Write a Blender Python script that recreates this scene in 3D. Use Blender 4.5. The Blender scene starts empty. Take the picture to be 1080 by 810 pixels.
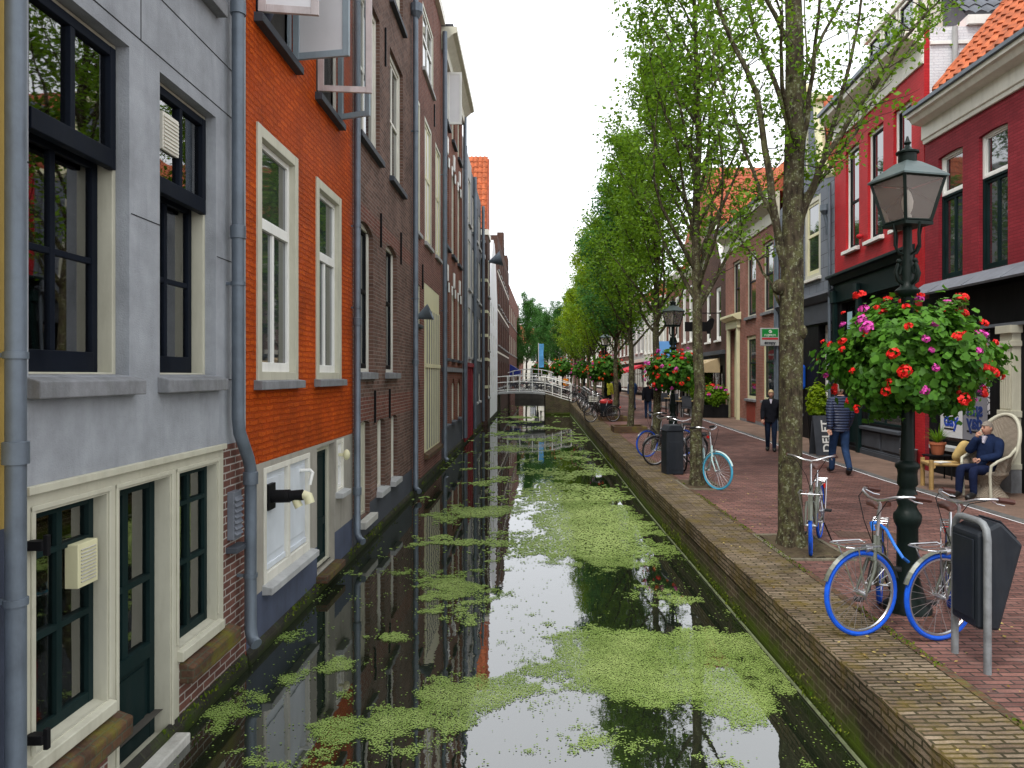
import bpy, bmesh, math, random
import numpy as np
from mathutils import Vector, Matrix, Quaternion
R = math.radians
PI = math.pi
rnd = random.Random(7)
scn = bpy.context.scene
COL = scn.collection
EYE = 2.1            # eye height above the pavement, metres
WATER = -0.6

def gz(y):           # the quay climbs a little towards the far bridge
    return 0.3 * min(1.0, max(0.0, (y - 22) / 32.0))

# ------------------------------------------------------------------ tagging
def tag(o, label=None, cat=None, group=None, kind=None):
    if label: o['label'] = label
    if cat: o['category'] = cat
    if group: o['group'] = group
    if kind: o['kind'] = kind
    return o

def thing(name, label, cat, loc=(0, 0, 0), rz=0.0, group=None):
    o = bpy.data.objects.new(name, None)
    o.empty_display_size = 0.2
    COL.objects.link(o)
    o.location = loc
    o.rotation_euler = (0, 0, rz)
    return tag(o, label, cat, group)

def copy_tree(o, parent=None):
    c = o.copy()
    COL.objects.link(c)
    if parent is not None: c.parent = parent
    for ch in [x for x in o.children]:
        copy_tree(ch, c)
    return c

def dup(o, loc, rz, label=None, group=None, scale=None):
    c = copy_tree(o)
    c.location = loc
    c.rotation_euler = (0, 0, rz)
    if scale: c.scale = (scale, scale, scale)
    if label: c['label'] = label
    if group: c['group'] = group
    return c

# ------------------------------------------------------------------ mesh builder
class MB:
    def __init__(s):
        s.v = []; s.f = []; s.m = []
    def poly(s, pts, mi=0):
        k = len(s.v)
        s.v.extend([tuple(p) for p in pts])
        s.f.append(tuple(range(k, k + len(pts)))); s.m.append(mi)
    def box(s, x0, x1, y0, y1, z0, z1, mi=0):
        k = len(s.v)
        s.v += [(x0, y0, z0), (x1, y0, z0), (x1, y1, z0), (x0, y1, z0), (x0, y0, z1), (x1, y0, z1), (x1, y1, z1), (x0, y1, z1)]
        for q in ((3, 2, 1, 0), (4, 5, 6, 7), (0, 1, 5, 4), (1, 2, 6, 5), (2, 3, 7, 6), (3, 0, 4, 7)):
            s.f.append(tuple(k + i for i in q)); s.m.append(mi)
    def prism(s, prof, axis, a, b, mi=0):
        """prof: 2D polygon; axis 'x','y' or 'z' is the extrusion axis between a and b"""
        def P(p, t):
            return {'x': (t, p[0], p[1]), 'y': (p[0], t, p[1]), 'z': (p[0], p[1], t)}[axis]
        n = len(prof); k = len(s.v)
        s.v += [P(p, a) for p in prof] + [P(p, b) for p in prof]
        ar = sum(prof[i][0] * prof[(i + 1) % n][1] - prof[(i + 1) % n][0] * prof[i][1] for i in range(n))
        flip = (ar < 0) ^ (axis == 'y') ^ (b < a)
        def add(ix):
            s.f.append(tuple(reversed(ix)) if flip else tuple(ix)); s.m.append(mi)
        add([k + i for i in reversed(range(n))])
        add([k + n + i for i in range(n)])
        for i in range(n):
            j = (i + 1) % n
            add([k + i, k + j, k + n + j, k + n + i])
    def tube(s, pts, rad, n=8, mi=0, cap=True):
        pts = [Vector(p) for p in pts]
        if not hasattr(rad, '__len__'): rad = [rad] * len(pts)
        up = None; rings = []
        for i, p in enumerate(pts):
            t = (pts[min(i + 1, len(pts) - 1)] - pts[max(i - 1, 0)])
            if t.length < 1e-9: t = Vector((0, 0, 1))
            t.normalize()
            if up is None:
                a = Vector((0, 0, 1)) if abs(t.z) < .9 else Vector((1, 0, 0))
                up = t.cross(a).normalized()
            else:
                up = (up - t * up.dot(t))
                if up.length < 1e-6: up = t.orthogonal()
                up.normalize()
            w = t.cross(up)
            k = len(s.v)
            for j in range(n):
                a = 2 * PI * j / n
                q = p + (up * math.cos(a) + w * math.sin(a)) * rad[i]
                s.v.append((q.x, q.y, q.z))
            rings.append(k)
        for a, b in zip(rings, rings[1:]):
            for j in range(n):
                s.f.append((a + j, a + (j + 1) % n, b + (j + 1) % n, b + j)); s.m.append(mi)
        if cap:
            s.f.append(tuple(rings[0] + j for j in reversed(range(n)))); s.m.append(mi)
            s.f.append(tuple(rings[-1] + j for j in range(n))); s.m.append(mi)
    def lathe(s, prof, n=16, c=(0, 0, 0), mi=0, sq=False, rot=0.0):
        """prof: list of (r,z) from bottom to top"""
        rings = []
        for r, z in prof:
            k = len(s.v)
            for j in range(n):
                a = 2 * PI * j / n + rot
                s.v.append((c[0] + r * math.cos(a), c[1] + r * math.sin(a), c[2] + z))
            rings.append(k)
        for a, b in zip(rings, rings[1:]):
            for j in range(n):
                s.f.append((a + j, a + (j + 1) % n, b + (j + 1) % n, b + j)); s.m.append(mi)
        s.f.append(tuple(rings[0] + j for j in reversed(range(n)))); s.m.append(mi)
        s.f.append(tuple(rings[-1] + j for j in range(n))); s.m.append(mi)
    def ball(s, c, r, n=12, m=8, mi=0):
        if not hasattr(r, '__len__'): r = (r, r, r)
        prof = []
        k = len(s.v)
        pts = [(math.sin(PI * i / m), -math.cos(PI * i / m)) for i in range(m + 1)]
        s.lathe([(max(.001, a), b) for a, b in pts], n, (0, 0, 0), mi)
        for i in range(k, len(s.v)):
            x, y, z = s.v[i]
            s.v[i] = (c[0] + x * r[0], c[1] + y * r[1], c[2] + z * r[2])
    def torus(s, c, rmaj, rmin, nmaj=32, nmin=8, axis='y', mi=0, a0=0, a1=2 * PI):
        full = abs(a1 - a0 - 2 * PI) < 1e-6
        N = nmaj if full else nmaj + 1
        k = len(s.v)
        for i in range(N):
            a = a0 + (a1 - a0) * i / nmaj
            for j in range(nmin):
                b = 2 * PI * j / nmin
                rr = rmaj + rmin * math.cos(b)
                u, w, h = rr * math.cos(a), rr * math.sin(a), rmin * math.sin(b)
                p = {'y': (u, h, w), 'z': (u, w, h), 'x': (h, u, w)}[axis]
                s.v.append((c[0] + p[0], c[1] + p[1], c[2] + p[2]))
        for i in range(N if full else N - 1):
            for j in range(nmin):
                a = k + i * nmin; b = k + ((i + 1) % N) * nmin
                q = (a + j, b + j, b + (j + 1) % nmin, a + (j + 1) % nmin)
                s.f.append(tuple(reversed(q)) if axis != 'y' else q); s.m.append(mi)
    def xf(s, mat, k=0):
        for i in range(k, len(s.v)):
            q = mat @ Vector(s.v[i]); s.v[i] = (q.x, q.y, q.z)
        return s
    def build(s, name, mats, parent=None, smooth=False, bevel=0.0, loc=None, angle=40):
        me = bpy.data.meshes.new(name)
        me.from_pydata(s.v, [], s.f)
        if not isinstance(mats, (list, tuple)): mats = [mats]
        for m in mats: me.materials.append(m)
        if len(mats) > 1: me.polygons.foreach_set('material_index', s.m)
        box_uv(me)
        if smooth:
            me.shade_smooth()
            try: me.set_sharp_from_angle(angle=R(angle))
            except Exception: pass
        o = bpy.data.objects.new(name, me)
        COL.objects.link(o)
        if parent is not None: o.parent = parent
        if loc is not None: o.location = loc
        if bevel:
            b = o.modifiers.new('bevel', 'BEVEL'); b.width = bevel; b.segments = 2
            b.limit_method = 'ANGLE'; b.angle_limit = R(50)
        return o

def box_uv(me):
    nl = len(me.loops)
    if nl == 0: return
    uvl = me.uv_layers.new(name='UVMap')
    co = np.empty(len(me.vertices) * 3, np.float32); me.vertices.foreach_get('co', co); co = co.reshape(-1, 3)
    vi = np.empty(nl, np.int32); me.loops.foreach_get('vertex_index', vi)
    npol = len(me.polygons)
    nr = np.empty(npol * 3, np.float32); me.polygons.foreach_get('normal', nr); nr = np.abs(nr.reshape(-1, 3))
    tot = np.empty(npol, np.int32); me.polygons.foreach_get('loop_total', tot)
    ln = np.repeat(nr, tot, axis=0)
    p = co[vi]
    uv = np.empty((nl, 2), np.float32)
    isz = (ln[:, 2] >= ln[:, 0]) & (ln[:, 2] >= ln[:, 1])
    isx = (~isz) & (ln[:, 0] > ln[:, 1])
    isy = ~(isz | isx)
    uv[isz] = p[isz][:, [0, 1]]; uv[isx] = p[isx][:, [1, 2]]; uv[isy] = p[isy][:, [0, 2]]
    uvl.data.foreach_set('uv', uv.ravel())

def polys_object(name, V, n, mats, parent=None, colors=None, smooth=False):
    """V: (k*n,3) numpy array of k n-gons; colors: (k,3)"""
    k = len(V) // n
    me = bpy.data.meshes.new(name)
    me.vertices.add(k * n); me.vertices.foreach_set('co', V.astype(np.float32).ravel())
    me.loops.add(k * n); me.loops.foreach_set('vertex_index', np.arange(k * n, dtype=np.int32))
    me.polygons.add(k)
    me.polygons.foreach_set('loop_start', np.arange(0, k * n, n, dtype=np.int32))
    me.polygons.foreach_set('loop_total', np.full(k, n, np.int32))
    me.update(calc_edges=True); me.validate()
    if not isinstance(mats, (list, tuple)): mats = [mats]
    for m in mats: me.materials.append(m)
    if colors is not None:
        at = me.color_attributes.new('tint', 'FLOAT_COLOR', 'CORNER')
        c = np.ones((k * n, 4), np.float32); c[:, :3] = np.repeat(colors, n, axis=0)
        at.data.foreach_set('color', c.ravel())
    if smooth: me.shade_smooth()
    o = bpy.data.objects.new(name, me)
    COL.objects.link(o)
    if parent is not None: o.parent = parent
    return o

# ------------------------------------------------------------------ materials
class NT:
    def __init__(s, name):
        s.mat = bpy.data.materials.new(name); s.mat.use_nodes = True
        s.t = s.mat.node_tree; s.n = s.t.nodes
        s.bsdf = s.n['Principled BSDF']; s.out = s.n['Material Output']
    def node(s, typ, **kw):
        n = s.n.new(typ)
        for k, v in kw.items():
            if k.startswith('_'): setattr(n, k[1:], v)
            else: s.set(n.inputs[k.replace('__', ' ')], v)
        return n
    def set(s, inp, v):
        if isinstance(v, bpy.types.NodeSocket): s.t.links.new(v, inp)
        else:
            if hasattr(inp.default_value, '__len__') and hasattr(v, '__len__') and len(inp.default_value) == 4 and len(v) == 3: v = (*v, 1)
            inp.default_value = v
    def coord(s, which='Object'):
        return s.node('ShaderNodeTexCoord').outputs[which]
    def noise(s, vec, scale, detail=4, rough=.6, dist=0.0):
        n = s.node('ShaderNodeTexNoise', Scale=scale, Detail=detail, Roughness=rough, Distortion=dist)
        if vec is not None: s.set(n.inputs['Vector'], vec)
        return n.outputs['Fac']
    def mapr(s, x, a, b, c=0.0, d=1.0):
        n = s.node('ShaderNodeMapRange'); n.clamp = True
        s.set(n.inputs[0], x)
        for i, q in zip((1, 2, 3, 4), (a, b, c, d)): n.inputs[i].default_value = q
        return n.outputs[0]
    def math(s, op, a, b=0.0, c=None):
        n = s.n.new('ShaderNodeMath'); n.operation = op
        s.set(n.inputs[0], a); s.set(n.inputs[1], b)
        if c is not None: s.set(n.inputs[2], c)
        return n.outputs[0]
    def mix(s, f, a, b, mode='MIX'):
        n = s.n.new('ShaderNodeMix'); n.data_type = 'RGBA'; n.blend_type = mode
        s.set(n.inputs[0], f); s.set(n.inputs[6], a); s.set(n.inputs[7], b)
        return n.outputs[2]
    def mapping(s, vec, scale=(1, 1, 1), rot=(0, 0, 0)):
        n = s.node('ShaderNodeMapping'); s.set(n.inputs[0], vec); n.inputs['Scale'].default_value = scale; n.inputs['Rotation'].default_value = rot
        return n.outputs[0]
    def bump(s, h, strength=.3, dist=.01, chain=None):
        n = s.node('ShaderNodeBump', Strength=strength, Distance=dist)
        s.set(n.inputs['Height'], h)
        if chain is not None: s.set(n.inputs['Normal'], chain)
        return n.outputs[0]
    def done(s, col=None, rough=None, metal=None, normal=None, spec=None, **kw):
        b = s.bsdf
        if col is not None: s.set(b.inputs['Base Color'], col)
        if rough is not None: s.set(b.inputs['Roughness'], rough)
        if metal is not None: s.set(b.inputs['Metallic'], metal)
        if normal is not None: s.set(b.inputs['Normal'], normal)
        if spec is not None: s.set(b.inputs['Specular IOR Level'], spec)
        for k, v in kw.items(): s.set(b.inputs[k.replace('__', ' ')], v)
        return s.mat

def c3(c, k=1.0): return tuple(min(1.0, x * k) for x in c)

def paint(name, col, rough=.5, metal=0.0, var=.18, vs=2.5, bump=.08, bs=60, spec=.4, grime=0.0, gcol=(.05, .05, .04)):
    t = NT(name); v = t.coord('Object')
    n1 = t.noise(v, vs, 5, .65)
    c = t.mix(t.mapr(n1, .3, .7), c3(col, 1 - var), c3(col, 1 + var * .6))
    if grime:
        g = t.noise(t.mapping(v, (3, 3, .5)), 2.2, 6, .7)
        c = t.mix(t.mapr(g, .48, .75, 0, grime), c, gcol)
    n2 = t.noise(v, bs, 3, .6)
    r = t.mapr(n1, .2, .8, rough - .08, min(1, rough + .1))
    return t.done(c, r, metal, t.bump(n2, bump, .01) if bump else None, spec)

def brick(name, c1, c2, mortar, bw=.215, rh=.063, ms=.007, bump=.5, rough=.85, var=.35, grime=.3, swap=False, moss=None, bd=.006, gcol=(.02, .018, .015), z_moss=None, mcol=(.06, .09, .012), wob=.012, mrange=None):
    t = NT(name); uv = t.coord('UV'); ob = t.coord('Object')
    vec = uv
    if swap: vec = t.mapping(uv, (1, 1, 1), (0, 0, PI / 2))
    b = t.node('ShaderNodeTexBrick', Scale=1.0)
    b.inputs['Brick Width'].default_value = bw; b.inputs['Row Height'].default_value = rh
    b.inputs['Mortar Size'].default_value = ms; b.inputs['Mortar Smooth'].default_value = .25; b.inputs['Bias'].default_value = 0.0
    t.set(b.inputs['Color1'], c1); t.set(b.inputs['Color2'], c2); t.set(b.inputs['Mortar'], mortar)
    wv = t.node('ShaderNodeVectorMath', _operation='ADD')
    sc = t.node('ShaderNodeVectorMath', _operation='SCALE')
    nz = t.node('ShaderNodeTexNoise', Scale=6.0, Detail=2.0); t.set(nz.inputs['Vector'], ob)
    t.set(sc.inputs[0], nz.outputs['Color']); sc.inputs['Scale'].default_value = wob
    t.set(wv.inputs[0], vec); t.set(wv.inputs[1], sc.outputs[0])
    t.set(b.inputs['Vector'], wv.outputs[0])
    big = t.noise(ob, 1.1, 5, .65)
    col = t.mix(1.0, b.outputs['Color'], t.mix(t.mapr(big, .3, .7), (1 - var,) * 3, (1 + var * .35,) * 3), 'MULTIPLY')
    fine = t.noise(uv, 45, 3, .6)
    col = t.mix(.55, col, t.mix(t.mapr(fine, .25, .75), (.55,) * 3, (1.25,) * 3), 'MULTIPLY')
    if grime:
        g = t.noise(t.mapping(ob, (2.2, 2.2, .5)), 1.6, 6, .7)
        col = t.mix(t.mapr(g, .5, .8, 0, grime), col, gcol)
    if moss:
        m = t.noise(ob, 2.3, 6, .72)
        col = t.mix(t.mapr(m, *(mrange or (.5, .66)), 0, moss), col, mcol)
    if z_moss:
        pz = t.node('ShaderNodeSeparateXYZ'); t.set(pz.inputs[0], t.node('ShaderNodeNewGeometry').outputs['Position'])
        lo, hi = z_moss
        a = t.mapr(pz.outputs['Z'], lo, hi, 1.0, 0.0)
        m = t.math('ADD', a, t.math('MULTIPLY', t.math('SUBTRACT', t.noise(ob, 3.5, 6, .7), .5), 1.3))
        col = t.mix(t.mapr(m, .3, .75, 0, .93), col, mcol)
        dk = t.mapr(pz.outputs['Z'], -.6, -.52, .85, 0.0)
        col = t.mix(dk, col, (.012, .016, .006))
    h = t.math('ADD', t.math('MULTIPLY', b.outputs['Fac'], -1.0), t.math('MULTIPLY', fine, .5))
    return t.done(col, rough, 0, t.bump(h, bump, bd), .08)

def simple(name, col, rough=.5, metal=0.0, spec=.5, **kw):
    t = NT(name)
    return t.done((*col, 1), rough, metal, None, spec, **kw)

def glass_mat(name, tint=(.9, .95, .95), ior=3.0):
    t = NT(name)
    tr = t.node('ShaderNodeBsdfTransparent'); tr.inputs[0].default_value = (*tint, 1)
    gl = t.node('ShaderNodeBsdfGlossy', Roughness=.015); gl.inputs[0].default_value = (1, 1, 1, 1)
    w = t.noise(t.coord('Object'), 1.3, 1, .4)
    t.set(gl.inputs['Normal'], t.bump(w, .25, .02))
    fr = t.node('ShaderNodeFresnel', IOR=ior)
    mx = t.node('ShaderNodeMixShader'); t.set(mx.inputs[0], fr.outputs[0]); t.set(mx.inputs[1], tr.outputs[0]); t.set(mx.inputs[2], gl.outputs[0])
    t.t.links.new(mx.outputs[0], t.out.inputs[0])
    return t.mat

def dark_glass(name, base=(.012, .016, .018), ior=2.6, wave=.3):
    t = NT(name)
    w = t.noise(t.coord('Object'), 1.1, 1, .4)
    n2 = t.noise(t.coord('Object'), .8, 3, .6)
    c = t.mix(t.mapr(n2, .35, .7), base, c3(base, 3.0))
    return t.done(c, .03, 0, t.bump(w, wave, .02), .5, IOR=ior)

M = {}
M['plaster_grey'] = paint('grey_plaster', (.315, .332, .355), .85, 0, .26, 2.2, .5, 90, .05, .35, (.15, .16, .175))
M['plaster_yellow'] = paint('yellow_plaster', (.52, .36, .10), .85, 0, .15, 2, .2, 70, .2, .2)
M['plaster_beige'] = paint('beige_plaster', (.33, .31, .265), .85, 0, .18, 2, .2, 60, .2, .35, (.10, .09, .07))
M['plaster_blue'] = paint('blue_plinth_paint', (.07, .085, .13), .7, 0, .3, 2.5, .2, 50, .3, .3, (.03, .03, .03))
M['plaster_dark'] = paint('dark_slate_paint', (.055, .062, .075), .7, 0, .3, 2.5, .2, 50, .3, .2)
M['plaster_lightgrey'] = paint('light_grey_plaster', (.38, .385, .38), .8, 0, .15, 2, .2, 60, .2, .3)
M['plaster_white'] = paint('white_plaster', (.78, .80, .82), .8, 0, .08, 2, .15, 60, .2, .15, (.4, .4, .38))
M['orange_brick'] = brick('orange_painted_brick', (.61, .104, .010), (.50, .074, .008), (.43, .058, .006), ms=.012, bump=1.0, bd=.035, var=.42, grime=.5, rough=.65, gcol=(.20, .035, .006), wob=.042)
M['brown_brick'] = brick('brown_brick', (.115, .066, .05), (.20, .115, .088), (.24, .20, .18), var=.4, grime=.35)
M['redbrown_brick'] = brick('red_brown_brick', (.22, .085, .062), (.15, .058, .044), (.28, .23, .20), var=.3, grime=.3)
M['red_brick'] = brick('warm_red_brick', (.23, .075, .045), (.16, .055, .035), (.21, .16, .13), var=.3, grime=.25)
M['plum_brick'] = brick('plum_brick', (.13, .06, .048), (.18, .085, .066), (.42, .38, .34), var=.25, grime=.3)
M['pink_brick'] = brick('pink_brick', (.32, .135, .10), (.25, .10, .072), (.33, .26, .22), var=.25, grime=.22)
M['darkred_paint'] = brick('dark_red_painted_brick', (.30, .034, .046), (.25, .027, .037), (.19, .02, .028), bump=.8, bd=.008, var=.22, grime=.2, rough=.6, gcol=(.08, .012, .012))
M['red_paint'] = brick('bright_red_painted_brick', (.50, .030, .036), (.45, .026, .031), (.38, .020, .025), bump=.6, bd=.006, var=.15, grime=.15, rough=.55, gcol=(.2, .01, .01))
M['white_brick'] = brick('white_painted_brick', (.74, .74, .76), (.70, .70, .73), (.58, .58, .62), bump=.6, var=.1, grime=.15, gcol=(.4, .4, .4))
M['dark_brown_brick'] = brick('dark_brown_brick', (.10, .05, .036), (.07, .038, .03), (.12, .10, .09), var=.3, grime=.3)
M['quay_brick'] = brick('mossy_quay_brick', (.105, .080, .050), (.060, .047, .031), (.16, .135, .09), ms=.010, var=.5, grime=.5, moss=.4, z_moss=(-.62, -.25), mcol=(.06, .095, .008), rough=.8)
M['footing'] = brick('mossy_footing', (.05, .045, .035), (.035, .035, .03), (.06, .06, .04), var=.5, grime=.6, moss=.7, mcol=(.05, .085, .008), z_moss=(-.72, -.45))
M['coping'] = brick('mossy_coping_brick', (.15, .108, .074), (.29, .228, .162), (.06, .052, .03), bw=.205, rh=.052, ms=.010, wob=.028, bump=1.0, bd=.018, var=.6, grime=.75, moss=.8, mrange=(.48, .68), mcol=(.135, .098, .018), swap=False, gcol=(.055, .052, .025))
M['paving'] = brick('red_clinker_paving', (.135, .067, .058), (.25, .125, .104), (.060, .048, .042), bw=.20, rh=.068, ms=.008, bump=.7, bd=.008, var=.42, grime=.5, rough=.75, gcol=(.15, .115, .105))
M['paving_side'] = brick('pinkish_side_paving', (.26, .165, .125), (.20, .13, .10), (.13, .11, .09), bw=.20, rh=.05, ms=.005, bump=.5, var=.35, grime=.5, rough=.8, gcol=(.09, .08, .07))
M['kerb'] = paint('grey_kerb_stone', (.135, .132, .128), .85, 0, .45, 7, .3, 60, .05, .6, (.06, .055, .05))
M['soil'] = paint('bare_soil', (.085, .065, .042), .95, 0, .5, 6, 1.0, 35, .1, .4, (.04, .06, .015))
M['stone'] = paint('grey_stone', (.20, .205, .215), .8, 0, .3, 5, .3, 70, .25, .5, (.06, .065, .05))
M['stone_light'] = paint('pale_stone', (.45, .44, .40), .8, 0, .2, 5, .25, 60, .25, .45, (.15, .14, .11))
M['stone_moss'] = brick('mossy_brick_sill', (.14, .075, .045), (.10, .06, .04), (.10, .09, .06), bw=.11, rh=.06, moss=.8, mcol=(.13, .12, .02), var=.4, grime=.5)
M['cream'] = paint('cream_paint', (.50, .485, .385), .5, 0, .10, 2.2, .06, 40, .4, .42, (.27, .25, .18))
M['cream_yellow'] = paint('yellow_cream_paint', (.66, .63, .40), .5, 0, .10, 2, .06, 40, .4, .25, (.4, .36, .2))
M['white'] = paint('white_paint', (.78, .78, .74), .45, 0, .06, 2, .05, 40, .4, .3, (.4, .39, .33))
M['offwhite'] = paint('offwhite_paint', (.68, .66, .58), .5, 0, .1, 2, .06, 40, .4, .3, (.3, .28, .22))
M['pale_shutter'] = paint('pale_blue_white_paint', (.62, .66, .70), .5, 0, .10, 2, .06, 40, .4, .3, (.35, .35, .33))
M['pinkwhite'] = paint('weathered_pink_white_paint', (.56, .50, .49), .6, 0, .2, 3, .15, 50, .3, .5, (.28, .2, .18))
M['bluegrey'] = paint('blue_grey_paint', (.30, .36, .40), .5, 0, .12, 2, .05, 40, .4, .2)
M['charcoal'] = paint('charcoal_gloss_paint', (.008, .011, .018), .45, 0, .3, 2, .04, 30, .05, .12, (.03, .03, .03))
M['darkgreen'] = paint('dark_green_gloss_paint', (.008, .020, .020), .45, 0, .3, 2, .04, 30, .06, .15, (.05, .05, .05))
M['black'] = paint('black_paint', (.010, .010, .011), .5, 0, .2, 2, .05, 40, .06, .2, (.04, .04, .04))
M['lampgreen'] = paint('black_green_iron', (.006, .012, .010), .42, 0, .3, 4, .15, 60, .14, .25, (.04, .045, .04))
M['lamproof'] = paint('weathered_green_metal', (.075, .105, .105), .5, .3, .25, 5, .1, 40, .5, .4, (.15, .16, .15))
M['binplastic'] = paint('dark_blue_grey_plastic', (.012, .016, .022), .45, 0, .2, 5, .10, 200, .25, .25, (.05, .05, .05))
M['galv'] = paint('galvanised_steel', (.22, .235, .245), .6, .4, .3, 9, .2, 50, .5, .5, (.14, .12, .10))
M['zinc'] = paint('zinc_pipe', (.135, .165, .20), .5, .35, .25, 4, .12, 30, .5, .45, (.06, .065, .07))
M['lead'] = paint('lead_sheet', (.17, .185, .215), .6, .2, .25, 4, .2, 30, .4, .4, (.09, .09, .1))
M['slate'] = brick('slate_tile_cladding', (.20, .22, .255), (.17, .19, .225), (.07, .075, .085), bw=.62, rh=.42, ms=.012, bump=.4, var=.15, grime=.25, rough=.6, gcol=(.11, .12, .13))
M['tile_orange'] = paint('orange_clay_tile', (.43, .112, .042), .75, 0, .6, 5, .3, 60, .25, .45, (.13, .06, .04))
M['tile_red'] = paint('old_red_clay_tile', (.36, .095, .048), .8, 0, .4, 4, .3, 60, .25, .5, (.12, .06, .045))
M['tile_grey'] = paint('grey_roof_tile', (.105, .115, .135), .7, 0, .3, 4, .3, 60, .3, .3)
M['roof_flat'] = paint('dark_roofing', (.06, .06, .065), .9, 0, .3, 3, .2, 40, .2)
M['glass'] = glass_mat('window_glass')
M['glass_clear'] = glass_mat('clear_pane', (.95, .96, .96), 1.45)
M['glass_dark'] = dark_glass('dark_window_glass')
M['glass_shop'] = dark_glass('shop_window_glass', (.02, .022, .022), 1.6, .1)
t = NT('lantern_glass')
_tr = t.node('ShaderNodeBsdfTransparent'); _df = t.node('ShaderNodeBsdfDiffuse'); _df.inputs[0].default_value = (.86, .74, .68, 1); _gl = t.node('ShaderNodeBsdfGlossy', Roughness=.05)
_m1 = t.node('ShaderNodeMixShader'); _m1.inputs[0].default_value = .17; t.set(_m1.inputs[1], _tr.outputs[0]); t.set(_m1.inputs[2], _df.outputs[0])
_m2 = t.node('ShaderNodeMixShader'); t.set(_m2.inputs[0], t.node('ShaderNodeFresnel', IOR=1.5).outputs[0]); t.set(_m2.inputs[1], _m1.outputs[0]); t.set(_m2.inputs[2], _gl.outputs[0])
t.t.links.new(_m2.outputs[0], t.out.inputs[0]); M['glass_lantern'] = t.mat
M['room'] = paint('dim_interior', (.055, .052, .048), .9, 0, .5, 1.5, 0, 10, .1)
M['curtain'] = None
M['mirror_white'] = paint('frosted_white_panel', (.70, .69, .70), .35, 0, .05, 2, 0, 10, .4)
M['asphalt'] = paint('far_ground', (.07, .065, .055), .9, 0, .3, 2, .2, 40, .2)
t = NT('net_curtain'); v = t.coord('Object')
w = t.node('ShaderNodeTexWave', Scale=9.0, Distortion=1.5, Detail=2.0); t.set(w.inputs['Vector'], t.mapping(v, (1, 1, .04)))
M['curtain'] = t.done(t.mix(w.outputs['Fac'], (.34, .32, .28), (.62, .60, .55)), .9, 0, t.bump(w.outputs['Fac'], .5, .02), .1)

def bark_mat():
    t = NT('lichened_bark'); v = t.coord('Object')
    a = t.noise(t.mapping(v, (1, 1, .25)), 22, 5, .65)
    b = t.noise(v, 7, 6, .75); c = t.noise(v, 30, 3, .6)
    col = t.mix(t.mapr(a, .35, .65), (.022, .017, .011), (.078, .062, .040))
    col = t.mix(t.mapr(b, .46, .60, 0, .8), col, (.095, .098, .038))
    col = t.mix(t.mapr(t.math('MULTIPLY', c, t.mapr(b, .3, .6, .75, 1.1)), .56, .66, 0, .7), col, (.24, .25, .17))
    return t.done(col, .9, 0, t.bump(a, .8, .02, t.bump(b, .4, .02)), .15)
M['bark'] = bark_mat()
t = NT('twig_bark'); M['twig'] = t.done(t.mix(t.noise(t.coord('Object'), 14, 3), (.022, .017, .013), (.06, .05, .036)), .9, 0, None, .15)

def leaf_mat(name, c_dark, c_light, trans=.4, rough=.5, spec=.15):
    t = NT(name)
    at = t.node('ShaderNodeVertexColor'); at.layer_name = 'tint'
    s = t.node('ShaderNodeSeparateColor'); t.set(s.inputs[0], at.outputs[0])
    col = t.mix(s.outputs[0], c_dark, c_light)
    t.done(col, rough, 0, None, spec)
    tl = t.node('ShaderNodeBsdfTranslucent'); t.set(tl.inputs[0], t.mix(.5, col, c_light, 'MIX'))
    mx = t.node('ShaderNodeMixShader'); mx.inputs[0].default_value = trans
    t.set(mx.inputs[1], t.bsdf.outputs[0]); t.set(mx.inputs[2], tl.outputs[0])
    t.t.links.new(mx.outputs[0], t.out.inputs[0])
    return t.mat
M['leaf'] = leaf_mat('elm_leaf', (.036, .105, .010), (.21, .37, .020))
M['leaf_far'] = leaf_mat('far_leaf', (.034, .112, .014), (.19, .38, .024))
M['leaf_dark'] = leaf_mat('dark_leaf', (.018, .080, .020), (.095, .25, .045))
M['leaf_lime'] = leaf_mat('lime_leaf', (.08, .17, .008), (.30, .42, .012))
M['leaf_geranium'] = leaf_mat('geranium_leaf', (.010, .055, .008), (.10, .26, .02), .3, .5, .2)
M['duckweed'] = leaf_mat('duckweed', (.16, .25, .05), (.40, .51, .17), .15, .7, .06)
M['petal_red'] = paint('scarlet_petal', (.75, .016, .012), .55, 0, .35, 30, 0, 10, .3)
M['petal_pink'] = paint('magenta_petal', (.62, .06, .36), .55, 0, .35, 30, 0, 10, .3)
M['petal_orange'] = paint('orange_petal', (.75, .10, .012), .55, 0, .3, 30, 0, 10, .3)
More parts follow.
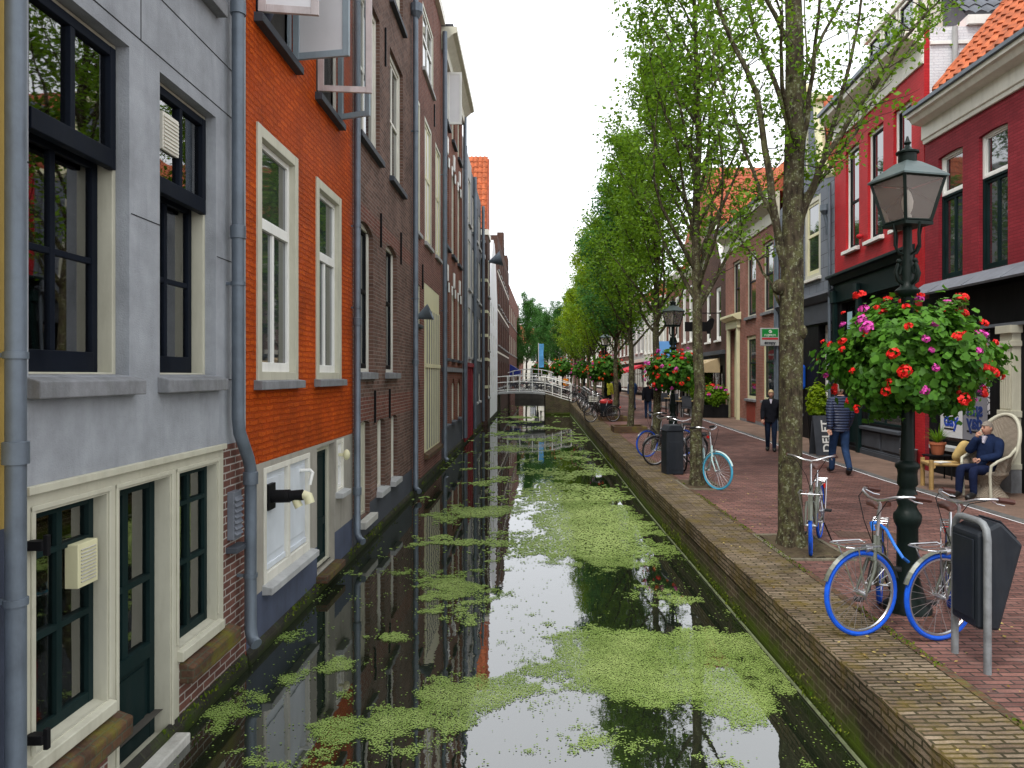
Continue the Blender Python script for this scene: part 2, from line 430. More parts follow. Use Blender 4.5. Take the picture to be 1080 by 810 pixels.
# ================================================================== buildings
def wall_mesh(L, z0, z1, depth, ops, zones, mats, gable=None, joints=(), top_mi=None, side_mi=0):
    """front wall at y=0 (outside is -y), holes with reveals, plus sides/back/top; mats[0] is the default"""
    mb = MB()
    us = {0.0, L}; zs = {z0, z1}
    for o in ops: us |= {o[0], o[1]}; zs |= {o[2], o[3]}
    for z in zones: us |= {max(0, z[0]), min(L, z[1])}; zs |= {max(z0, z[2]), min(z1, z[3])}
    us = sorted(u for u in us if 0 <= u <= L); zs = sorted(z for z in zs if z0 <= z <= z1)
    def zone(u, z):
        m = 0
        for q in zones:
            if q[0] <= u <= q[1] and q[2] <= z <= q[3]: m = q[4]
        return m
    for ua, ub in zip(us, us[1:]):
        if ub - ua < 1e-5: continue
        for za, zb in zip(zs, zs[1:]):
            if zb - za < 1e-5: continue
            cu, cz = (ua + ub) / 2, (za + zb) / 2
            if any(o[0] < cu < o[1] and o[2] < cz < o[3] for o in ops): continue
            mb.poly([(ua, 0, za), (ub, 0, za), (ub, 0, zb), (ua, 0, zb)], zone(cu, cz))
    for o in ops:
        u0, u1, a, b = o[:4]; r = o[4] if len(o) > 4 else .15; arch = o[5] if len(o) > 5 else 0
        mi = o[6] if len(o) > 6 else zone(u0 - .02, (a + b) / 2)
        mb.poly([(u0, 0, a), (u0, 0, b), (u0, r, b), (u0, r, a)], mi)
        mb.poly([(u1, 0, b), (u1, 0, a), (u1, r, a), (u1, r, b)], mi)
        mb.poly([(u0, 0, a), (u0, r, a), (u1, r, a), (u1, 0, a)], mi)
        if arch:
            n = 10; pts = []
            for i in range(n + 1):
                t = i / n; pts.append((u0 + (u1 - u0) * t, b - arch * (2 * t - 1) ** 2))
            for (p, q) in zip(pts, pts[1:]):
                mb.poly([(p[0], 0, p[1]), (q[0], 0, q[1]), (q[0], 0, b), (p[0], 0, b)], mi)
                mb.poly([(p[0], 0, p[1]), (p[0], r, p[1]), (q[0], r, q[1]), (q[0], 0, q[1])], mi)
        else:
            mb.poly([(u0, 0, b), (u1, 0, b), (u1, r, b), (u0, r, b)], mi)
    mb.poly([(0, 0, z0), (0, 0, z1), (0, depth, z1), (0, depth, z0)], 0)
    mb.poly([(L, .12 if side_mi else 0, z0), (L, depth, z0), (L, depth, z1), (L, .12 if side_mi else 0, z1)], side_mi)
    if side_mi: mb.poly([(L, 0, z0), (L, .12, z0), (L, .12, z1), (L, 0, z1)], 0)
    mb.poly([(0, depth, z0), (0, depth, z1), (L, depth, z1), (L, depth, z0)], 0)
    mb.poly([(0, 0, z1), (L, 0, z1), (L, depth, z1), (0, depth, z1)], 0 if top_mi is None else top_mi)
    if gable: mb.prism(gable, 'y', 0.0, .3, 0)
    for (ua, ub, za, zb, mi) in joints: mb.box(ua, ub, -.003, .002, za, zb, mi)
    return mb

def window(root, u0, u1, z0, z1, rec=.1, cw=.07, cm='cream', sw=.045, sm='cream', v=(.5,), h=((.6, .05),), pane='glass_dark',
           sill=None, name='window', panel=None, low_rec=None, label=None, cproj=.0):
    f = MB()
    y0 = rec - .025 - cproj; y1 = rec + .07
    if cw:
        f.box(u0, u0 + cw, y0, y1, z0, z1); f.box(u1 - cw, u1, y0, y1, z0, z1)
        f.box(u0 + cw, u1 - cw, y0 + .002, y1, z1 - cw, z1 - .001); f.box(u0 + cw, u1 - cw, y0 + .002, y1, z0 + .001, z0 + cw * .8)
    a0, a1, b0, b1 = u0 + cw, u1 - cw, z0 + cw * .8, z1 - cw
    def ring(a0, a1, b0, b1, ya, yb, w, mi, wb=None):
        wb = wb or w
        f.box(a0 + .001, a0 + w, ya, yb, b0 + .001, b1 - .001, mi); f.box(a1 - w, a1 - .001, ya, yb, b0 + .001, b1 - .001, mi)
        f.box(a0 + w, a1 - w, ya + .002, yb, b1 - w, b1 - .002, mi); f.box(a0 + w, a1 - w, ya + .002, yb, b0 + .002, b0 + wb, mi)
    ring(a0, a1, b0, b1, rec + .003, rec + .055, sw, 1, sw * 1.5)
    for q in h:
        zz = b0 + (b1 - b0) * q[0]
        f.box(a0 + sw, a1 - sw, rec + .001 - (q[2] if len(q) > 2 else 0), rec + .052, zz - q[1] / 2, zz + q[1] / 2, 1)
    for q in v:
        fr, f0, f1 = q if hasattr(q, '__len__') else (q, 0, 1)
        uu = a0 + (a1 - a0) * fr
        f.box(uu - sw * .5, uu + sw * .5, rec + .006, rec + .05, b0 + (b1 - b0) * f0 + .003, b0 + (b1 - b0) * f1 - .003, 1)
    if panel:
        fr, pm = panel
        zz = b0 + (b1 - b0) * fr
        f.box(a0 + sw, a1 - sw, rec + .02, rec + .05, b0 + .01, zz, 1)
        f.box(a0 + sw + .06, a1 - sw - .06, rec + .012, rec + .03, b0 + .12, zz - .08, 1)
    w = f.build(name, [M[cm], M[sm]], root, bevel=.004 if (u1 - u0) > .5 and cw else 0)
    if label: w['label'] = label
    p = MB(); p.box(a0 + sw * .6, a1 - sw * .6, rec + .030, rec + .036, (b0 + (b1 - b0) * panel[0]) if panel else b0 + sw * .6, b1 - sw * .6)
    p.build('pane', M[pane], w)
    if sill:
        pr, hh, mm, oh = sill
        s = MB(); s.prism([(-pr, z0 - hh), (rec, z0 - hh), (rec, z0 + .012), (-pr, z0 - .006)], 'x', u0 - oh, u1 + oh)
        s.build('sill', M[mm], w, bevel=.006)
    return w

def pipe(root, pts, r=.052, brackets=(), name='downpipe', m='zinc', joints=()):
    mb = MB(); mb.tube(pts, r, 12)
    for p in joints: mb.lathe([(r + .002, -.06), (r + .013, -.058), (r + .013, .05), (r + .002, .055)], 14, p)
    for p in brackets:
        mb.lathe([(r + .001, -.018), (r + .009, -.017), (r + .009, .017), (r + .001, .018)], 14, p)
        mb.box(p[0] - .012, p[0] + .012, p[1], p[1] + .12, p[2] - .012, p[2] + .012)
    return mb.build(name, M[m], root, smooth=True)

def tile_sheet(mb, o, du, dv, nu, nv, amp=.035, step=.03, mi=0, sub=5):
    """pantiles: o origin (eave corner), du unit vector x width per column, dv up the slope per row"""
    o, du, dv = Vector(o), Vector(du), Vector(dv)
    n = du.cross(dv).normalized()
    cols = nu * sub
    for r in range(nv):
        k = len(mb.v)
        for e in (0, 1):
            for c in range(cols + 1):
                ph = 2 * PI * c / sub
                hgt = amp * (math.sin(ph) + .35 * math.sin(2 * ph + .6)) + (step * (1 - e))
                p = o + du * (c / sub) + dv * (r + e * 1.04) + n * (hgt + .02)
                mb.v.append((p.x, p.y, p.z))
        k2 = len(mb.v)
        for c in range(cols + 1):
            p = o + du * (c / sub) + dv * r + n * -.02
            mb.v.append((p.x, p.y, p.z))
        for c in range(cols):
            mb.f.append((k + c, k + c + 1, k + cols + 1 + c + 1, k + cols + 1 + c)); mb.m.append(mi)
            mb.f.append((k2 + c, k2 + c + 1, k + c + 1, k + c)); mb.m.append(mi)

def left_house(name, label, y0, L, z1, mats, ops, zones=(), depth=8, joints=(), gable=None, z0=-1.0, rot=0, x=-2.65):
    root = thing(name, label, 'house', (x, y0, 0), PI / 2 + rot)
    wall_mesh(L, z0, z1, depth, ops, zones, mats, gable, joints).build('wall', [M[m] for m in mats], root)
    return root

# ---------------------------------------------------------------- yellow house at the left edge
h0 = left_house('house', 'yellow plastered house with dark blue base at the left edge of the photo', 0.6, 3.22, 9.0,
                ['plaster_yellow', 'plaster_blue'], [], [(0, 3.3, -1, 1.33, 1)], depth=6)

# ---------------------------------------------------------------- grey plaster house
H1Y = 3.84
def yy(y): return y - H1Y
ops1 = [(yy(3.9), yy(4.88), 2.1, 4.27, .28, 0, 0), (yy(5.28), yy(6.22), 2.1, 4.27, .28, 0, 0),
        (yy(3.96), yy(4.62), .07, 1.36, .16, 0, 1), (yy(4.76), yy(5.43), -.52, 1.36, .18, 0, 1), (yy(5.57), yy(6.24), .04, 1.36, .16, 0, 1),
        (yy(3.95), yy(4.85), 5.25, 7.2, .2), (yy(5.3), yy(6.2), 5.25, 7.2, .2)]
zones1 = [(0, 3.1, -1, 1.5, 2), (yy(3.86), yy(6.37), -.04, 1.495, 1), (yy(4.63), yy(4.76), -.58, 1.4, 1), (yy(5.43), yy(5.57), -.58, 1.4, 1)]
jn = [(0, 3.0, 4.372, 4.380, 4), (0, 3.0, 4.79, 4.798, 4), (yy(4.9), yy(5.28), 3.17, 3.176, 4), (yy(6.24), 3.0, 3.10, 3.106, 4), (yy(5.02), yy(5.026), 4.38, 7.6, 4), (yy(6.26), 3.0, 2.06, 2.066, 4), (0, .06, 3.22, 3.226, 4)]
h1 = left_house('house', 'grey plastered canal house with tall black sash windows and cream lower front', H1Y, 3.03, 10.5,
                ['plaster_grey', 'cream', 'plum_brick', 'cream', 'black'], ops1, zones1, joints=jn)
def sash_pair(root, u0, u1, z0, zm, z1, dark='charcoal'):
    f = MB()
    c = .04
    f.box(u0, u0 + c, .09, .27, z0, z1); f.box(u1 - c, u1, .09, .27, z0, z1); f.box(u0 + c, u1 - c, .092, .27, z1 - c, z1 - .001)
    f.box(u0 + c, u1 - c, .092, .27, z0 + .001, z0 + .02)
    a, b = u0 + c, u1 - c
    def sash(za, zb, y, bot, hb):
        s = .062
        f.box(a, a + s, y, y + .05, za, zb, 1); f.box(b - s, b, y, y + .05, za, zb, 1)
        f.box(a + s, b - s, y + .002, y + .05, zb - s, zb - .001, 1); f.box(a + s, b - s, y - .012, y + .05, za + .001, za + bot, 1)
        m = (a + b) / 2; f.box(m - .024, m + .024, y + .004, y + .045, za + bot, zb - s, 1)
        for q in hb: f.box(a + s, b - s, y + .007, y + .043, za + (zb - za) * q - .02, za + (zb - za) * q + .02, 1)
    sash(zm, z1 - c, .065, .12, ())
    sash(z0 + .02, zm + .06, .185, .13, (.52,))
    w = f.build('window', [M['cream'], M[dark]], root, bevel=.004)
    p = MB(); p.box(a + .05, b - .05, .10, .105, zm + .1, z1 - c - .05)
    p.box(a + .05, b - .05, .208, .213, z0 + .12, zm + .01)
    p.build('pane', M['glass'], w)
    s = MB(); s.prism([(-.085, z0 - .125), (.06, z0 - .125), (.06, z0 + .01), (-.085, z0 - .03)], 'x', u0 - .03, u1 + .06)
    s.build('sill', M['stone'], w, bevel=.008)
    return w
wa = sash_pair(h1, yy(3.9), yy(4.88), 2.1, 3.44, 4.27)
wb = sash_pair(h1, yy(5.28), yy(6.22), 2.1, 3.44, 4.27)
vm = MB()
vm.box(yy(5.47), yy(5.72), .075, .095, 3.78, 4.06)
for i in range(9): vm.box(yy(5.485), yy(5.705), .065, .078, 3.80 + i * .028, 3.813 + i * .028)
vm.build('vent', M['offwhite'], wb)
for (a, b) in ((3.95, 4.85), (5.3, 6.2)):
    window(h1, yy(a), yy(b), 5.25, 7.2, .1, .05, 'cream', .05, 'charcoal', (.5,), ((.55, .08),), 'glass_dark', (.09, .13, 'stone', .05))
# lower front: window, canal door, window
l1 = window(h1, yy(3.96), yy(4.62), .07, 1.36, .08, 0, 'cream', .05, 'darkgreen', (.5,), ((.45, .035), (.80, .03)), 'glass')
l2 = window(h1, yy(4.76), yy(5.43), -.52, 1.36, .11, 0, 'cream', .07, 'darkgreen', ((.42, .33, 1),), ((.34, .10, .012), (.62, .04)), 'glass', panel=(.33, 'darkgreen'), name='door')
l3 = window(h1, yy(5.57), yy(6.24), .04, 1.36, .08, 0, 'cream', .05, 'darkgreen', (.5,), ((.45, .035), (.80, .03)), 'glass')
vb = MB(); vb.box(yy(4.36), yy(4.56), .02, .10, .84, 1.10)
for i in range(10): vb.box(yy(4.385), yy(4.535), .012, .022, .87 + i * .021, .878 + i * .021, 1)
vb.build('vent', [M['cream_yellow'], M['stone_light']], l1, bevel=.01)
tr = MB()
tr.box(yy(3.86), yy(6.37), -.035, .0, 1.47, 1.515)
for a, b in ((3.96, 4.62), (4.76, 5.43), (5.57, 6.24)):
    tr.box(yy(a) - .045, yy(a) - .015, -.012, .0, .08 if a != 4.76 else -.5, 1.40); tr.box(yy(b) + .015, yy(b) + .045, -.012, .0, .08 if a != 4.76 else -.5, 1.40)
    tr.box(yy(a) - .045, yy(b) + .045, -.014, .0, 1.375, 1.405)
tr.build('trim', M['cream'], h1, bevel=.004)
for (a_, b_, dz) in ((3.87, 4.66, 0), (5.54, 6.30, -.03)):
    s = MB(); s.prism([(-.045, -.02 + dz), (.10, -.02 + dz), (.10, .085 + dz), (-.045, .055 + dz)], 'x', yy(a_), yy(b_)); s.build('timber_sill', M['cream'], h1, bevel=.006)
for (a_, b_, dz) in ((3.86, 4.74, 0), (5.58, 6.5, -.03)):
    s = MB(); s.prism([(-.105, -.20 + dz), (.02, -.20 + dz), (.02, -.03 + dz), (-.105, -.075 + dz)], 'x', yy(a_), yy(b_)); s.build('brick_sill', M['stone_moss'], h1, bevel=.012)
s = MB(); s.box(yy(4.74), yy(5.46), -.14, .17, -.62, -.53); s.build('door_step', M['stone_light'], h1, bevel=.012)
g = MB(); g.box(yy(6.45), yy(6.62), -.06, .0, .66, 1.08)
for i in range(7): g.prism([(-.085, .70 + i * .05), (-.06, .70 + i * .05), (-.06, .735 + i * .05)], 'x', yy(6.46), yy(6.61))
g.build('air_grille', M['lead'], h1, bevel=.004)
g = MB(); g.box(yy(6.42), yy(6.68), -.10, 0, .55, .60); g.build('ledge', M['plaster_dark'], h1, bevel=.005)
def footing(root, L, z=-.50, pr=.055, u0=0):
    f = MB(); f.prism([(-pr, -.75), (.01, -.75), (.01, z + .05), (-pr * .6, z)], 'x', u0, L); f.build('footing', M['footing'], root, bevel=.015)
footing(h1, 3.0)
for zz in (1.18, .16):
    q = MB(); q.box(.03, .09, -.09, 0, zz, zz + .05); q.box(.045, .075, -.11, -.085, zz - .03, zz + .08); q.build('hinge', M['black'], h1, bevel=.004)
# rooms seen through the panes
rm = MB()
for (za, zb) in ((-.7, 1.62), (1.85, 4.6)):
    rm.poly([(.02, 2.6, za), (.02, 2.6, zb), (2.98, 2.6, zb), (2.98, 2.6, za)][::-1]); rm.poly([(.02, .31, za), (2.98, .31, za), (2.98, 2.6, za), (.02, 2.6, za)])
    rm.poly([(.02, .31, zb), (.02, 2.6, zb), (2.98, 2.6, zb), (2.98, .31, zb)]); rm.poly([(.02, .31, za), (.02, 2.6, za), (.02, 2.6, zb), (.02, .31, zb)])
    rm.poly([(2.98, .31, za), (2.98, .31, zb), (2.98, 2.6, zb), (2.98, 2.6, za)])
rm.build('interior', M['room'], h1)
def drape(root, u0, u1, z0, z1, y):
    mb = MB(); n = 24
    for i in range(n):
        a, b = i / n, (i + 1) / n
        ya, yb = y + .03 * math.sin(a * 22), y + .03 * math.sin(b * 22)
        mb.poly([(u0 + (u1 - u0) * a, ya, z0), (u0 + (u1 - u0) * b, yb, z0), (u0 + (u1 - u0) * b, yb, z1), (u0 + (u1 - u0) * a, ya, z1)])
    mb.build('curtain', M['curtain'], root, smooth=True)
drape(h1, yy(4.50), yy(5.05), 2.12, 4.25, .38); drape(h1, yy(5.72), yy(6.4), 2.12, 4.25, .38); drape(h1, yy(4.36), yy(4.62), .1, .75, .42); drape(h1, yy(5.75), yy(6.25), .1, 1.36, .36); drape(h1, yy(5.0), yy(5.4), .1, 1.36, .42)
t = NT('warm_bulb'); em = t.node('ShaderNodeEmission', Strength=4.0); em.inputs[0].default_value = (1, .42, .10, 1); t.t.links.new(em.outputs[0], t.out.inputs[0]); M['bulb'] = t.mat
t = NT('red_lamp'); em = t.node('ShaderNodeEmission', Strength=2.5); em.inputs[0].default_value = (1, .06, .03, 1); t.t.links.new(em.outputs[0], t.out.inputs[0]); M['redbulb'] = t.mat
for (nm, lab, yv, dep, zz, mm) in (('ceiling_lamp', 'small glowing orange lamp hanging inside the grey house window', 4.62, 1.1, 3.62, 'bulb'), ('ceiling_lamp', 'small red lamp hanging inside the lower part of the grey house window', 4.55, 1.15, 2.98, 'redbulb')):
    r_ = thing(nm, lab, 'lamp', (-2.65 - dep, yv, zz))
    b = MB(); b.lathe([(.06, -.04), (.10, -.04), (.05, .07), (.012, .09)], 14); b.tube([(0, 0, .09), (0, 0, 4.6 - zz if zz > 1.8 else .5)], .006, 6); b.build('lamp_shade', M['petal_orange'] if mm == 'bulb' else M['darkred_paint'], r_, smooth=True)
    b = MB(); b.ball((0, 0, -.045), .045, 10, 8); b.build('bulb', M[mm], r_, smooth=True)
# drain pipes
pipe(h0, [(3.06, -.10, -1.0), (3.06, -.10, 9.2)], .047, [(3.06, -.10, 2.2), (3.06, -.10, .98), (3.06, -.10, 4.2)], joints=[(3.06, -.10, 1.72)])
pp = [(yy(6.44), -.10, 9.5), (yy(6.44), -.10, 1.72), (yy(6.46), -.105, 1.60), (yy(6.62), -.12, 1.36), (yy(6.66), -.125, 1.26), (yy(6.66), -.125, -.18), (yy(6.64), -.15, -.27), (yy(6.6), -.2, -.30)]
pipe(h1, pp, .053, [(yy(6.44), -.10, 2.9), (yy(6.66), -.125, .3)], joints=[(yy(6.44), -.10, 3.35), (yy(6.66), -.125, 1.18), (yy(6.44), -.10, 5.3)])

# ---------------------------------------------------------------- orange house
H2Y = 6.88
def y2(y): return y - H2Y
ops2 = [(y2(7.13), y2(8.37), 2.05, 4.55, .14), (y2(9.1), y2(10.28), 2.05, 4.55, .14), (y2(7.12), y2(8.30), 5.58, 7.5, .14), (y2(9.12), y2(10.2), 5.58, 7.5, .14),
        (y2(7.33), y2(8.84), .02, 1.18, .09), (y2(9.16), y2(9.98), -.38, 1.2, .2), (y2(10.08), y2(10.46), .5, 1.22, .1)]
zones2 = [(0, 4.2, -1, 1.24, 1), (0, 4.2, -1, -.02, 2)]
h2 = left_house('house', 'bright orange painted brick house with white windows and open casements above', H2Y, 4.1, 10.2, ['orange_brick', 'plaster_beige', 'plaster_blue'], ops2, zones2)
for a, b in ((7.13, 8.37), (9.1, 10.28)):
    window(h2, y2(a), y2(b), 2.05, 4.55, .045, .11, 'cream', .06, 'white', ((.5, 0, .62),), ((.645, .11, .01), (.02, .1)), 'glass_dark', (.085, .09, 'stone', .06), cproj=.04)
def casement(parent, hinge, ang, w, z0, z1, fm, pm):
    g = MB()
    fw = .075
    g.box(0, fw, -.02, .02, z0, z1); g.box(w - fw, w, -.02, .02, z0, z1); g.box(fw, w - fw, -.019, .02, z0 + .001, z0 + fw); g.box(fw, w - fw, -.019, .02, z1 - fw, z1 - .001)
    p = MB(); p.box(fw * .8, w - fw * .8, -.006, .006, z0 + fw * .8, z1 - fw * .8)
    mt = Matrix.Translation((hinge[0], hinge[1], 0)) @ Matrix.Rotation(ang, 4, 'Z')
    o = g.xf(mt).build('casement', M[fm], parent, bevel=.004); p.xf(mt).build('pane', M[pm], o)
wu = window(h2, y2(7.12), y2(8.30), 5.58, 7.5, .06, .07, 'bluegrey', .001, 'bluegrey', (), (), 'room', (.09, .09, 'plaster_dark', .05))  # open window filled by a dark sheet, the dim room painted in
casement(wu, (y2(7.16), -.01), R(-82), .57, 5.62, 7.45, 'pinkwhite', 'mirror_white')
casement(wu, (y2(8.22), -.01), R(-100), .66, 5.60, 7.45, 'bluegrey', 'mirror_white')
wv = window(h2, y2(9.12), y2(10.2), 5.58, 7.5, .06, .07, 'offwhite', .001, 'offwhite', (), (), 'room', (.09, .09, 'plaster_dark', .05))  # same dark sheet painting the dim room behind the open casements
casement(wv, (y2(9.16), -.01), R(-84), .66, 5.62, 7.45, 'pinkwhite', 'glass_clear')
casement(wv, (y2(10.14), -.01), R(-110), .5, 5.60, 7.45, 'bluegrey', 'glass_clear')
vs = thing('vase', 'dark blue vase standing on the upper window sill of the orange house', 'vase', (-2.66, 7.35, 5.592))
b = MB(); b.lathe([(.05, 0), (.06, .01), (.10, .12), (.085, .2), (.05, .25), (.07, .30), (.06, .30), (.04, .25)], 16); b.build('pot', M['plaster_blue'], vs, smooth=True)
# shutters
sh = MB()
u0, u1 = y2(7.33), y2(8.84); um = (u0 + u1) / 2
sh.box(u0, u0 + .06, -.012, .09, .02, 1.18); sh.box(u1 - .06, u1, -.012, .09, .02, 1.18); sh.box(u0 + .06, u1 - .06, -.010, .09, 1.12, 1.179); sh.box(u0 + .06, u1 - .06, -.010, .09, .021, .12); sh.box(um - .04, um + .04, -.008, .09, .12, 1.12)
sf = sh.build('shutter_frame', M['offwhite'], h2, bevel=.004)
for a, b_ in ((u0 + .06, um - .04), (um + .04, u1 - .06)):
    q = MB(); q.box(a + .004, b_ - .004, .03, .06, .125, 1.115); q.box(a + .05, b_ - .05, .018, .035, .27, 1.05); q.box(a + .004, b_ - .004, .016, .032, .13, .19)
    q.build('shutter', M['pale_shutter'], sf, bevel=.006)
q = MB(); q.prism([(-.10, -.07), (.02, -.07), (.02, .03), (-.10, .0)], 'x', u0 - .04, u1 + .08); q.build('sill', M['plaster_lightgrey'], sf, bevel=.006)
q = MB(); q.box(y2(7.42), y2(7.62), -.02, .03, .74, 1.0); q.tube([(y2(7.52), 0, .87), (y2(7.52), -.20, .875)], .066, 14); q.tube([(y2(7.52), -.20, .875), (y2(7.53), -.33, .885)], .055, 14)
fl = q.build('flue_pipe', M['black'], h2, smooth=True)
q = MB(); q.tube([(y2(7.53), -.25, .86), (y2(7.53), -.27, .80), (y2(7.53), -.29, .76)], .042, 12); q.tube([(y2(7.53), -.33, .885), (y2(7.53), -.38, .87), (y2(7.53), -.40, .80)], .05, 12)
q.build('flue_end', M['cream_yellow'], fl, smooth=True)
q = MB(); q.tube([(y2(8.55), .03, 1.0), (y2(8.55), -.10, 1.005), (y2(8.55), -.125, .98), (y2(8.52), -.10, .84)], .021, 10); q.build('overflow_pipe', M['white'], h2, smooth=True)
window(h2, y2(9.16), y2(9.98), -.38, 1.2, .10, .075, 'cream', .05, 'darkgreen', (), ((.35, .1),), 'glass_dark', None, 'door', panel=(.99, 'darkgreen'))
window(h2, y2(10.08), y2(10.46), .5, 1.22, .02, .05, 'offwhite', .03, 'white', (), ((.5, .03),), 'mirror_white', (.10, .07, 'plaster_lightgrey', .05))
q = MB(); q.ball((y2(10.27), -.09, 1.0), (.05, .05, .075), 12, 8); q.box(y2(10.25), y2(10.29), -.06, .02, .98, 1.02); q.build('wall_lamp', M['cream_yellow'], h2, smooth=True)
q = MB(); q.box(y2(9.12), y2(10.02), -.14, .2, -.47, -.385); q.build('door_step', M['stone_moss'], h2, bevel=.01)
footing(h2, 4.1)
pipe(h2, [(y2(10.9), -.09, 9.5), (y2(10.9), -.09, -.22), (y2(10.86), -.13, -.30), (y2(10.8), -.2, -.33)], .05, [(y2(10.9), -.09, 4.3), (y2(10.9), -.09, 3.1)], joints=[(y2(10.9), -.09, .4), (y2(10.9), -.09, 2.9)])

# ---------------------------------------------------------------- brown brick house
H3Y = 11.0
def y3(y): return y - H3Y
ops3 = [(y3(11.3), y3(12.95), 5.85, 8.3, .16), (y3(13.9), y3(15.3), 5.85, 8.3, .16), (y3(11.33), y3(12.42), 2.15, 4.55, .16, .12), (y3(13.5), y3(14.6), 2.15, 4.55, .16, .12),
        (y3(11.4), y3(12.15), -.15, 1.38, .16, .06), (y3(12.75), y3(13.4), .1, 1.34, .16, .06), (y3(14.0), y3(14.65), .1, 1.34, .16, .06),
        (y3(11.5), y3(12.9), 9.2, 11.0, .16), (y3(13.9), y3(15.3), 9.2, 11.0, .16)]
h3 = left_house('house', 'dark brown brick house with tall narrow windows and iron wall ties', H3Y, 5.52, 12.6, ['brown_brick', 'plaster_dark', 'redbrown_brick'], ops3,
                [(0, 5.6, -1, .02, 1), (0, 5.6, 1.34, 1.75, 2), (0, 5.6, 4.5, 4.8, 2)])
for o in ops3[:2]: window(h3, o[0], o[1], o[2], o[3], .09, .09, 'offwhite', .055, 'offwhite', (.5,), ((.5, .06),), 'glass_dark', (.09, .1, 'plaster_dark', .06))
for o in ops3[2:4]: window(h3, o[0], o[1], o[2], o[3], .10, .08, 'offwhite', .055, 'black', (), ((.56, .07),), 'glass_dark', (.08, .11, 'stone', .06))
window(h3, *ops3[4][:4], .10, .07, 'cream', .05, 'cream', (), ((.4, .06),), 'glass_dark', None, 'door', panel=(.98, 'cream'))
for o in ops3[5:7]: window(h3, o[0], o[1], o[2], o[3], .10, .06, 'offwhite', .04, 'cream', (.5,), ((.55, .05),), 'glass_dark', (.10, .10, 'plaster_lightgrey', .06))
for o in ops3[7:]: window(h3, o[0], o[1], o[2], o[3], .09, .08, 'offwhite', .055, 'offwhite', (.5,), ((.55, .06),), 'glass_dark', (.09, .1, 'plaster_dark', .06))
for (u, za, zb) in ((y3(13.0), 4.35, 4.95), (y3(15.0), 4.35, 5.0), (y3(11.2), 4.7, 5.3), (y3(12.5), 1.3, 1.85), (y3(13.8), 1.3, 1.85), (y3(13.4), 7.7, 8.4)):
    q = MB(); q.box(u - .02, u + .02, -.035, 0, za, zb); q.build('wall_tie', M['black'], h3, bevel=.008)
footing(h3, 5.5)
q = MB(); q.box(y3(11.35), y3(12.25), -.12, .1, -.27, -.16); q.build('door_step', M['stone_light'], h3, bevel=.01)
pipe(h3, [(5.35, -.1, 12.4), (5.35, -.1, -.35), (5.32, -.13, -.42), (5.25, -.2, -.45)], .06, [(5.35, -.1, 3.8), (5.35, -.1, 7.5)], joints=[(5.35, -.1, 2.4)])
q = MB(); q.lathe([(.06, 0), (.14, .12), (.14, .3), (.12, .3)], 10, (5.35, -.12, 10.0)); q.build('hopper', M['zinc'], h3)

# ---------------------------------------------------------------- red-brown house with the big cream shutters
H4Y = 16.54
def y4(y): return y - H4Y
ops4 = [(y4(18.1), y4(20.1), 9.66, 11.3, .12), (y4(16.75), y4(17.7), 5.45, 8.6, .14), (y4(18.45), y4(19.75), 5.45, 8.6, .14), (y4(20.5), y4(21.7), 5.45, 8.6, .14),
        (y4(18.35), y4(21.3), .18, 4.4, .14), (y4(16.75), y4(17.75), 3.3, 4.25, .12), (y4(16.75), y4(17.7), -.5, 2.2, .2, .4)]
h4 = left_house('house', 'red brown brick house with large yellowish cream louvred shutters over the water', H4Y, 5.34, 12.7, ['redbrown_brick', 'plaster_dark'], ops4, [(0, 6, -1, -.1, 0)])
for i, o in enumerate(ops4[:4]): window(h4, o[0], o[1], o[2], o[3], .03, .10, 'cream', .07, 'cream_yellow' if i else 'white', (.5,), ((.55, .09),), 'glass_dark' if i == 0 else 'mirror_white', (.07, .09, 'plaster_lightgrey', .04))
o = ops4[4]
q = MB(); q.box(o[0], o[1], .0, .05, o[3] - .55, o[3] + .02)
q.box(o[0] + .001, o[1] - .001, -.02, .04, o[2] + .001, o[3] - .55)
for i in range(6): q.box(o[0] + .30 + i * .44, o[0] + .44 + i * .44, -.025, -.019, o[2] + .05, o[3] - .6, 1)  # grey strips on the panel paint the shaded gaps between the ribs
q.box(o[0], o[1], -.045, .05, 2.3, 2.4); q.box(o[0], o[1], .05, .12, o[2], o[3], 1)
sf = q.build('shutter', [M['cream_yellow'], M['stone']], h4)
q = MB(); q.prism([(-.12, o[2] - .16), (.02, o[2] - .16), (.02, o[2]), (-.12, o[2] - .06)], 'x', o[0] - .05, o[1] + .05); q.build('sill', M['stone_moss'], sf)
o = ops4[5]; window(h4, o[0], o[1], o[2], o[3], .05, .07, 'cream', .05, 'cream_yellow', (.5,), (), 'mirror_white', (.07, .08, 'plaster_dark', .03))
o = ops4[6]; window(h4, o[0], o[1], o[2], o[3], .10, .07, 'cream_yellow', .05, 'cream_yellow', (), ((.7, .06),), 'glass_dark', None, 'door', panel=(.68, 'cream_yellow'))
q = MB(); q.lathe([(.05, 0), (.06, .05), (.20, .34), (.185, .34), (.05, .06)], 18); q.xf(Matrix.Translation((y4(17.2), 0, 3.45)) @ Matrix.Rotation(R(68), 4, 'X')); q.build('exhaust_cowl', M['zinc'], h4, smooth=True)
footing(h4, 5.3, -.4)
pipe(h4, [(5.2, -.12, 12.2), (5.2, -.12, -.3), (5.15, -.2, -.4)], .07, [(5.2, -.12, 4), (5.2, -.12, 8)])
for (u, za, zb) in ((y4(18.0), 4.2, 4.8), (y4(20.2), 8.9, 9.5)):
    q = MB(); q.box(u - .025, u + .025, -.035, 0, za, zb); q.build('wall_tie', M['black'], h4)
q = MB(); q.box(0, 5.34, -.12, .0, 12.45, 12.72); q.build('cornice', M['offwhite'], h4)

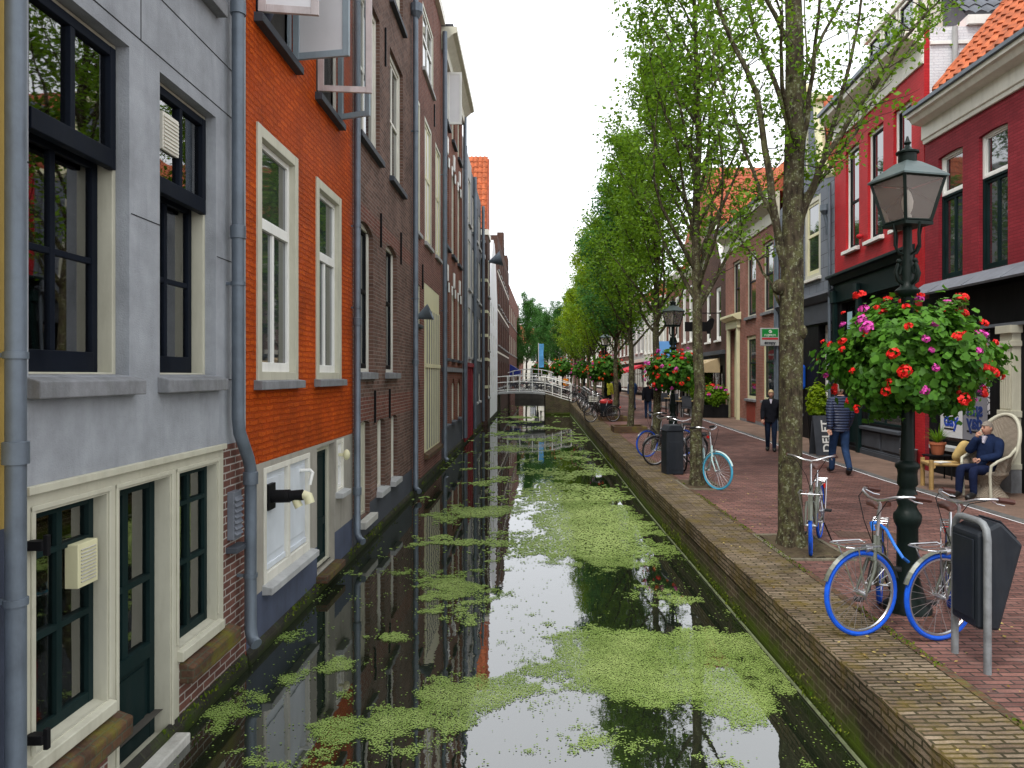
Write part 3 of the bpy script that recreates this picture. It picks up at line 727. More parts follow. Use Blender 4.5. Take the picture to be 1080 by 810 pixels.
# ---------------------------------------------------------------- red house with heavy cream cornice
H5Y = 21.92
ops5 = []
for k in range(3):
    c = 1.35 + k * 2.0
    ops5 += [(c - .55, c + .55, 2.65, 5.2, .2, .3), (c - .55, c + .55, 6.15, 9.2, .2, .3), (c - .5, c + .5, .55, 2.0, .2, .25), (c - .5, c + .5, 10.0, 11.55, .2)]
h5 = left_house('house', 'red brick house with white keystones above arched windows and a heavy cream cornice', H5Y, 6.6, 12.3, ['red_brick', 'plaster_dark'], ops5, [(0, 7, -1, .5, 1)])
for i, o in enumerate(ops5):
    window(h5, o[0], o[1], o[2], o[3], .08, .09, 'cream', .05, 'offwhite', (.5,), ((.55, .06),), 'glass_dark', (.10, .1, 'plaster_dark', .05))
    if i % 4 < 2:
        m = (o[0] + o[1]) / 2
        ks = MB(); ks.prism([(m - .11, o[3] - .12), (m + .11, o[3] - .12), (m + .16, o[3] + .38), (m - .16, o[3] + .38)], 'y', -.05, .0); ks.build('keystone', M['white'], h5)
        for e in (o[0] - .08, o[1] - .14): ks = MB(); ks.box(e, e + .22, -.03, .0, o[3] - .42, o[3] - .12); ks.build('springer_stone', M['white'], h5)
q = MB(); q.prism([(0, 11.75), (-.10, 11.75), (-.12, 12.0), (-.34, 12.2), (-.46, 12.25), (-.46, 12.42), (0, 12.42)], 'x', -.05, 6.6)
q.build('cornice', M['cream'], h5)
q = MB(); q.box(-.05, 6.6, -.35, 8, 12.42, 12.5); q.build('roof', M['roof_flat'], h5)
casement(h5, (1.5, 0), R(-90), .46, 10.05, 11.7, 'white', 'mirror_white')
q = MB(); q.box(0, 6.6, -.06, 0, 2.22, 2.36); q.build('string_course', M['stone'], h5)
footing(h5, 6.6, -.4)
pipe(h5, [(6.45, -.12, 12), (6.45, -.12, -.3)], .07, [(6.45, -.12, 4)])

# ---------------------------------------------------------------- farther houses on the left bank
def plain_left(label, y0, L, z1, mats, rows, n, wm=('cream', 'offwhite'), zones=(), x=-2.65, arch=0, rot=0, extra=None, sill='plaster_lightgrey', wfrac=.5):
    ops = []
    for k in range(n):
        c = L * (k + .5) / n; w = L / n * wfrac / 2
        for (a, b) in rows: ops.append((c - w, c + w, a, b, .16, arch))
    root = left_house('house', label, y0, L, z1, mats, ops, zones, x=x, rot=rot)
    for o in ops: window(root, o[0], o[1], o[2], o[3], .06, .09, wm[0], .06, wm[1], (.5,), ((.55, .06),), 'glass_dark', (.09, .1, sill, .04))
    return root
h6 = plain_left('narrow pale grey plastered house with a red wooden front at the water', 28.55, 4.4, 11.4, ['plaster_lightgrey', 'darkred_paint'], [(2.9, 5.0), (5.8, 7.9), (8.6, 10.5)], 2)
q = MB(); q.box(.3, 4.0, -.06, .0, -.5, 2.45)
for i in range(5): q.box(.35 + i * .9, .45 + i * .9, -.10, -.06, -.5, 2.45)
q.box(.2, 4.1, -.14, 0, 2.45, 2.62); q.build('wooden_front', M['darkred_paint'], h6)
pipe(h6, [(.15, -.12, 11), (.15, -.12, -.3)], .07); footing(h6, 4.4, -.4)
h7 = plain_left('narrow dark slate coloured house with white framed windows', 33.0, 6.1, 11.2, ['plaster_dark', 'plum_brick'], [(.8, 2.2), (2.9, 5.0), (5.8, 7.9), (8.6, 10.3)], 3, ('offwhite', 'offwhite'))
pipe(h7, [(.2, -.14, 11), (.2, -.14, -.3)], .08); pipe(h7, [(5.9, -.14, 11), (5.9, -.14, -.3)], .08); footing(h7, 6.1, -.4)
h8 = plain_left('narrow brown brick house with cream stone bands and a steep orange tiled roof', 40.2, 2.4, 10.0, ['dark_brown_brick', 'cream_yellow'], [(.9, 2.6), (3.5, 5.6), (6.5, 8.6)], 1, zones=[(0, 8, z, z + .16, 1) for z in (1.4, 2.9, 4.2, 5.5, 7.2)], x=-2.36)
for z in (1.4, 2.9, 4.2, 5.5, 7.2):
    q = MB(); q.box(-.02, -.001, .001, 4, z, z + .16); q.build('stone_band', M['cream_yellow'], h8)
q = MB(); q.box(-.03, 2.4, -.06, 4.5, 9.75, 10.05); q.build('cornice', M['offwhite'], h8)
q = MB(); q.prism([(.0, 10.05), (2.15, 14.5), (2.39, 10.05)], 'y', .02, 6, 1); tile_sheet(q, (-.02, 5.6, 10.08), (0, -.25, 0), (.17, 0, .35), 22, 13, .035, .03); q.build('roof', [M['tile_orange'], M['tile_red']], h8)
q = MB(); q.box(-.6, -.02, .1, .5, 8.4, 8.6); q.box(-.6, -.02, .1, .5, 9.3, 9.36); q.build('balcony', M['plaster_lightgrey'], h8)
q = MB(); q.lathe([(.08, 0), (.09, .1), (.42, .7), (.40, .7), (.08, .12)], 16); q.xf(Matrix.Translation((-.5, -.1, 8.2)) @ Matrix.Rotation(R(75), 4, 'X')); q.build('exhaust_cowl', M['zinc'], h8, smooth=True)
footing(h8, 2.4, -.4)
gapw = thing('garden_wall', 'low brick wall filling the gap before the brown banded house', 'wall', (-2.65, 39.12, 0), PI / 2); q = MB(); q.box(0, 1.1, 0, .4, -1, 2.4); q.build('wall', M['dark_brown_brick'], gapw); q = MB(); q.box(0, 1.08, -.04, .44, 2.4, 2.5); q.build('coping', M['stone'], gapw)
W9 = [(.8 + 3.0 * k, 1.9 + 3.0 * k, a, b, .15) for k in range(3) for a, b in ((1.0, 2.4), (3.2, 4.6), (5.2, 6.4))]
h9 = left_house('house', 'white plastered gabled house beyond the orange tiled roof', 42.65, 9.4, 6.9, ['plaster_white'], W9, gable=[(0, 6.9), (9.4, 6.9), (6.4, 10.2), (5.6, 10.6), (3.8, 10.6), (3.0, 10.2)], x=-2.36)
for o in W9: window(h9, o[0], o[1], o[2], o[3], .05, .08, 'white', .06, 'white', (.5,), ((.5, .06),), 'glass_dark')
q = MB(); q.prism([(0, 6.9), (9.4, 6.9), (4.7, 10.4)], 'y', .3, 8); q.build('roof', M['tile_orange'], h9); footing(h9, 9.4, -.4)
h10 = plain_left('tall brown brick corner house with stone bands and stepped roofline', 52.1, 20, 12.0, ['dark_brown_brick', 'offwhite'], [(1.2, 3.2), (4.3, 6.2), (7.2, 9.0), (9.7, 11.2)], 6, ('redbrown_brick', 'redbrown_brick'), zones=[(0, 20, z, z + .14, 1) for z in (3.7, 6.7, 9.4)], x=-2.36, rot=R(-.6))
for i, (a, b, hh) in enumerate(((7, 10.4, 12.9), (7.8, 9.6, 13.4), (8.3, 9.1, 13.8), (15, 18, 13.0))):
    q = MB(); q.box(a, b, -.02 - .01 * i, .5, 12.0, hh); q.build('gable_step', M['dark_brown_brick'], h10)
q = MB(); q.prism([(0.3, 12.0), (7.7, 12.0), (4, 15)], 'x', 5, 20); q.build('roof', M['tile_red'], h10)
h11 = plain_left('brown house beyond the corner house with small windows and red roof', 72.5, 26, 11.0, ['redbrown_brick', 'offwhite'], [(1.2, 3.2), (4.3, 6.2), (7.4, 9.2)], 7, x=-2.14, rot=R(-1.2))
q = MB(); q.prism([(0.3, 11), (7.7, 11), (4, 14)], 'x', 0, 26); q.build('roof', M['tile_red'], h11)
aw = MB(); aw.prism([(0, 3.2), (-1.0, 2.6), (-1.0, 2.1), (0, 2.1)], 'x', 1, 4.5); aw.build('awning', simple('blue_canvas', (.015, .03, .22), .8), h11)
# ================================================================== right-hand street front
def right_house(label, near, far, z1, mats, opf, zones=(), depth=9, gable=None, z0=-.3, joints=(), name='house', side_mi=0):
    """near/far: plan points of the facade; opf(U) gives openings; U maps a street distance to the facade's own u"""
    N, F = Vector((*near, 0)), Vector((*far, 0)); d = N - F; L = d.length
    root = thing(name, label, 'house', (far[0], far[1], 0), math.atan2(d.y, d.x))
    U = lambda y: (far[1] - y) / (far[1] - near[1]) * L
    ops = [(U(b), U(a), c, e, *rest) for (a, b, c, e, *rest) in opf]
    wall_mesh(L, z0, z1, depth, ops, [(max(0, U(b)), min(L, U(a)), c, e, m) for (a, b, c, e, m) in zones], gable=gable, mats=None, joints=joints, side_mi=side_mi).build('wall', [M[m] for m in mats], root)
    return root, U, L, ops

def text_mesh(txt, size, mat, parent, name='lettering', extrude=.004, align='CENTER', sx=1.0, bold=0.0):
    cu = bpy.data.curves.new('lettering', 'FONT'); cu.body = txt; cu.size = size; cu.extrude = extrude; cu.align_x = align; cu.align_y = 'CENTER'; cu.offset = bold
    o = bpy.data.objects.new('tmp', cu); COL.objects.link(o)
    bpy.context.view_layer.update()
    me = bpy.data.meshes.new_from_object(o.evaluated_get(bpy.context.evaluated_depsgraph_get()))
    bpy.data.objects.remove(o)
    me.materials.clear(); me.materials.append(mat)
    q = bpy.data.objects.new(name, me); COL.objects.link(q); q.parent = parent; q.scale = (sx, 1, 1)
    return q

# ---------------------------------------------------------------- dark red shop
r1, U, L, ops = right_house('dark red painted brick shop house with black fascia at the right edge', (8.75, 9.0), (8.75, 16.42), 8.0,
    ['darkred_paint', 'black'],
    [(14.99, 15.88, 4.13, 6.78, .2, .03), (13.57, 14.45, 4.13, 6.78, .2, .03), (12.1, 13.0, 4.13, 6.78, .2, .03), (10.4, 11.3, 4.13, 6.78, .2, .03), (14.1, 16.05, .62, 3.05, .25), (11.75, 13.0, .05, 3.05, .5), (9.4, 11.4, .6, 3.05, .25)],
    [(8, 16.25, -.3, 3.9, 1)])
for o in ops[:4]:
    window(r1, o[0], o[1], 5.93, o[3], .10, .065, 'white', .03, 'white', (), (), 'glass_dark')
    window(r1, o[0], o[1], o[2], 5.93, .10, .05, 'darkgreen', .065, 'darkgreen', (.5,), (), 'glass_dark')
w_ = window(r1, ops[4][0], ops[4][1], ops[4][2], ops[4][3], .1, .07, 'black', .03, 'black', (.52,), ((.62, .05),), 'glass_shop', (.12, .09, 'plaster_lightgrey', .0))
window(r1, ops[5][0], ops[5][1], ops[5][2], ops[5][3], .4, .08, 'black', .05, 'black', (), ((.75, .06),), 'glass_shop', None, 'door', panel=(.3, 'black'))
window(r1, ops[6][0], ops[6][1], ops[6][2], ops[6][3], .1, .07, 'black', .03, 'black', (.5,), ((.62, .05),), 'glass_shop')
q = MB(); q.box(0, L, -.06, 0, 3.05, 3.78); fa = q.build('fascia', M['black'], r1, bevel=.004)
q = MB(); q.box(0, L, -.10, 0, 3.0, 3.06); q.build('moulding', M['lead'], r1)
q = MB(); q.prism([(-.42, 3.80), (0, 4.06), (0, 4.12), (-.03, 4.12), (-.44, 3.84)], 'x', 0, L)
for i in range(6): q.prism([(-.425, 3.835), (-.01, 4.10), (-.01, 4.13), (-.43, 3.86)], 'x', i * 1.2 + .9, i * 1.2 + .93)
q.build('lead_canopy', M['lead'], r1)
q = MB(); q.prism([(0, 7.22), (-.05, 7.22), (-.06, 7.3), (-.09, 7.32), (-.09, 7.62), (-.30, 7.66), (-.36, 7.76), (-.42, 7.78), (-.42, 7.87), (0, 7.95)], 'x', .0, L)
q.build('cornice', M['offwhite'], r1, bevel=.006)
q = MB(); q.prism([(-.38, 7.87), (-.48, 7.875), (-.48, 7.95), (-.36, 7.96)], 'x', -.05, L); q.build('gutter', M['zinc'], r1)
q = MB(); q.box(U(12.2), U(11.8), -.16, -.0, 7.2, 7.86); q.build('bracket', M['offwhite'], r1, bevel=.01)
q = MB(); q.prism([(-.28, 7.96), (2.6, 11.55), (8.7, 7.96)], 'x', 1.02, L - .02, 1)
tile_sheet(q, (1.0, -.34, 7.99), (.26, 0, 0), (0, .235, .292), int((L - 1.0) / .26), 12, .04, .04, 0)
q.build('roof', [M['tile_orange'], M['tile_red']], r1)
q = MB()
for i in range(10): q.tube([(1.02, -.30 + i * .28, 8.05 + i * .348), (1.02, .0 + i * .28, 8.42 + i * .348)], [.11, .09], 8)
q.build('verge_tiles', M['tile_orange'], r1, smooth=True)
# pilaster with fluted shaft at the near side
q = MB(); px0, px1 = U(13.55), U(13.2)
q.box(px0, px1, -.16, 0, .42, 3.0); q.box(px0 - .03, px1 + .03, -.20, 0, 2.62, 2.72); q.box(px0 - .05, px1 + .05, -.22, 0, 2.86, 3.0); q.box(px0 - .03, px1 + .03, -.20, 0, 1.35, 1.47); q.box(px0 - .03, px1 + .03, -.20, 0, .42, .52)
for i in range(6): q.box(px0 + .03 + i * .05, px0 + .055 + i * .05, -.175, -.16, .56, 1.32); q.box(px0 + .03 + i * .05, px0 + .055 + i * .05, -.175, -.16, 1.5, 2.58)
q.build('pilaster', M['cream'], r1, bevel=.005)
q = MB(); q.box(px0 - .02, px1 + .02, -.19, 0, -.2, .419); q.build('plinth', M['stone'], r1, bevel=.006)
gold = paint('aged_gold', (.36, .27, .12), .4, .6, .2, 6, 0, 30, .5)
tx = text_mesh('STORE', .42, gold, fa, sx=.62, extrude=.012); tx.location = (U(15.05), -.075, 3.53); tx.rotation_euler = (PI / 2, 0, 0)
# lace pattern film on upper shop panes
t = NT('white_lace_film'); v_ = t.coord('Object'); vo = t.node('ShaderNodeTexVoronoi', Scale=9.0, _feature='DISTANCE_TO_EDGE'); t.set(vo.inputs['Vector'], v_)
M['lace'] = t.done(t.mix(t.mapr(vo.outputs[0], .06, .12), (.03, .03, .035), (.62, .62, .66)), .5, 0, None, .3)
q = MB(); q.box(U(14.95), U(14.15), .088, .094, 2.1, 2.98); q.box(U(14.42), U(14.15), .088, .094, 1.35, 2.05); q.build('window_film', M['lace'], w_)
# poster, and a duller copy of it with mirrored lettering
pw = paint('poster_white', (.66, .66, .68), .5, 0, .03, 2, 0, 10, .3); pb = simple('poster_blue', (.01, .055, .42), .5); pgy = paint('poster_grey', (.22, .22, .25), .5, 0, .06, 2, 0, 10, .3); pbd = simple('poster_dull_blue', (.012, .035, .16), .5)
for i, (yc, lab, base, ink, mir) in enumerate(((15.55, 'white poster with blue lettering in the dark shop window', pw, pb, 1), (14.72, 'dull grey mirrored copy of the blue lettered poster in the shop window', pgy, pbd, -1))):
    po = thing('poster', lab, 'poster', (8.75 + .086, yc, 1.22), -PI / 2, None)
    q = MB(); q.box(-.40, .40, -.004, .006, -.42, .46); q.build('sheet', base, po)
    for s_, zz in (('sun', .20), ('day', -.06)):
        tx = text_mesh(s_, .40, ink, po, sx=mir * .95, bold=.012); tx.location = (0, -.008, zz); tx.rotation_euler = (PI / 2, 0, 0)
    q = MB(); q.box(-.26, .16, -.010, -.004, -.26, -.23); q.build('rule', M['black'], po)

# ---------------------------------------------------------------- bright red shop house
r2, U, L, ops = right_house('bright red painted house with white cornice and dark green shop front', (8.75, 16.46), (9.1, 22.15), 9.85,
    ['red_paint', 'black', 'plaster_dark', 'white_brick'],
    [(20.25, 21.25, 5.65, 8.52, .18), (18.65, 19.65, 5.65, 8.52, .18), (17.08, 18.05, 5.65, 8.52, .18),
     (20.3, 21.6, .1, 4.2, .35), (17.6, 20.0, .75, 4.2, .25)],
    [(16.9, 22.3, -.3, 4.75, 1), (17.3, 20.2, -.3, .75, 2)], side_mi=3)
for o in ops[:3]:
    window(r2, o[0], o[1], o[2], o[3], .10, .08, 'white', .05, 'black', (), ((.47, .07),), 'glass_dark', (.12, .10, 'white', .06))
window(r2, *ops[3][:4], .2, .10, 'black', .06, 'darkgreen', (), ((.70, .08),), 'glass_dark', None, 'door', panel=(.28, 'darkgreen'))
window(r2, *ops[4][:4], .1, .10, 'black', .04, 'darkgreen', (.5,), ((.72, .08),), 'glass_shop', (.10, .08, 'plaster_dark', .0))
q = MB(); q.box(U(22.1), U(16.95), -.05, 0, 4.25, 4.78); q.prism([(0, 4.78), (-.12, 4.80), (-.18, 4.95), (-.28, 4.98), (-.28, 5.05), (0, 5.12)], 'x', U(22.2), U(16.9))
for y_ in (22.0, 20.15, 17.15): q.box(U(y_) - .1, U(y_) + .1, -.10, 0, -.2, 4.25); q.box(U(y_) - .13, U(y_) + .13, -.16, 0, 4.25, 4.6)
q.build('shop_cornice', M['darkgreen'], r2, bevel=.006)
q = MB(); q.box(U(20.05), U(17.35), -.06, 0, -.1, .12); q.box(U(20.05), U(17.35), -.035, 0, .12, .16); q.box(U(20.0), U(18.8), -.03, 0, .22, .62); q.box(U(18.65), U(17.4), -.03, 0, .22, .62); q.build('stall_riser', M['plaster_dark'], r2, bevel=.008)
q = MB(); q.prism([(0, 9.05), (-.05, 9.05), (-.06, 9.16), (-.03, 9.18), (-.03, 9.5), (-.1, 9.52), (-.3, 9.6), (-.42, 9.68), (-.42, 9.82), (0, 9.9)], 'x', -.1, L); q.build('cornice', M['offwhite'], r2, bevel=.006)
q = MB(); q.prism([(-.36, 9.84), (-.50, 9.84), (-.50, 9.94), (-.36, 9.94)], 'x', -.1, L); q.build('gutter', M['zinc'], r2)
q = MB(); q.prism([(0.01, 10.06), (L / 2, 12.9), (L, 10.06)], 'y', .95, 9, 1); tile_sheet(q, (L + .06, .85, 10.1), (0, .27, 0), (-.27, 0, .27), 30, 10, .03, .03); q.build('roof', [M['tile_grey'], M['tile_grey']], r2)
q = MB(); q.box(0, L + .1, .9, 9, 9.86, 10.06); q.box(L, L + .05, .12, 9, 9.45, 9.52); q.build('side_cornice', M['white'], r2)
q = MB(); q.tube([(L + .09, .62, 7.0), (L + .09, .62, 9.8)], .06, 10); q.build('downpipe', M['plaster_lightgrey'], r2, smooth=True)
dm = MB(); u0, u1 = U(20.6), U(17.6)
dm.box(u0, u1, .5, 2.0, 9.86, 11.35); dm.box(u0 - .15, u1 + .15, .3, 2.1, 11.35, 11.5)
dmo = dm.build('dormer', M['offwhite'], r2)
for i in range(3):
    a = u0 + .12 + i * (u1 - u0 - .1) / 3; window(r2, a, a + (u1 - u0) / 3 - .15, 10.2, 11.28, .36, .06, 'offwhite', .04, 'charcoal', (), (), 'glass_dark')
q = MB(); q.box(U(21.1), U(20.75), -.012, -.003, 2.5, 3.9); o_ = q.build('notice', simple('pale_blue_notice', (.35, .55, .62), .5), r2)
q = MB(); q.ball((U(20.0), -.08, 5.86), (.07, .09, .07), 10, 8); q.build('alarm_box', M['red_paint'], r2, smooth=True)
# ---------------------------------------------------------------- slate-clad neck-gable house
gb = lambda L: [(0, 8.2), (L, 8.2), (L - .8, 8.35), (L - 1.25, 8.9), (L - 1.45, 9.8), (L - 1.6, 10.9), (1.6, 10.9), (1.45, 9.8), (1.25, 8.9), (.8, 8.35)]
r3, U, L, ops = right_house('grey slate clad house with cream scrolled gable and orange roof', (9.1, 22.2), (9.22, 27.4), 8.2,
    ['slate', 'black', 'slate'], [(23.3, 24.7, 5.25, 7.85, .15), (25.2, 26.5, 5.25, 7.85, .15), (24.9, 27.0, .8, 3.6, .2), (22.4, 23.5, .1, 3.7, .35), (24.4, 25.2, 8.8, 10.2, .15)], [(22, 28, -.3, 4.5, 1)], gable=None)
gq = MB(); gq.prism([(u, z) for u, z in gb(L)], 'y', .0, .28); gq.build('gable', M['slate'], r3)
gt = MB()
P = gb(L)
for (a, b) in zip(P[1:6], P[2:6]): gt.tube([(a[0], .1, a[1]), (b[0], .1, b[1])], .16, 8)
P2 = [P[9], P[8], P[7], P[6]] if len(P) > 9 else P
for (a, b) in zip(P2, P2[1:]): gt.tube([(a[0], .1, a[1]), (b[0], .1, b[1])], .16, 8)
gt.box(1.3, L - 1.3, -.12, .3, 10.9, 11.05); gt.prism([(1.3, 11.05), (L - 1.3, 11.05), (L / 2, 11.6)], 'y', -.08, .3); gt.ball((L / 2, .1, 11.75), .14)
gt.build('gable_scroll', M['cream_yellow'], r3)
for o in ops[:2]: window(r3, o[0], o[1], o[2], o[3], .03, .16, 'cream', .09, 'cream_yellow', (), ((.55, .10),), 'glass_dark', (.09, .1, 'offwhite', .06))
window(r3, *ops[2][:4], .1, .08, 'black', .05, 'black', (), ((.75, .06),), 'glass_shop', (.08, .08, 'stone', 0))
window(r3, *ops[3][:4], .25, .12, 'white', .08, 'white', (), ((.72, .07),), 'glass_dark', None, 'door', panel=(.3, 'white'))
window(r3, *ops[4][:4], -.02, .08, 'cream', .06, 'cream', (.5,), (), 'glass_dark')
q = MB(); q.prism([(0, 4.35), (-.10, 4.4), (-.2, 4.6), (0, 4.75)], 'x', .02, L - .02); q.box(.02, L - .02, -.05, 0, 3.75, 4.35); q.build('fascia', M['plaster_dark'], r3)
q = MB(); q.prism([(.0, 8.22), (L, 8.22), (L / 2, 11.5)], 'y', .29, 9, 1)
tile_sheet(q, (L + .02, .3, 8.25), (0, .27, 0), (-.235, 0, .295), 30, 10, .035, .03); q.build('roof', [M['tile_orange'], M['tile_red']], r3)
pipe(r3, [(L - .1, -.1, 7.9), (L - .1, -.1, 0)], .05)
q = MB(); q.lathe([(.05, 0), (.14, .12), (.14, .3), (.10, .3)], 10, (U(22.55), -.15, 7.0)); q.tube([(U(22.55), -.15, 7.0), (U(22.55), -.08, 6.7), (U(22.6), -.05, 6.4)], .05, 8); q.build('hopper', M['zinc'], r3)
pipe(r3, [(.05, -.1, 7.9), (.05, -.1, 0)], .05)

# ---------------------------------------------------------------- pink brick house
r4, U, L, ops = right_house('pinkish brick house with cream cornice, cream doorway and orange roof', (9.22, 27.45), (9.45, 35.9), 7.95,
    ['pink_brick', 'stone'], [(33.2, 34.5, 4.6, 7.35, .2), (30.6, 32.1, 4.6, 7.35, .2), (28.2, 29.6, 4.6, 7.35, .2), (33.3, 35.1, .1, 4.2, .35), (30.6, 32.1, 1.1, 3.8, .2), (28.1, 29.6, 1.1, 3.8, .2)],
    [(27, 36, -.3, .22, 1)])
for o in ops[:3]: window(r4, o[0], o[1], o[2], o[3], .10, .10, 'cream', .06, 'charcoal', (), ((.55, .07),), 'glass_dark', (.10, .12, 'stone', .08))
for o in ops[4:]:
    window(r4, o[0], o[1], o[2], o[3], .08, .16, 'cream_yellow', .06, 'darkgreen', (), ((.58, .07),), 'glass_dark', (.10, .10, 'stone', .05))
    q = MB(); q.box(o[0] + .1, o[1] - .1, -.02, .02, .15, .95); q.build('wall_panel', paint('rust_red_panel', (.22, .035, .02), .6), r4, bevel=.01)
dw = window(r4, *ops[3][:4], .25, .22, 'cream_yellow', .08, 'darkgreen', (), ((.66, .10),), 'glass_dark', None, 'door', panel=(.4, 'darkgreen'))
q = MB(); a, b = ops[3][0], ops[3][1]
for e in (a - .12, b - .16): q.box(e, e + .28, -.12, 0, .1, 4.25)
q.box(a - .2, b + .2, -.14, 0, 4.25, 4.6); q.prism([(0, 4.6), (-.2, 4.62), (-.38, 4.75), (-.38, 4.85), (0, 4.95)], 'x', a - .35, b + .35); q.build('door_surround', M['cream_yellow'], r4, bevel=.01)
q = MB(); q.prism([(0, 7.9), (-.06, 7.9), (-.07, 8.35), (-.14, 8.4), (-.34, 8.55), (-.5, 8.62), (-.5, 8.85), (0, 8.95)], 'x', -.1, L + .05); q.build('cornice', M['cream'], r4, bevel=.008)
q = MB(); q.prism([(-.45, 8.86), (-.58, 8.86), (-.58, 8.98), (-.45, 8.98)], 'x', -.1, L + .05); q.build('gutter', M['plaster_dark'], r4)
q = MB(); q.prism([(-.38, 8.96), (2.55, 12.1), (8.6, 8.96)], 'x', .0, L, 1); tile_sheet(q, (0, -.42, 9.0), (.28, 0, 0), (0, .265, .284), int(L / .28), 11, .035, .03); q.build('roof', [M['tile_orange'], M['tile_red']], r4)
pipe(r4, [(L - .15, -.1, 7.9), (L - .15, -.1, .0)], .06)

# ---------------------------------------------------------------- farther fronts
r5, U, L, ops = right_house('narrow dark brown brick house with white trimmed pointed gable', (9.47, 35.95), (9.65, 41.8), 7.4, ['dark_brown_brick', 'black'],
    [(37.0, 38.2, 3.9, 6.6, .18), (39.4, 40.6, 3.9, 6.6, .18), (36.6, 41.0, .3, 2.6, .4)], [(35, 42, -.3, 3.2, 1)], gable=[(0, 7.4), (5.85, 7.4), (3.9, 9.9), (2.9, 10.3), (1.9, 9.9)])
for o in ops[:2]: window(r5, o[0], o[1], o[2], o[3], .08, .13, 'white', .06, 'white', (), ((.55, .07),), 'glass_dark', (.1, .1, 'white', .05))
window(r5, *ops[2][:4], .2, .1, 'black', .05, 'black', (.33, .66), (), 'glass_shop')
q = MB(); q.tube([(5.85, -.05, 7.4), (3.9, -.05, 9.9), (2.9, -.05, 10.35), (1.9, -.05, 9.9), (0, -.05, 7.4)], .14, 4); q.build('gable_trim', M['white'], r5)
q = MB(); q.prism([(0, 7.45), (5.8, 7.45), (2.9, 10.2)], 'y', .3, 9); q.build('roof', M['tile_red'], r5)
q = MB(); q.prism([(0, 3.0), (-1.3, 2.5), (-1.3, 2.25), (0, 2.25)], 'x', .3, 4.6); q.build('awning', paint('tan_canvas', (.46, .35, .2), .8, 0, .1), r5)
q = MB(); q.box(0, L, -.2, 0, 3.15, 3.35); q.build('shop_cornice', M['plaster_dark'], r5)
back = thing('house', 'large house with broad red tiled roof seen above the pink brick house', 'house', (11.2, 45, 0))
q = MB(); q.box(0, 9, 0, 9, 0, 11.6); q.build('wall', M['plum_brick'], back)
q = MB(); q.prism([(0, 11.6), (3.0, 15.6), (9, 11.6)], 'x', 0, 9, 1); tile_sheet(q, (-.1, -.12, 11.62), (.32, 0, 0), (0, .235, .30), 29, 12, .04, .04); q.build('roof', [M['tile_red'], M['tile_red']], back)
def plain_right(label, near, far, z1, wm, rows, n, cm='white', sm='white', wf=.5, roof='tile_red', shop='black', corn='offwhite', aw=None):
    N, F = Vector((*near, 0)), Vector((*far, 0)); d = N - F; L = d.length; dy = far[1] - near[1]
    opf = []
    for k in range(n):
        c = near[1] + dy * (k + .5) / n; w = dy / n * wf / 2
        for a, b in rows: opf.append((c - w, c + w, a, b, .16))
    k0 = len(opf); opf.append((near[1] + .5, far[1] - .5, .5, 3.0, .3))
    root, U, L, ops = right_house(label, near, far, z1, [wm, shop], opf, [(0, 300, -.3, 3.5, 1)])
    for o in ops[:k0]: window(root, o[0], o[1], o[2], o[3], .05, .13, cm, .06, sm, (.5,), ((.55, .07),), 'glass_dark', (.09, .1, cm, .05))
    window(root, *ops[k0][:4], .15, .12, 'white', .06, 'white', (.2, .4, .6, .8), ((.72, .07),), 'glass_shop')
    q = MB(); q.prism([(0, z1 - .5), (-.1, z1 - .5), (-.3, z1 - .15), (-.3, z1 + .02), (0, z1 + .05)], 'x', 0, L); q.box(0, L, -.15, 0, 3.3, 3.6); q.build('cornice', M[corn], root)
    q = MB(); q.prism([(-.2, z1 + .02), (4, z1 + 3.2), (8.6, z1 + .02)], 'x', 0, L); q.build('roof', M[roof], root)
    if aw:
        q = MB(); q.prism([(0, 3.1), (-1.6, 2.5), (-1.6, 2.3), (0, 2.9)], 'x', .4, L - .4); q.build('awning', M[aw], root)
    return root
M['red_canvas'] = paint('red_canvas', (.5, .02, .04), .8, 0, .1); M['tan_canvas'] = paint('sand_canvas', (.5, .38, .22), .8, 0, .1)
plain_right('brown brick house with tall white windows beyond the pointed gable', (9.66, 41.9), (9.8, 48.2), 8.6, 'plum_brick', [(4.2, 7.6)], 3, aw='tan_canvas')
plain_right('narrow red painted house with one white window beside the brown house', (9.8, 48.3), (9.9, 54.0), 9.0, 'red_brick', [(4.4, 7.4)], 2)
plain_right('cream fronted shop with a row of tall white panelled windows', (9.9, 54.1), (10.0, 65.5), 8.0, 'offwhite', [(4.0, 6.9)], 6, wf=.62, shop='offwhite')
plain_right('pale blue grey house with red awning over its shop', (10.0, 65.6), (10.1, 75.0), 8.6, 'plaster_lightgrey', [(4.2, 6.6)], 3, aw='red_canvas')
plain_right('brown brick house near the far end of the street', (10.1, 75.1), (9.9, 90.0), 8.8, 'redbrown_brick', [(4.2, 6.6)], 5)
plain_right('pale house at the far end of the street', (9.9, 90.1), (9.0, 112.0), 8.6, 'offwhite', [(4.2, 6.6)], 6)
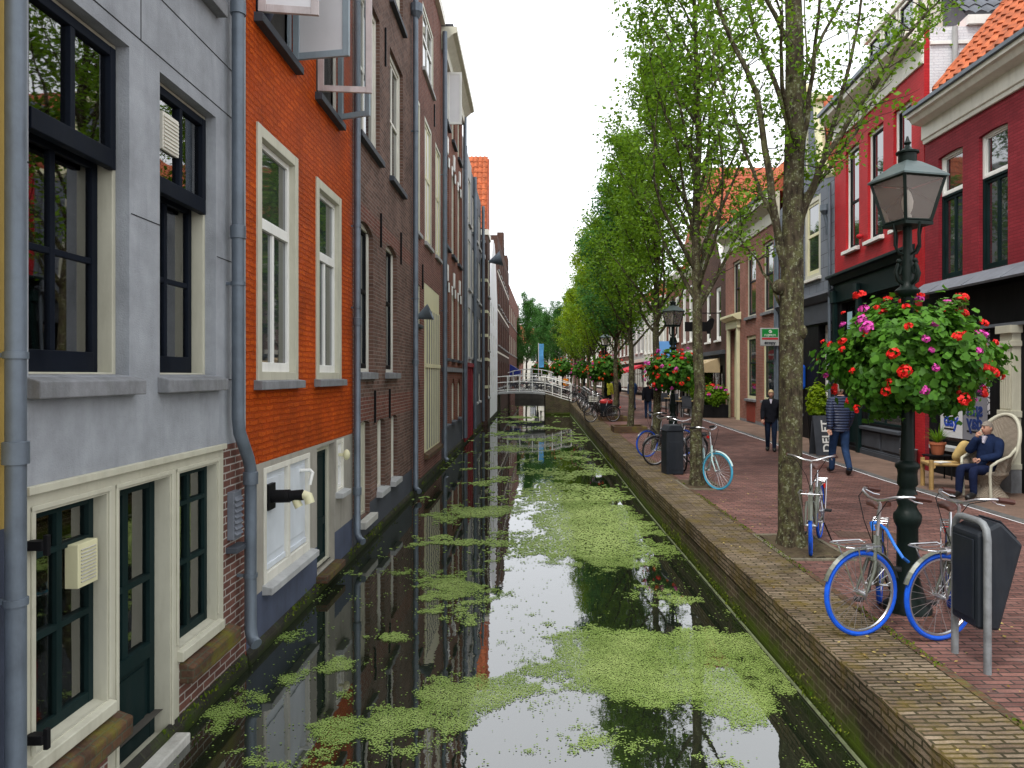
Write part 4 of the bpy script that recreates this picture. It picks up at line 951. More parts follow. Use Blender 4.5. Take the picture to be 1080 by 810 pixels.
# houses closing the view
for (lab, x0, x1, hh, wm) in (('brick house closing the canal view behind the trees on the left', -12, -1.2, 7.5, 'redbrown_brick'), ('pale house with dark doorways closing the canal view', -1.2, 5.0, 7.0, 'offwhite'), ('brown house closing the street view behind the trees', 5.0, 14, 8.0, 'plum_brick')):
    root = thing('house', lab, 'house', (x0, 118, 0)); LL = x1 - x0
    ops = []
    n = max(2, int(LL / 2.2))
    for k in range(n):
        c = LL * (k + .5) / n
        ops += [(c - .55, c + .55, .9 if k % 2 else .3, 3.2, .2), (c - .5, c + .5, 4.3, 6.2, .2)]
    wall_mesh(LL, -.3, hh, 8, ops, [], None).build('wall', [M[wm]], root)
    for o in ops: window(root, o[0], o[1], o[2], o[3], .08, .12, 'white', .07, 'white' if wm != 'offwhite' else 'charcoal', (.5,), ((.5, .07),), 'glass_dark')
    q = MB(); q.prism([(-.2, hh), (4, hh + 3), (8.2, hh)], 'x', 0, LL); q.build('roof', M['tile_red'], root)
# hanging signs
sg = thing('shop_sign', 'white and green hanging sign with red strip at the corner of the slate clad house', 'sign', (9.2, 27.3, 3.52))
q = MB(); q.box(-.73, -.06, -.06, .06, -.33, .33); q.build('box', M['plaster_lightgrey'], sg, bevel=.015)
q = MB(); q.box(-.69, -.10, -.064, .064, 0.0, .29); q.build('green_panel', simple('sign_green', (.005, .22, .035), .4), sg)
q = MB(); q.box(-.69, -.10, -.064, .064, -.10, -.03); q.build('red_strip', simple('sign_red', (.45, .02, .03), .4), sg)
tx = text_mesh('FUJIFILM', .115, M['white'], sg); tx.location = (-.395, -.067, .06); tx.rotation_euler = (PI / 2, 0, 0)
tx = text_mesh('ecopy', .17, M['charcoal'], sg, bold=.004); tx.location = (-.395, -.066, -.215); tx.rotation_euler = (PI / 2, 0, 0)
q = MB(); q.torus((-.39, -.067, .20), .045, .012, 20, 6); q.torus((-.36, -.067, .185), .03, .010, 20, 6); q.build('emblem', M['white'], sg)
q = MB(); q.box(-.06, .04, -.015, .015, .18, .22); q.box(-.06, .04, -.015, .015, -.22, -.18); q.build('bracket', M['black'], sg)
ps = thing('hanging_sign', 'black cut-out hanging sign on an iron bracket by the pointed gable', 'sign', (9.6, 37.0, 4.6))
q = MB(); q.prism([(-1.9, -.30), (-.8, -.30), (-.8, -.42), (-.62, -.42), (-.62, -.28), (-.5, -.1), (-.42, .28), (-.55, .40), (-.7, .30), (-.8, .18), (-1.9, .18)], 'y', -.02, .02); q.build('panel', M['black'], ps)
q = MB(); q.tube([(0, 0, .62), (-1.9, 0, .62)], .025, 6); q.tube([(-1.5, 0, .18), (-1.5, 0, .62)], .012, 6); q.tube([(-.7, 0, .3), (-.7, 0, .62)], .012, 6); q.build('bracket', M['black'], ps)
bsn = thing('shop_sign', 'light blue hanging sign board farther along the street front', 'sign', (9.8, 46.5, 4.0))
q = MB(); q.box(-1.9, -.7, -.05, .05, -1.0, .25); q.build('panel', simple('sky_blue_sign', (.12, .32, .70), .4), bsn); q = MB(); q.box(-.7, .05, -.02, .02, -.4, -.36); q.build('bracket', M['black'], bsn)
b2 = thing('shop_sign', 'round blue and white sign in the slate house shop window', 'sign', (9.12, 24.95, 2.05))
q = MB(); q.box(-.30, .02, -.42, .42, -.42, .42); q.build('panel', simple('royal_blue_sign', (.01, .10, .55), .4), b2, bevel=.1)
q = MB(); q.box(-.303, -.1, -.30, .30, -.12, .1); q.build('band', M['white'], b2)
# ================================================================== ground, canal, quay
def qx(y):           # water-side face of the quay
    return float(np.interp(y, [-30, 14, 21, 53, 80], [2.3, 2.3, 2.39, 2.72, 2.95]))
YS = [-14, -6, 0, 3, 6, 9, 12, 15, 18, 21, 24, 28, 32, 36, 40, 44, 48, 52, 56, 62, 70]
FAR = 86.0
def strip(name, xa, xb, ys, mat, dz=0.0, kind='structure'):
    mb = MB()
    for a, b in zip(ys, ys[1:]):
        A, B = (xa(a), xb(a)), (xa(b), xb(b))
        mb.poly([(A[0], a, gz(a) + dz), (A[1], a, gz(a) + dz), (B[1], b, gz(b) + dz), (B[0], b, gz(b) + dz)])
    return tag(mb.build(name, M[mat]), kind=kind)
YL = YS + [78, FAR, 112, 124]
strip('street', lambda y: qx(min(y, 80)) + .5, lambda y: float(np.interp(y, [0, 10.4, 15.2, 20, 40, 120], [6.95, 6.95, 7.08, 7.35, 7.9, 8.3])), YL, 'paving')
KX = lambda y: float(np.interp(y, [0, 10.4, 15.2, 20, 40, 120], [6.95, 6.95, 7.08, 7.35, 7.9, 8.3]))
strip('kerb', lambda y: KX(y), lambda y: KX(y) + .21, YL, 'kerb', .004)
strip('sidewalk', lambda y: KX(y) + .16, lambda y: 11.0, YL, 'paving_side', .0)
g = MB()      # the ground around and beyond, one sheet with the canal left open
G = -.35
g.poly([(10.9, -60, G), (400, -60, G), (400, 600, G), (10.9, 600, G)])
g.poly([(-400, -60, G), (-2.7, -60, G), (-2.7, 600, G), (-400, 600, G)])
g.poly([(-2.7, FAR, .28), (11, FAR, .28), (11, 124, .28), (-2.7, 124, .28)])
g.poly([(-2.7, 124, .28), (11, 124, .28), (11, 600, .28), (-2.7, 600, .28)])
g.poly([(-2.7, FAR, -1), (3.2, FAR, -1), (3.2, FAR, .28), (-2.7, FAR, .28)])
tag(g.build('ground', M['asphalt']), kind='structure')
t = NT('canal_water'); v = t.coord('Object')
n1 = t.noise(t.mapping(v, (1, .5, 1)), 2.2, 3, .5); n2 = t.noise(v, 14, 2, .5)
b1 = t.bump(n1, .035, .05); b2 = t.bump(n2, .02, .01, b1)
M['water'] = t.done((.010, .014, .008, 1), .015, 0, b2, .5, IOR=2.6)
w = MB(); w.poly([(-2.9, -14, WATER), (3.2, -14, WATER), (3.4, FAR, WATER), (-2.9, FAR, WATER)])
tag(w.build('canal_water', M['water']), kind='structure')
# canal bottom end closing below the camera
qw = thing('quay_wall', 'mossy brown brick quay wall along the right side of the canal', 'quay wall', (2.3, 0, 0))
q = MB()
for a, b in zip(YS, YS[1:]):
    A, B = qx(a) - 2.3, qx(b) - 2.3
    q.poly([(A, b, -1.2), (A, a, -1.2), (A, a, gz(a) - .055), (B, b, gz(b) - .055)]) if False else q.poly([(A, a, -1.2), (A, a, gz(a) - .058), (B, b, gz(b) - .058), (B, b, -1.2)])
a, b = YS[-1], FAR
q.poly([(qx(a) - 2.3, a, -1.2), (qx(a) - 2.3, a, gz(a) - .058), (qx(b) - 2.3, b, gz(b) - .058), (qx(b) - 2.3, b, -1.2)])
q.build('wall', M['quay_brick'], qw)
q = MB(); yc = sorted(set(YS + [1.5, 4.5, 7.5, 10.5, FAR]))
rr = random.Random(3)
for a, b in zip(yc, yc[1:]):
    pa = [(qx(a) - 2.3 + dx, a, gz(a) + dz) for dx, dz in ((-.025, -.20), (-.03, -.01), (-.02, .006), (.60, .012), (.60, -.20))]
    pb = [(qx(b) - 2.3 + dx, b, gz(b) + dz) for dx, dz in ((-.025, -.20), (-.03, -.01), (-.02, .006), (.60, .012), (.60, -.20))]
    for i in range(4): q.poly([pa[i], pa[i + 1], pb[i + 1], pb[i]])
q.build('coping', M['coping'], qw, smooth=False)
q = MB()
for a, b in zip(yc, yc[1:]): 
    A, B = qx(a) - 2.3 + .60, qx(b) - 2.3 + .60
    q.poly([(A, a, gz(a) + .016), (A + .07, a, gz(a) + .016), (B + .07, b, gz(b) + .016), (B, b, gz(b) + .016)])
q.build('edging', M['kerb'] if False else M['stone_moss'], qw)
q = MB(); q.tube([(qx(y) - 2.3 - .012, y, WATER + .012) for y in YS], .014, 6); q.build('waterline_rail', paint('mossy_rail', (.16, .19, .10), .8, 0, .4, 5), qw)

# tree pits
M['edge_stone'] = paint('worn_edging', (.17, .15, .11), .85, 0, .4, 6, .4, 50, .2, .6, (.07, .075, .02))
TREES = [(3.2, 9.1), (3.16, 14.1), (3.50, 20.7), (3.62, 26.9), (3.72, 32.9), (3.78, 38.9), (3.85, 44.9), (3.95, 50.9), (4.05, 57.5), (4.15, 64), (4.2, 71), (4.3, 79)]
def pit(x, y, w, d, label, up=0.0):
    p = thing('tree_pit', label, 'tree pit', (x, y, gz(y)))
    m = MB(); n = 9; r2_ = random.Random(int(y * 10))
    hh = [[up * .8 + (.03 if up else .016) + r2_.uniform(-.014, .022) for _ in range(n + 1)] for _ in range(n + 1)]
    for i in range(n):
        for j in range(n):
            P = [(-w + 2 * w * a / n, -d + 2 * d * b_ / n, hh[a][b_]) for a, b_ in ((i, j), (i + 1, j), (i + 1, j + 1), (i, j + 1))]
            m.poly(P)
    m.build('soil', M['soil'], p, smooth=True)
    m = MB(); e = .09 if up else .055; z1 = (.07 + up) if up else .022
    m.box(-w - e, w + e, -d - e, -d, -.1, z1); m.box(-w - e, w + e, d, d + e, -.1, z1); m.box(-w - e, -w, -d, d, -.1, z1 - .004); m.box(w, w + e, -d, d, -.1, z1 - .004)
    m.build('edging', M['stone_moss'] if up else M['edge_stone'], p, bevel=.012 if up else .004)
pit(3.30, 9.05, .34, .62, 'bare earth tree pit round the nearest trunk with stone edging')
pit(3.22, 14.15, .30, .55, 'sunken earth tree pit beside the light blue bicycle')
pit(3.55, 26.9, .5, .5, 'raised mossy kerbed tree pit, the nearer of two', .16)
pit(3.62, 32.9, .5, .5, 'raised kerbed tree pit in front of the black bin with red top', .14)
q = MB(); q.box(-.42, .42, -.2, .2, -.01, .006)
for i in range(9): q.box(-.38 + i * .09, -.33 + i * .09, -.17, .17, .006, .009)
gr = thing('drain_cover', 'rusty brown drain cover in the street behind the bicycles', 'drain cover', (4.45, 9.7, gz(9)), R(-10)); q.build('grate', paint('rusty_iron', (.09, .05, .035), .7, .3, .3), gr)

# ---------------------------------------------------------------- footbridges
def railing(mb, pts, h=1.12, posts=True):
    for f in (1.0, .62, .12, -.02): mb.tube([(p[0], p[1], p[2] + h * f) for p in pts], .035 if f == 1.0 else .026, 6)
    for p in pts: mb.tube([(p[0], p[1], p[2] - .05), (p[0], p[1], p[2] + h)], .042, 6)
br = thing('footbridge', 'white railed iron footbridge arching over the canal in the distance', 'bridge', (0, 52, 0))
deck = lambda x: .86 + .10 * math.cos(max(-1, min(1, (x + .8) / 1.9)) * PI / 2)
q = MB()
xs = [-2.64 + 3.7 * i / 10 for i in range(11)]
for a, b in zip(xs, xs[1:]): 
    q.poly([(a, 0, deck(a)), (b, 0, deck(b)), (b, 3.2, deck(b)), (a, 3.2, deck(a))]); q.poly([(a, 0, deck(a) - .12), (b, 0, deck(b) - .12), (b, 0, deck(b)), (a, 0, deck(a))]); q.poly([(a, 0, deck(a) - .12), (a, 3.2, deck(a) - .12), (b, 3.2, deck(b) - .12), (b, 0, deck(b) - .12)])
q.build('deck', M['plaster_lightgrey'], br)
for yo in (.05, 3.15):
    q = MB(); railing(q, [(x, yo, deck(x)) for x in (-2.55, -1.65, -.8, .1, 1.0)]); railing(q, [(1.0, yo, deck(1)), (1.5, yo - .3, .75), (2.1, yo - .8, .55), (2.75, yo - 1.5, .38)] if yo < 1 else [(1.0, yo, deck(1)), (2.1, yo + .2, .7), (3.0, yo + .3, .4)])
    q.build('railing', M['white'], br)
q = MB(); q.prism([(1.0, -1.2), (2.9, -1.2), (2.9, .30), (1.0, .80)], 'y', -1.2, 4.2); q.build('abutment', M['quay_brick'], br)
q = MB(); q.prism([(-2.9, -1.2), (-2.3, -1.2), (-2.3, .70), (-2.9, .8)], 'y', -.3, 4.2); q.build('abutment', M['quay_brick'], br)
q = MB(); q.poly([(1.0, 0, .96), (3.2, -1.0, .32), (3.2, 4.4, .32), (1.0, 3.2, .96)]); q.build('ramp', M['paving'], br)
b2 = thing('footbridge', 'second white railed bridge farther along behind the nearer footbridge', 'bridge', (0, 70, 0))
q = MB(); ar = lambda x: .85 + .75 * (1 - (x / 3.2) ** 2) if abs(x) < 3.2 else .85
xs = [-2.6 + 5.4 * i / 12 for i in range(13)]
for a, b in zip(xs, xs[1:]): q.prism([(a, ar(a) - .3), (b, ar(b) - .3), (b, ar(b)), (a, ar(a))], 'y', 0, 4)
q.build('deck', M['plaster_dark'], b2)
for yo in (.05, 3.9):
    q = MB(); railing(q, [(x, yo, ar(x)) for x in xs[::2]]); q.build('railing', M['white'], b2)

# ---------------------------------------------------------------- duckweed, many small leaves floating in ragged rafts
rng = np.random.default_rng(11)
def vnoise(x, y, s, seed):
    r_ = np.random.default_rng(seed).random((128, 128))
    u, v_ = x / s, y / s
    iu, iv = np.floor(u).astype(int), np.floor(v_).astype(int); fu, fv = u - iu, v_ - iv
    fu = fu * fu * (3 - 2 * fu); fv = fv * fv * (3 - 2 * fv)
    g_ = lambda a, b: r_[a % 128, b % 128]
    return (g_(iu, iv) * (1 - fu) + g_(iu + 1, iv) * fu) * (1 - fv) + (g_(iu, iv + 1) * (1 - fu) + g_(iu + 1, iv + 1) * fu) * fv
def fbm(x, y, s, seed, o=5):
    t_ = 0; a = 1; n_ = 0
    for i in range(o): t_ = t_ + a * vnoise(x + 31.7 * i, y - 17.3 * i, s / 2 ** i, seed + i); n_ += a; a *= .62
    return t_ / n_
# rafts: centre x, centre y, radius x, radius y, weight (metres on the water)
RAFTS = [(0.95, 6.75, 1.15, .75, 1.1), (1.2, 7.4, .92, .72, .95), (-.1, 6.3, .85, .48, .85), (1.45, 6.3, .6, .5, .8), (1.1, 13.2, 1.15, 3.0, 1.3), (.85, 16.5, 1.2, 2.0, .9), (.85, 20, .9, 1.3, .62), (1.5, 24, .9, 1.8, .6), (-.1, 9.0, .35, .35, .25),
         (-1.15, 5.75, .7, .28, .85), (-.65, 5.35, .7, .20, .5), (.4, 5.35, .4, .2, .6), (1.3, 5.2, .35, .2, .6), (-1.3, 7.7, .4, .2, .7), (-.9, 9.3, .55, .4, .6), (-1.6, 8.9, .3, .2, .45), (-1.0, 11.8, .8, .3, .65), (-1.9, 12.6, .3, .3, .5), (-.8, 14.5, .9, .5, .65), (-1.6, 18.5, .5, .7, .45), (-1.0, 21.5, .9, .6, .6),
         (-.6, 27, 1.2, .9, .6), (.4, 31, 1.6, .8, .7), (-1.2, 34, 1.0, 1.2, .6), (.8, 38, 1.3, 1.0, .7), (-.5, 43, 1.6, 1.0, .8), (-.6, 48, 1.8, 1.2, .9), (1.7, 31, .7, 3, .5), (2.15, 6.9, .2, .8, .5), (2.0, 5.2, .25, .5, .4), (-1.9, 6.9, .25, .25, .45), (-2.35, 6.3, .2, .8, .3), (1.85, 20.8, .5, 1.3, 1.15)]
def field(x, y):
    wx = x + (fbm(x, y, 1.6, 51, 4) - .5) * 1.3; wy = y + (fbm(x, y, 1.9, 67, 4) - .5) * 1.6
    d = np.full(x.shape, -.42)
    for cx, cy, rx, ry, a in RAFTS:
        q_ = ((wx - cx) / rx) ** 2 + ((wy - cy) / ry) ** 2
        d = np.maximum(d, a * (.72 if cy > 19 else 1.0) * (1.0 - np.minimum(q_, 3.0) * .8) - .2)
    n_ = fbm(x, y, .85, 5, 6) - .5
    n2_ = fbm(x, y, .16, 23, 4) - .5
    return d + 2.3 * n_ + 1.25 * n2_
def weed(y0, y1, sx, sy, rad):
    gx = np.arange(-2.6, 2.75, sx); gy = np.arange(y0, y1, sy)
    X, Y = np.meshgrid(gx, gy); X = X.ravel() + rng.uniform(-.5, .5, X.size) * sx; Y = Y.ravel() + rng.uniform(-.5, .5, Y.size) * sy
    lim = np.interp(Y, [0, 14, 21, 53, 80], [2.27, 2.27, 2.36, 2.69, 2.9]); k = (X < lim); X, Y = X[k], Y[k]
    f_ = field(X, Y); keep = (f_ > .10 + rng.uniform(-.16, .16, X.size) - .35 * (rng.random(X.size) < .04)) & (rng.random(X.size) < .93) | (rng.random(X.size) < .0022)
    X, Y, f_ = X[keep], Y[keep], f_[keep]
    n = 6; N = len(X)
    ang = rng.uniform(0, 2 * PI, N)[:, None] + np.arange(n)[None] * 2 * PI / n
    rr_ = rad * rng.uniform(.6, 1.25, N)[:, None] * rng.uniform(.75, 1.2, (N, n))
    st = max(1.0, sy / sx * .8)
    V = np.stack([X[:, None] + rr_ * np.cos(ang), Y[:, None] + st * rr_ * np.sin(ang), WATER + .004 + rng.uniform(0, .006, N)[:, None] + np.zeros((N, n))], -1)
    tint = np.clip(.25 + .55 * (f_ - .1) + rng.uniform(-.22, .22, N) + (fbm(X, Y, 1.2, 91, 3) - .5) * .6, 0, 1)
    return V.reshape(-1, 3), np.stack([tint] * 3, -1)
parts_ = [weed(4.2, 7.6, .0095, .012, .0072), weed(7.6, 11, .013, .018, .0102), weed(11, 16, .024, .036, .0185), weed(16, 30, .045, .10, .034), weed(30, 66, .09, .28, .07)]
o = polys_object('duckweed', np.concatenate([p[0] for p in parts_]), 6, M['duckweed'], None, np.concatenate([p[1] for p in parts_]))
tag(o, 'bright green rafts of duckweed floating on the dark canal water', 'duckweed', kind='stuff')
print('duckweed leaves', len(o.data.polygons))

# ---------------------------------------------------------------- fallen leaves, moss and small weeds
def scatter_flat(name, X, Y, Z, size, rng, mat, tilt=.25):
    N = len(X); a = rng.uniform(0, 2 * PI, N); L = size * rng.uniform(.6, 1.4, N)
    ax = np.stack([np.cos(a), np.sin(a), rng.normal(0, tilt, N)], -1); sd = np.stack([-np.sin(a), np.cos(a), rng.normal(0, tilt, N)], -1)
    P = np.stack([X, Y, Z], -1)
    V = np.stack([P - ax * L[:, None] * .5, P + sd * L[:, None] * .3, P + ax * L[:, None] * .5, P - sd * L[:, None] * .3], 1)
    return polys_object(name, V.reshape(-1, 3), 4, mat, None, np.repeat(rng.random(N)[:, None], 3, 1))
M['dead_leaf'] = leaf_mat('fallen_leaf', (.14, .075, .02), (.42, .34, .12), .15, .7, .05)
M['petal_fallen'] = leaf_mat('moss_tuft', (.03, .065, .006), (.14, .17, .02), .1, .8, .03)
rng2 = np.random.default_rng(77)
Yl = rng2.uniform(3.5, 30, 900) ** 1.0; Xl = 2.35 + np.abs(rng2.normal(0, 1.5, 900))
zl = np.array([gz(y) for y in Yl]) + np.where(Xl < 2.92, .016, .012)
kk = Xl < 7
tag(scatter_flat('leaf_litter', Xl[kk], Yl[kk], zl[kk] + .004, .034, rng2, M['dead_leaf'], .15), 'small fallen leaves scattered over the quay bricks and paving', 'fallen leaves', kind='stuff')
Ym = np.concatenate([rng2.uniform(3.5, 25, 2600), rng2.uniform(3.5, 16, 1500), rng2.uniform(4.0, 40, 4200)])
n1_, n2_ = 2600, 1500
cl_ = fbm(Ym, Ym * 0 + 3.3, .9, 12, 4)
Xm = np.concatenate([rng2.normal(2.29, .012, n1_), rng2.normal(2.935, .022, n2_), rng2.normal(-2.605, .022, 4200)]); Xm[:n1_] += np.interp(Ym[:n1_], [14, 21, 53], [0, .09, .43]); Xm[n1_:n1_ + n2_] += np.interp(Ym[n1_:n1_ + n2_], [14, 21, 53], [0, .09, .43])
Zm = np.concatenate([WATER + .03 + np.abs(rng2.normal(0, .09, n1_)), np.full(n2_, .018), -.47 + rng2.normal(0, .02, 4200)])
km = (cl_ > .5)
tag(scatter_flat('moss', Xm[km], Ym[km], Zm[km], .022, rng2, M['petal_fallen'], .9), 'tufts of green moss along the waterline and the joints of the quay', 'moss', kind='stuff')
# ================================================================== trees
def branch_path(rng, p, d, L, n, wander, lift):
    pts = [Vector(p)]; d = Vector(d).normalized()
    for i in range(n):
        d = (d + Vector((rng.gauss(0, wander), rng.gauss(0, wander), rng.gauss(0, wander * .6) + lift))).normalized()
        pts.append(pts[-1] + d * (L / n))
    return pts
def leaves_mesh(rng, pts, per, spread, size, name, mat, parent, hang=.2, lightz=None):
    P = np.array(pts, np.float32); K = len(P)
    P = np.repeat(P, per, axis=0); N = len(P)
    P = P + rng.normal(0, spread, (N, 3)) * np.array([1, 1, .8])
    cl = np.repeat(rng.random(K), per)
    a = rng.uniform(0, 2 * PI, N); el = rng.normal(-hang, .5, N)
    ax = np.stack([np.cos(a) * np.cos(el), np.sin(a) * np.cos(el), np.sin(el)], -1)
    r_ = rng.normal(0, 1, (N, 3)); r_[:, 2] = np.abs(r_[:, 2]) * 1.3
    s_ = np.cross(ax, r_); s_ /= np.linalg.norm(s_, axis=1)[:, None] + 1e-6
    nn = np.cross(s_, ax)
    L = size * (rng.uniform(.45, 1.35, N) * np.repeat(rng.uniform(.75, 1.2, K), per))[:, None]
    V = np.stack([P, P + ax * L * .45 + s_ * L * .33 + nn * L * .08, P + ax * L, P + ax * L * .5 - s_ * L * .33 + nn * L * .08], 1)
    tint = np.clip(cl * .55 + rng.uniform(0, .35, N) + (nn[:, 2] * .12), 0, 1)
    return polys_object(name, V.reshape(-1, 3), 4, mat, parent, np.stack([tint] * 3, -1))
def trunk_tube(mb, pts, r0, r1, n=12, flare=True, mi=0):
    pts = [Vector(p) for p in pts]; N = len(pts)
    rad = [r0 + (r1 - r0) * (i / (N - 1)) for i in range(N)]
    if flare: rad[0] *= 1.35; rad[1] *= 1.1
    mb.tube(pts, rad, n, mi)
def make_tree(seed, H, zc, cr, nlimb, per, lsize, mat, label, loc, r0=.13, lean=0.0, full=1.0, spread=.16):
    rng = np.random.default_rng(seed); rg = random.Random(seed)
    root = thing('street_tree', label, 'tree', loc, 0, 'trees in a row along the quay')
    tk = MB(); tw = MB()
    tp = [(0, 0, -.05), (0.0, 0, .25)]
    x = y = 0
    for i in range(1, 15):
        z = .25 + (H * .95 - .25) * i / 14; x += rg.gauss(lean * .1, .035); y += rg.gauss(0, .035); tp.append((x, y, z))
    trunk_tube(tk, tp, r0, .02)
    zz = np.array([p[2] for p in tp]); xx = np.array([p[0] for p in tp]); yv = np.array([p[1] for p in tp])
    pts = []
    for i in range(nlimb):
        f = (i + .3) / nlimb; z = zc - .9 + (H * .93 - zc + .9) * f ** 1.1
        a = i * 2.4 + rg.uniform(-.4, .4)
        env = cr * (1.0 - .72 * f) * rg.uniform(.8, 1.25)
        el = R(52 + 16 * f + rg.uniform(-8, 8))
        Ln = env / math.cos(el) * 1.05
        p0 = (float(np.interp(z, zz, xx)), float(np.interp(z, zz, yv)), z)
        path = branch_path(rg, p0, (math.cos(a) * math.cos(el), math.sin(a) * math.cos(el), math.sin(el)), Ln, 7, .10, .05)
        rl = max(.012, r0 * .38 * (1 - .6 * f))
        tk.tube(path, [rl * (1 - .85 * k / 7) for k in range(8)], 6)
        for k in range(2, 8):
            for _ in range(2 if k < 7 else 3):
                aa = rg.uniform(0, 2 * PI); e2 = R(rg.uniform(5, 65))
                tp2 = branch_path(rg, path[k], (math.cos(aa) * math.cos(e2), math.sin(aa) * math.cos(e2), math.sin(e2)), rg.uniform(.35, .8) * (1.1 - .5 * f) * cr / 1.6, 4, .18, .03)
                tw.tube(tp2, [.008, .006, .005, .004, .003], 4, cap=False)
                for q in tp2[1:]:
                    if rg.random() < full: pts.append(tuple(q))
            if rg.random() < full: pts.append(tuple(path[k]))
    tk.build('trunk', M['bark'], root, smooth=True)
    cw = tw.build('crown', M['twig'], root)
    leaves_mesh(rng, pts, per, spread, lsize, 'leaves', mat, cw)
    return root
ORD = ['nearest', 'second', 'third', 'fourth', 'fifth', 'sixth', 'seventh', 'eighth', 'ninth', 'tenth', 'eleventh', 'twelfth']
# nearest tree: long bare ascending limbs and sparse leaf sprays
TX, TY = TREES[0]
def wp(px, py, dy=0.0):       # a point on the tree, relative to its foot
    Y = TY + dy; return ((px - 560) / 780 * Y - TX, dy, 2.1 + (396 - py) / 780 * Y)
rng = np.random.default_rng(5); rg = random.Random(5)
t1 = thing('street_tree', 'nearest street tree, lichened trunk forking into long sparse branches', 'tree', (TX, TY, 0), 0, 'trees in a row along the quay')
tk = MB(); tw = MB(); pts = []
main = [(.0, 0, -.05), (.0, 0, .2), wp(833, 520), wp(834, 430), wp(835, 330), wp(836, 240), wp(838, 140), wp(838, 40), wp(834, -80, .1), wp(838, -200, .2), wp(842, -320, .2), wp(846, -420, .1)]
tk.tube(main, [.20, .155, .142, .138, .142, .125, .115, .105, .085, .06, .035, .012], 16)
tk.ball(wp(822, 303), (.09, .09, .10), 10, 8); tk.ball(wp(846, 350, -.08), (.06, .08, .09), 10, 8)
LIMBS = [([(835, 325), (822, 262), (808, 185), (796, 100), (757, 13), (738, -60), (722, -130)], -.1, .062),
         ([(836, 245), (852, 205), (874, 165), (920, 93), (953, 43), (978, 12), (1003, -12)], -.3, .050),
         ([(837, 262), (850, 215), (868, 165), (888, 95), (904, 20), (916, -70), (925, -150)], .25, .045),
         ([(838, 150), (812, 80), (796, 30), (778, -40), (768, -110)], .3, .04),
         ([(838, 200), (850, 125), (863, 50), (872, -40), (880, -120)], -.5, .04),
         ([(836, 290), (812, 225), (786, 160), (764, 95), (746, 40)], .7, .035),
         ([(838, 120), (858, 60), (890, -10), (915, -80)], .6, .035),
         ([(837, 225), (866, 190), (900, 140), (936, 80), (975, 30), (1008, 5)], .2, .03),
         ([(838, 60), (812, 0), (800, -80), (796, -160)], -.5, .035), ([(837, 20), (858, -60), (870, -150), (876, -240)], -.2, .04), ([(836, -60), (815, -140), (805, -240)], .3, .035),
         ([(838, 160), (828, 90), (822, 20), (812, -70)], -.9, .035), ([(838, 230), (846, 150), (850, 60), (848, -40)], 1.0, .035),
         ([(836, 350), (815, 300), (790, 262), (768, 235), (745, 205)], .5, .024)]
for (pl, dd, r_) in LIMBS:
    n = len(pl)
    path = [Vector(wp(p[0] + rg.uniform(-3, 3), p[1], dd * (i / (n - 1)) * 2.0)) for i, p in enumerate(pl)]
    # subdivide
    fine = []
    for a, b in zip(path, path[1:]):
        for k in range(3): fine.append(a.lerp(b, k / 3) + Vector((rg.gauss(0, .015), rg.gauss(0, .015), 0)))
    fine.append(path[-1])
    N = len(fine)
    tk.tube(fine, [max(.006, r_ * (1 - .88 * i / (N - 1))) for i in range(N)], 8)
    for i in range(4, N):
        for _ in range(2):
            if rg.random() < .20: continue
            a = rg.uniform(0, 2 * PI); e = R(rg.uniform(0, 60))
            tp2 = branch_path(rg, fine[i], (math.cos(a) * math.cos(e), math.sin(a) * math.cos(e), math.sin(e)), rg.uniform(.3, .9), 5, .2, .04)
            tw.tube(tp2, [.008, .007, .006, .004, .003, .002], 4, cap=False)
            for q in tp2[1:]:
                if rg.random() < .62: pts.append(tuple(q))
for i in range(7):   # little sprouts on the trunk
    z = rg.uniform(3.6, 6.0); a = rg.uniform(0, 2 * PI)
    tp2 = branch_path(rg, (math.cos(a) * .1, math.sin(a) * .1, z), (math.cos(a), math.sin(a), .4), .3, 3, .2, .05); tw.tube(tp2, [.006, .005, .004, .003], 4, cap=False)
    pts += [tuple(q) for q in tp2[1:]] * 2
tk.build('trunk', M['bark'], t1, smooth=True)
cw = tw.build('crown', M['twig'], t1)
leaves_mesh(rng, pts, 11, .085, .062, 'leaves', M['leaf'], cw)
print('t1 leaf points', len(pts))
for i, (x, y) in enumerate(TREES[1:], 1):
    lab = '%s tree from the camera in the quayside row' % ORD[i]
    extra = {1: ', beside the light blue bicycle', 2: ', behind the far lamp basket', 3: ', in the raised mossy pit'}.get(i, '')
    if i <= 4:
        t_ = make_tree(100 + i, [0, 12.2, 11.2, 10.6, 10.4][i], [0, 4.2, 4.0, 3.9, 3.7][i], [0, 1.85, 1.75, 1.6, 1.7][i], [0, 36, 38, 38, 36][i], [0, 17, 15, 12, 10][i], [0, .09, .10, .115, .13][i],
                       M['leaf'] if i < 4 else M['leaf_far'], lab + extra, (x, y, gz(y)), .125, 0, [0, .60, .66, .8, 1.0][i], [0, .105, .12, .14, .16][i])
        if i == 4:
            for c in t_.children:
                for g_ in c.children: g_.data.materials[0] = M['leaf_dark']
        if i == 3: far_a = t_
        if i == 4: far_b = t_
    else:
        t_ = dup(far_a if i % 2 else far_b, (x, y, gz(y)), i * 1.3, lab + (' with lime green leaves' if i in (6, 8, 10) else ''), scale=[.90, 1.0, .84, .95, .88][i % 5])
        if i in (6, 8, 10):
            for c in t_.children:
                for g_ in c.children:
                    g_.data = g_.data.copy(); g_.data.materials[0] = M['leaf_lime']
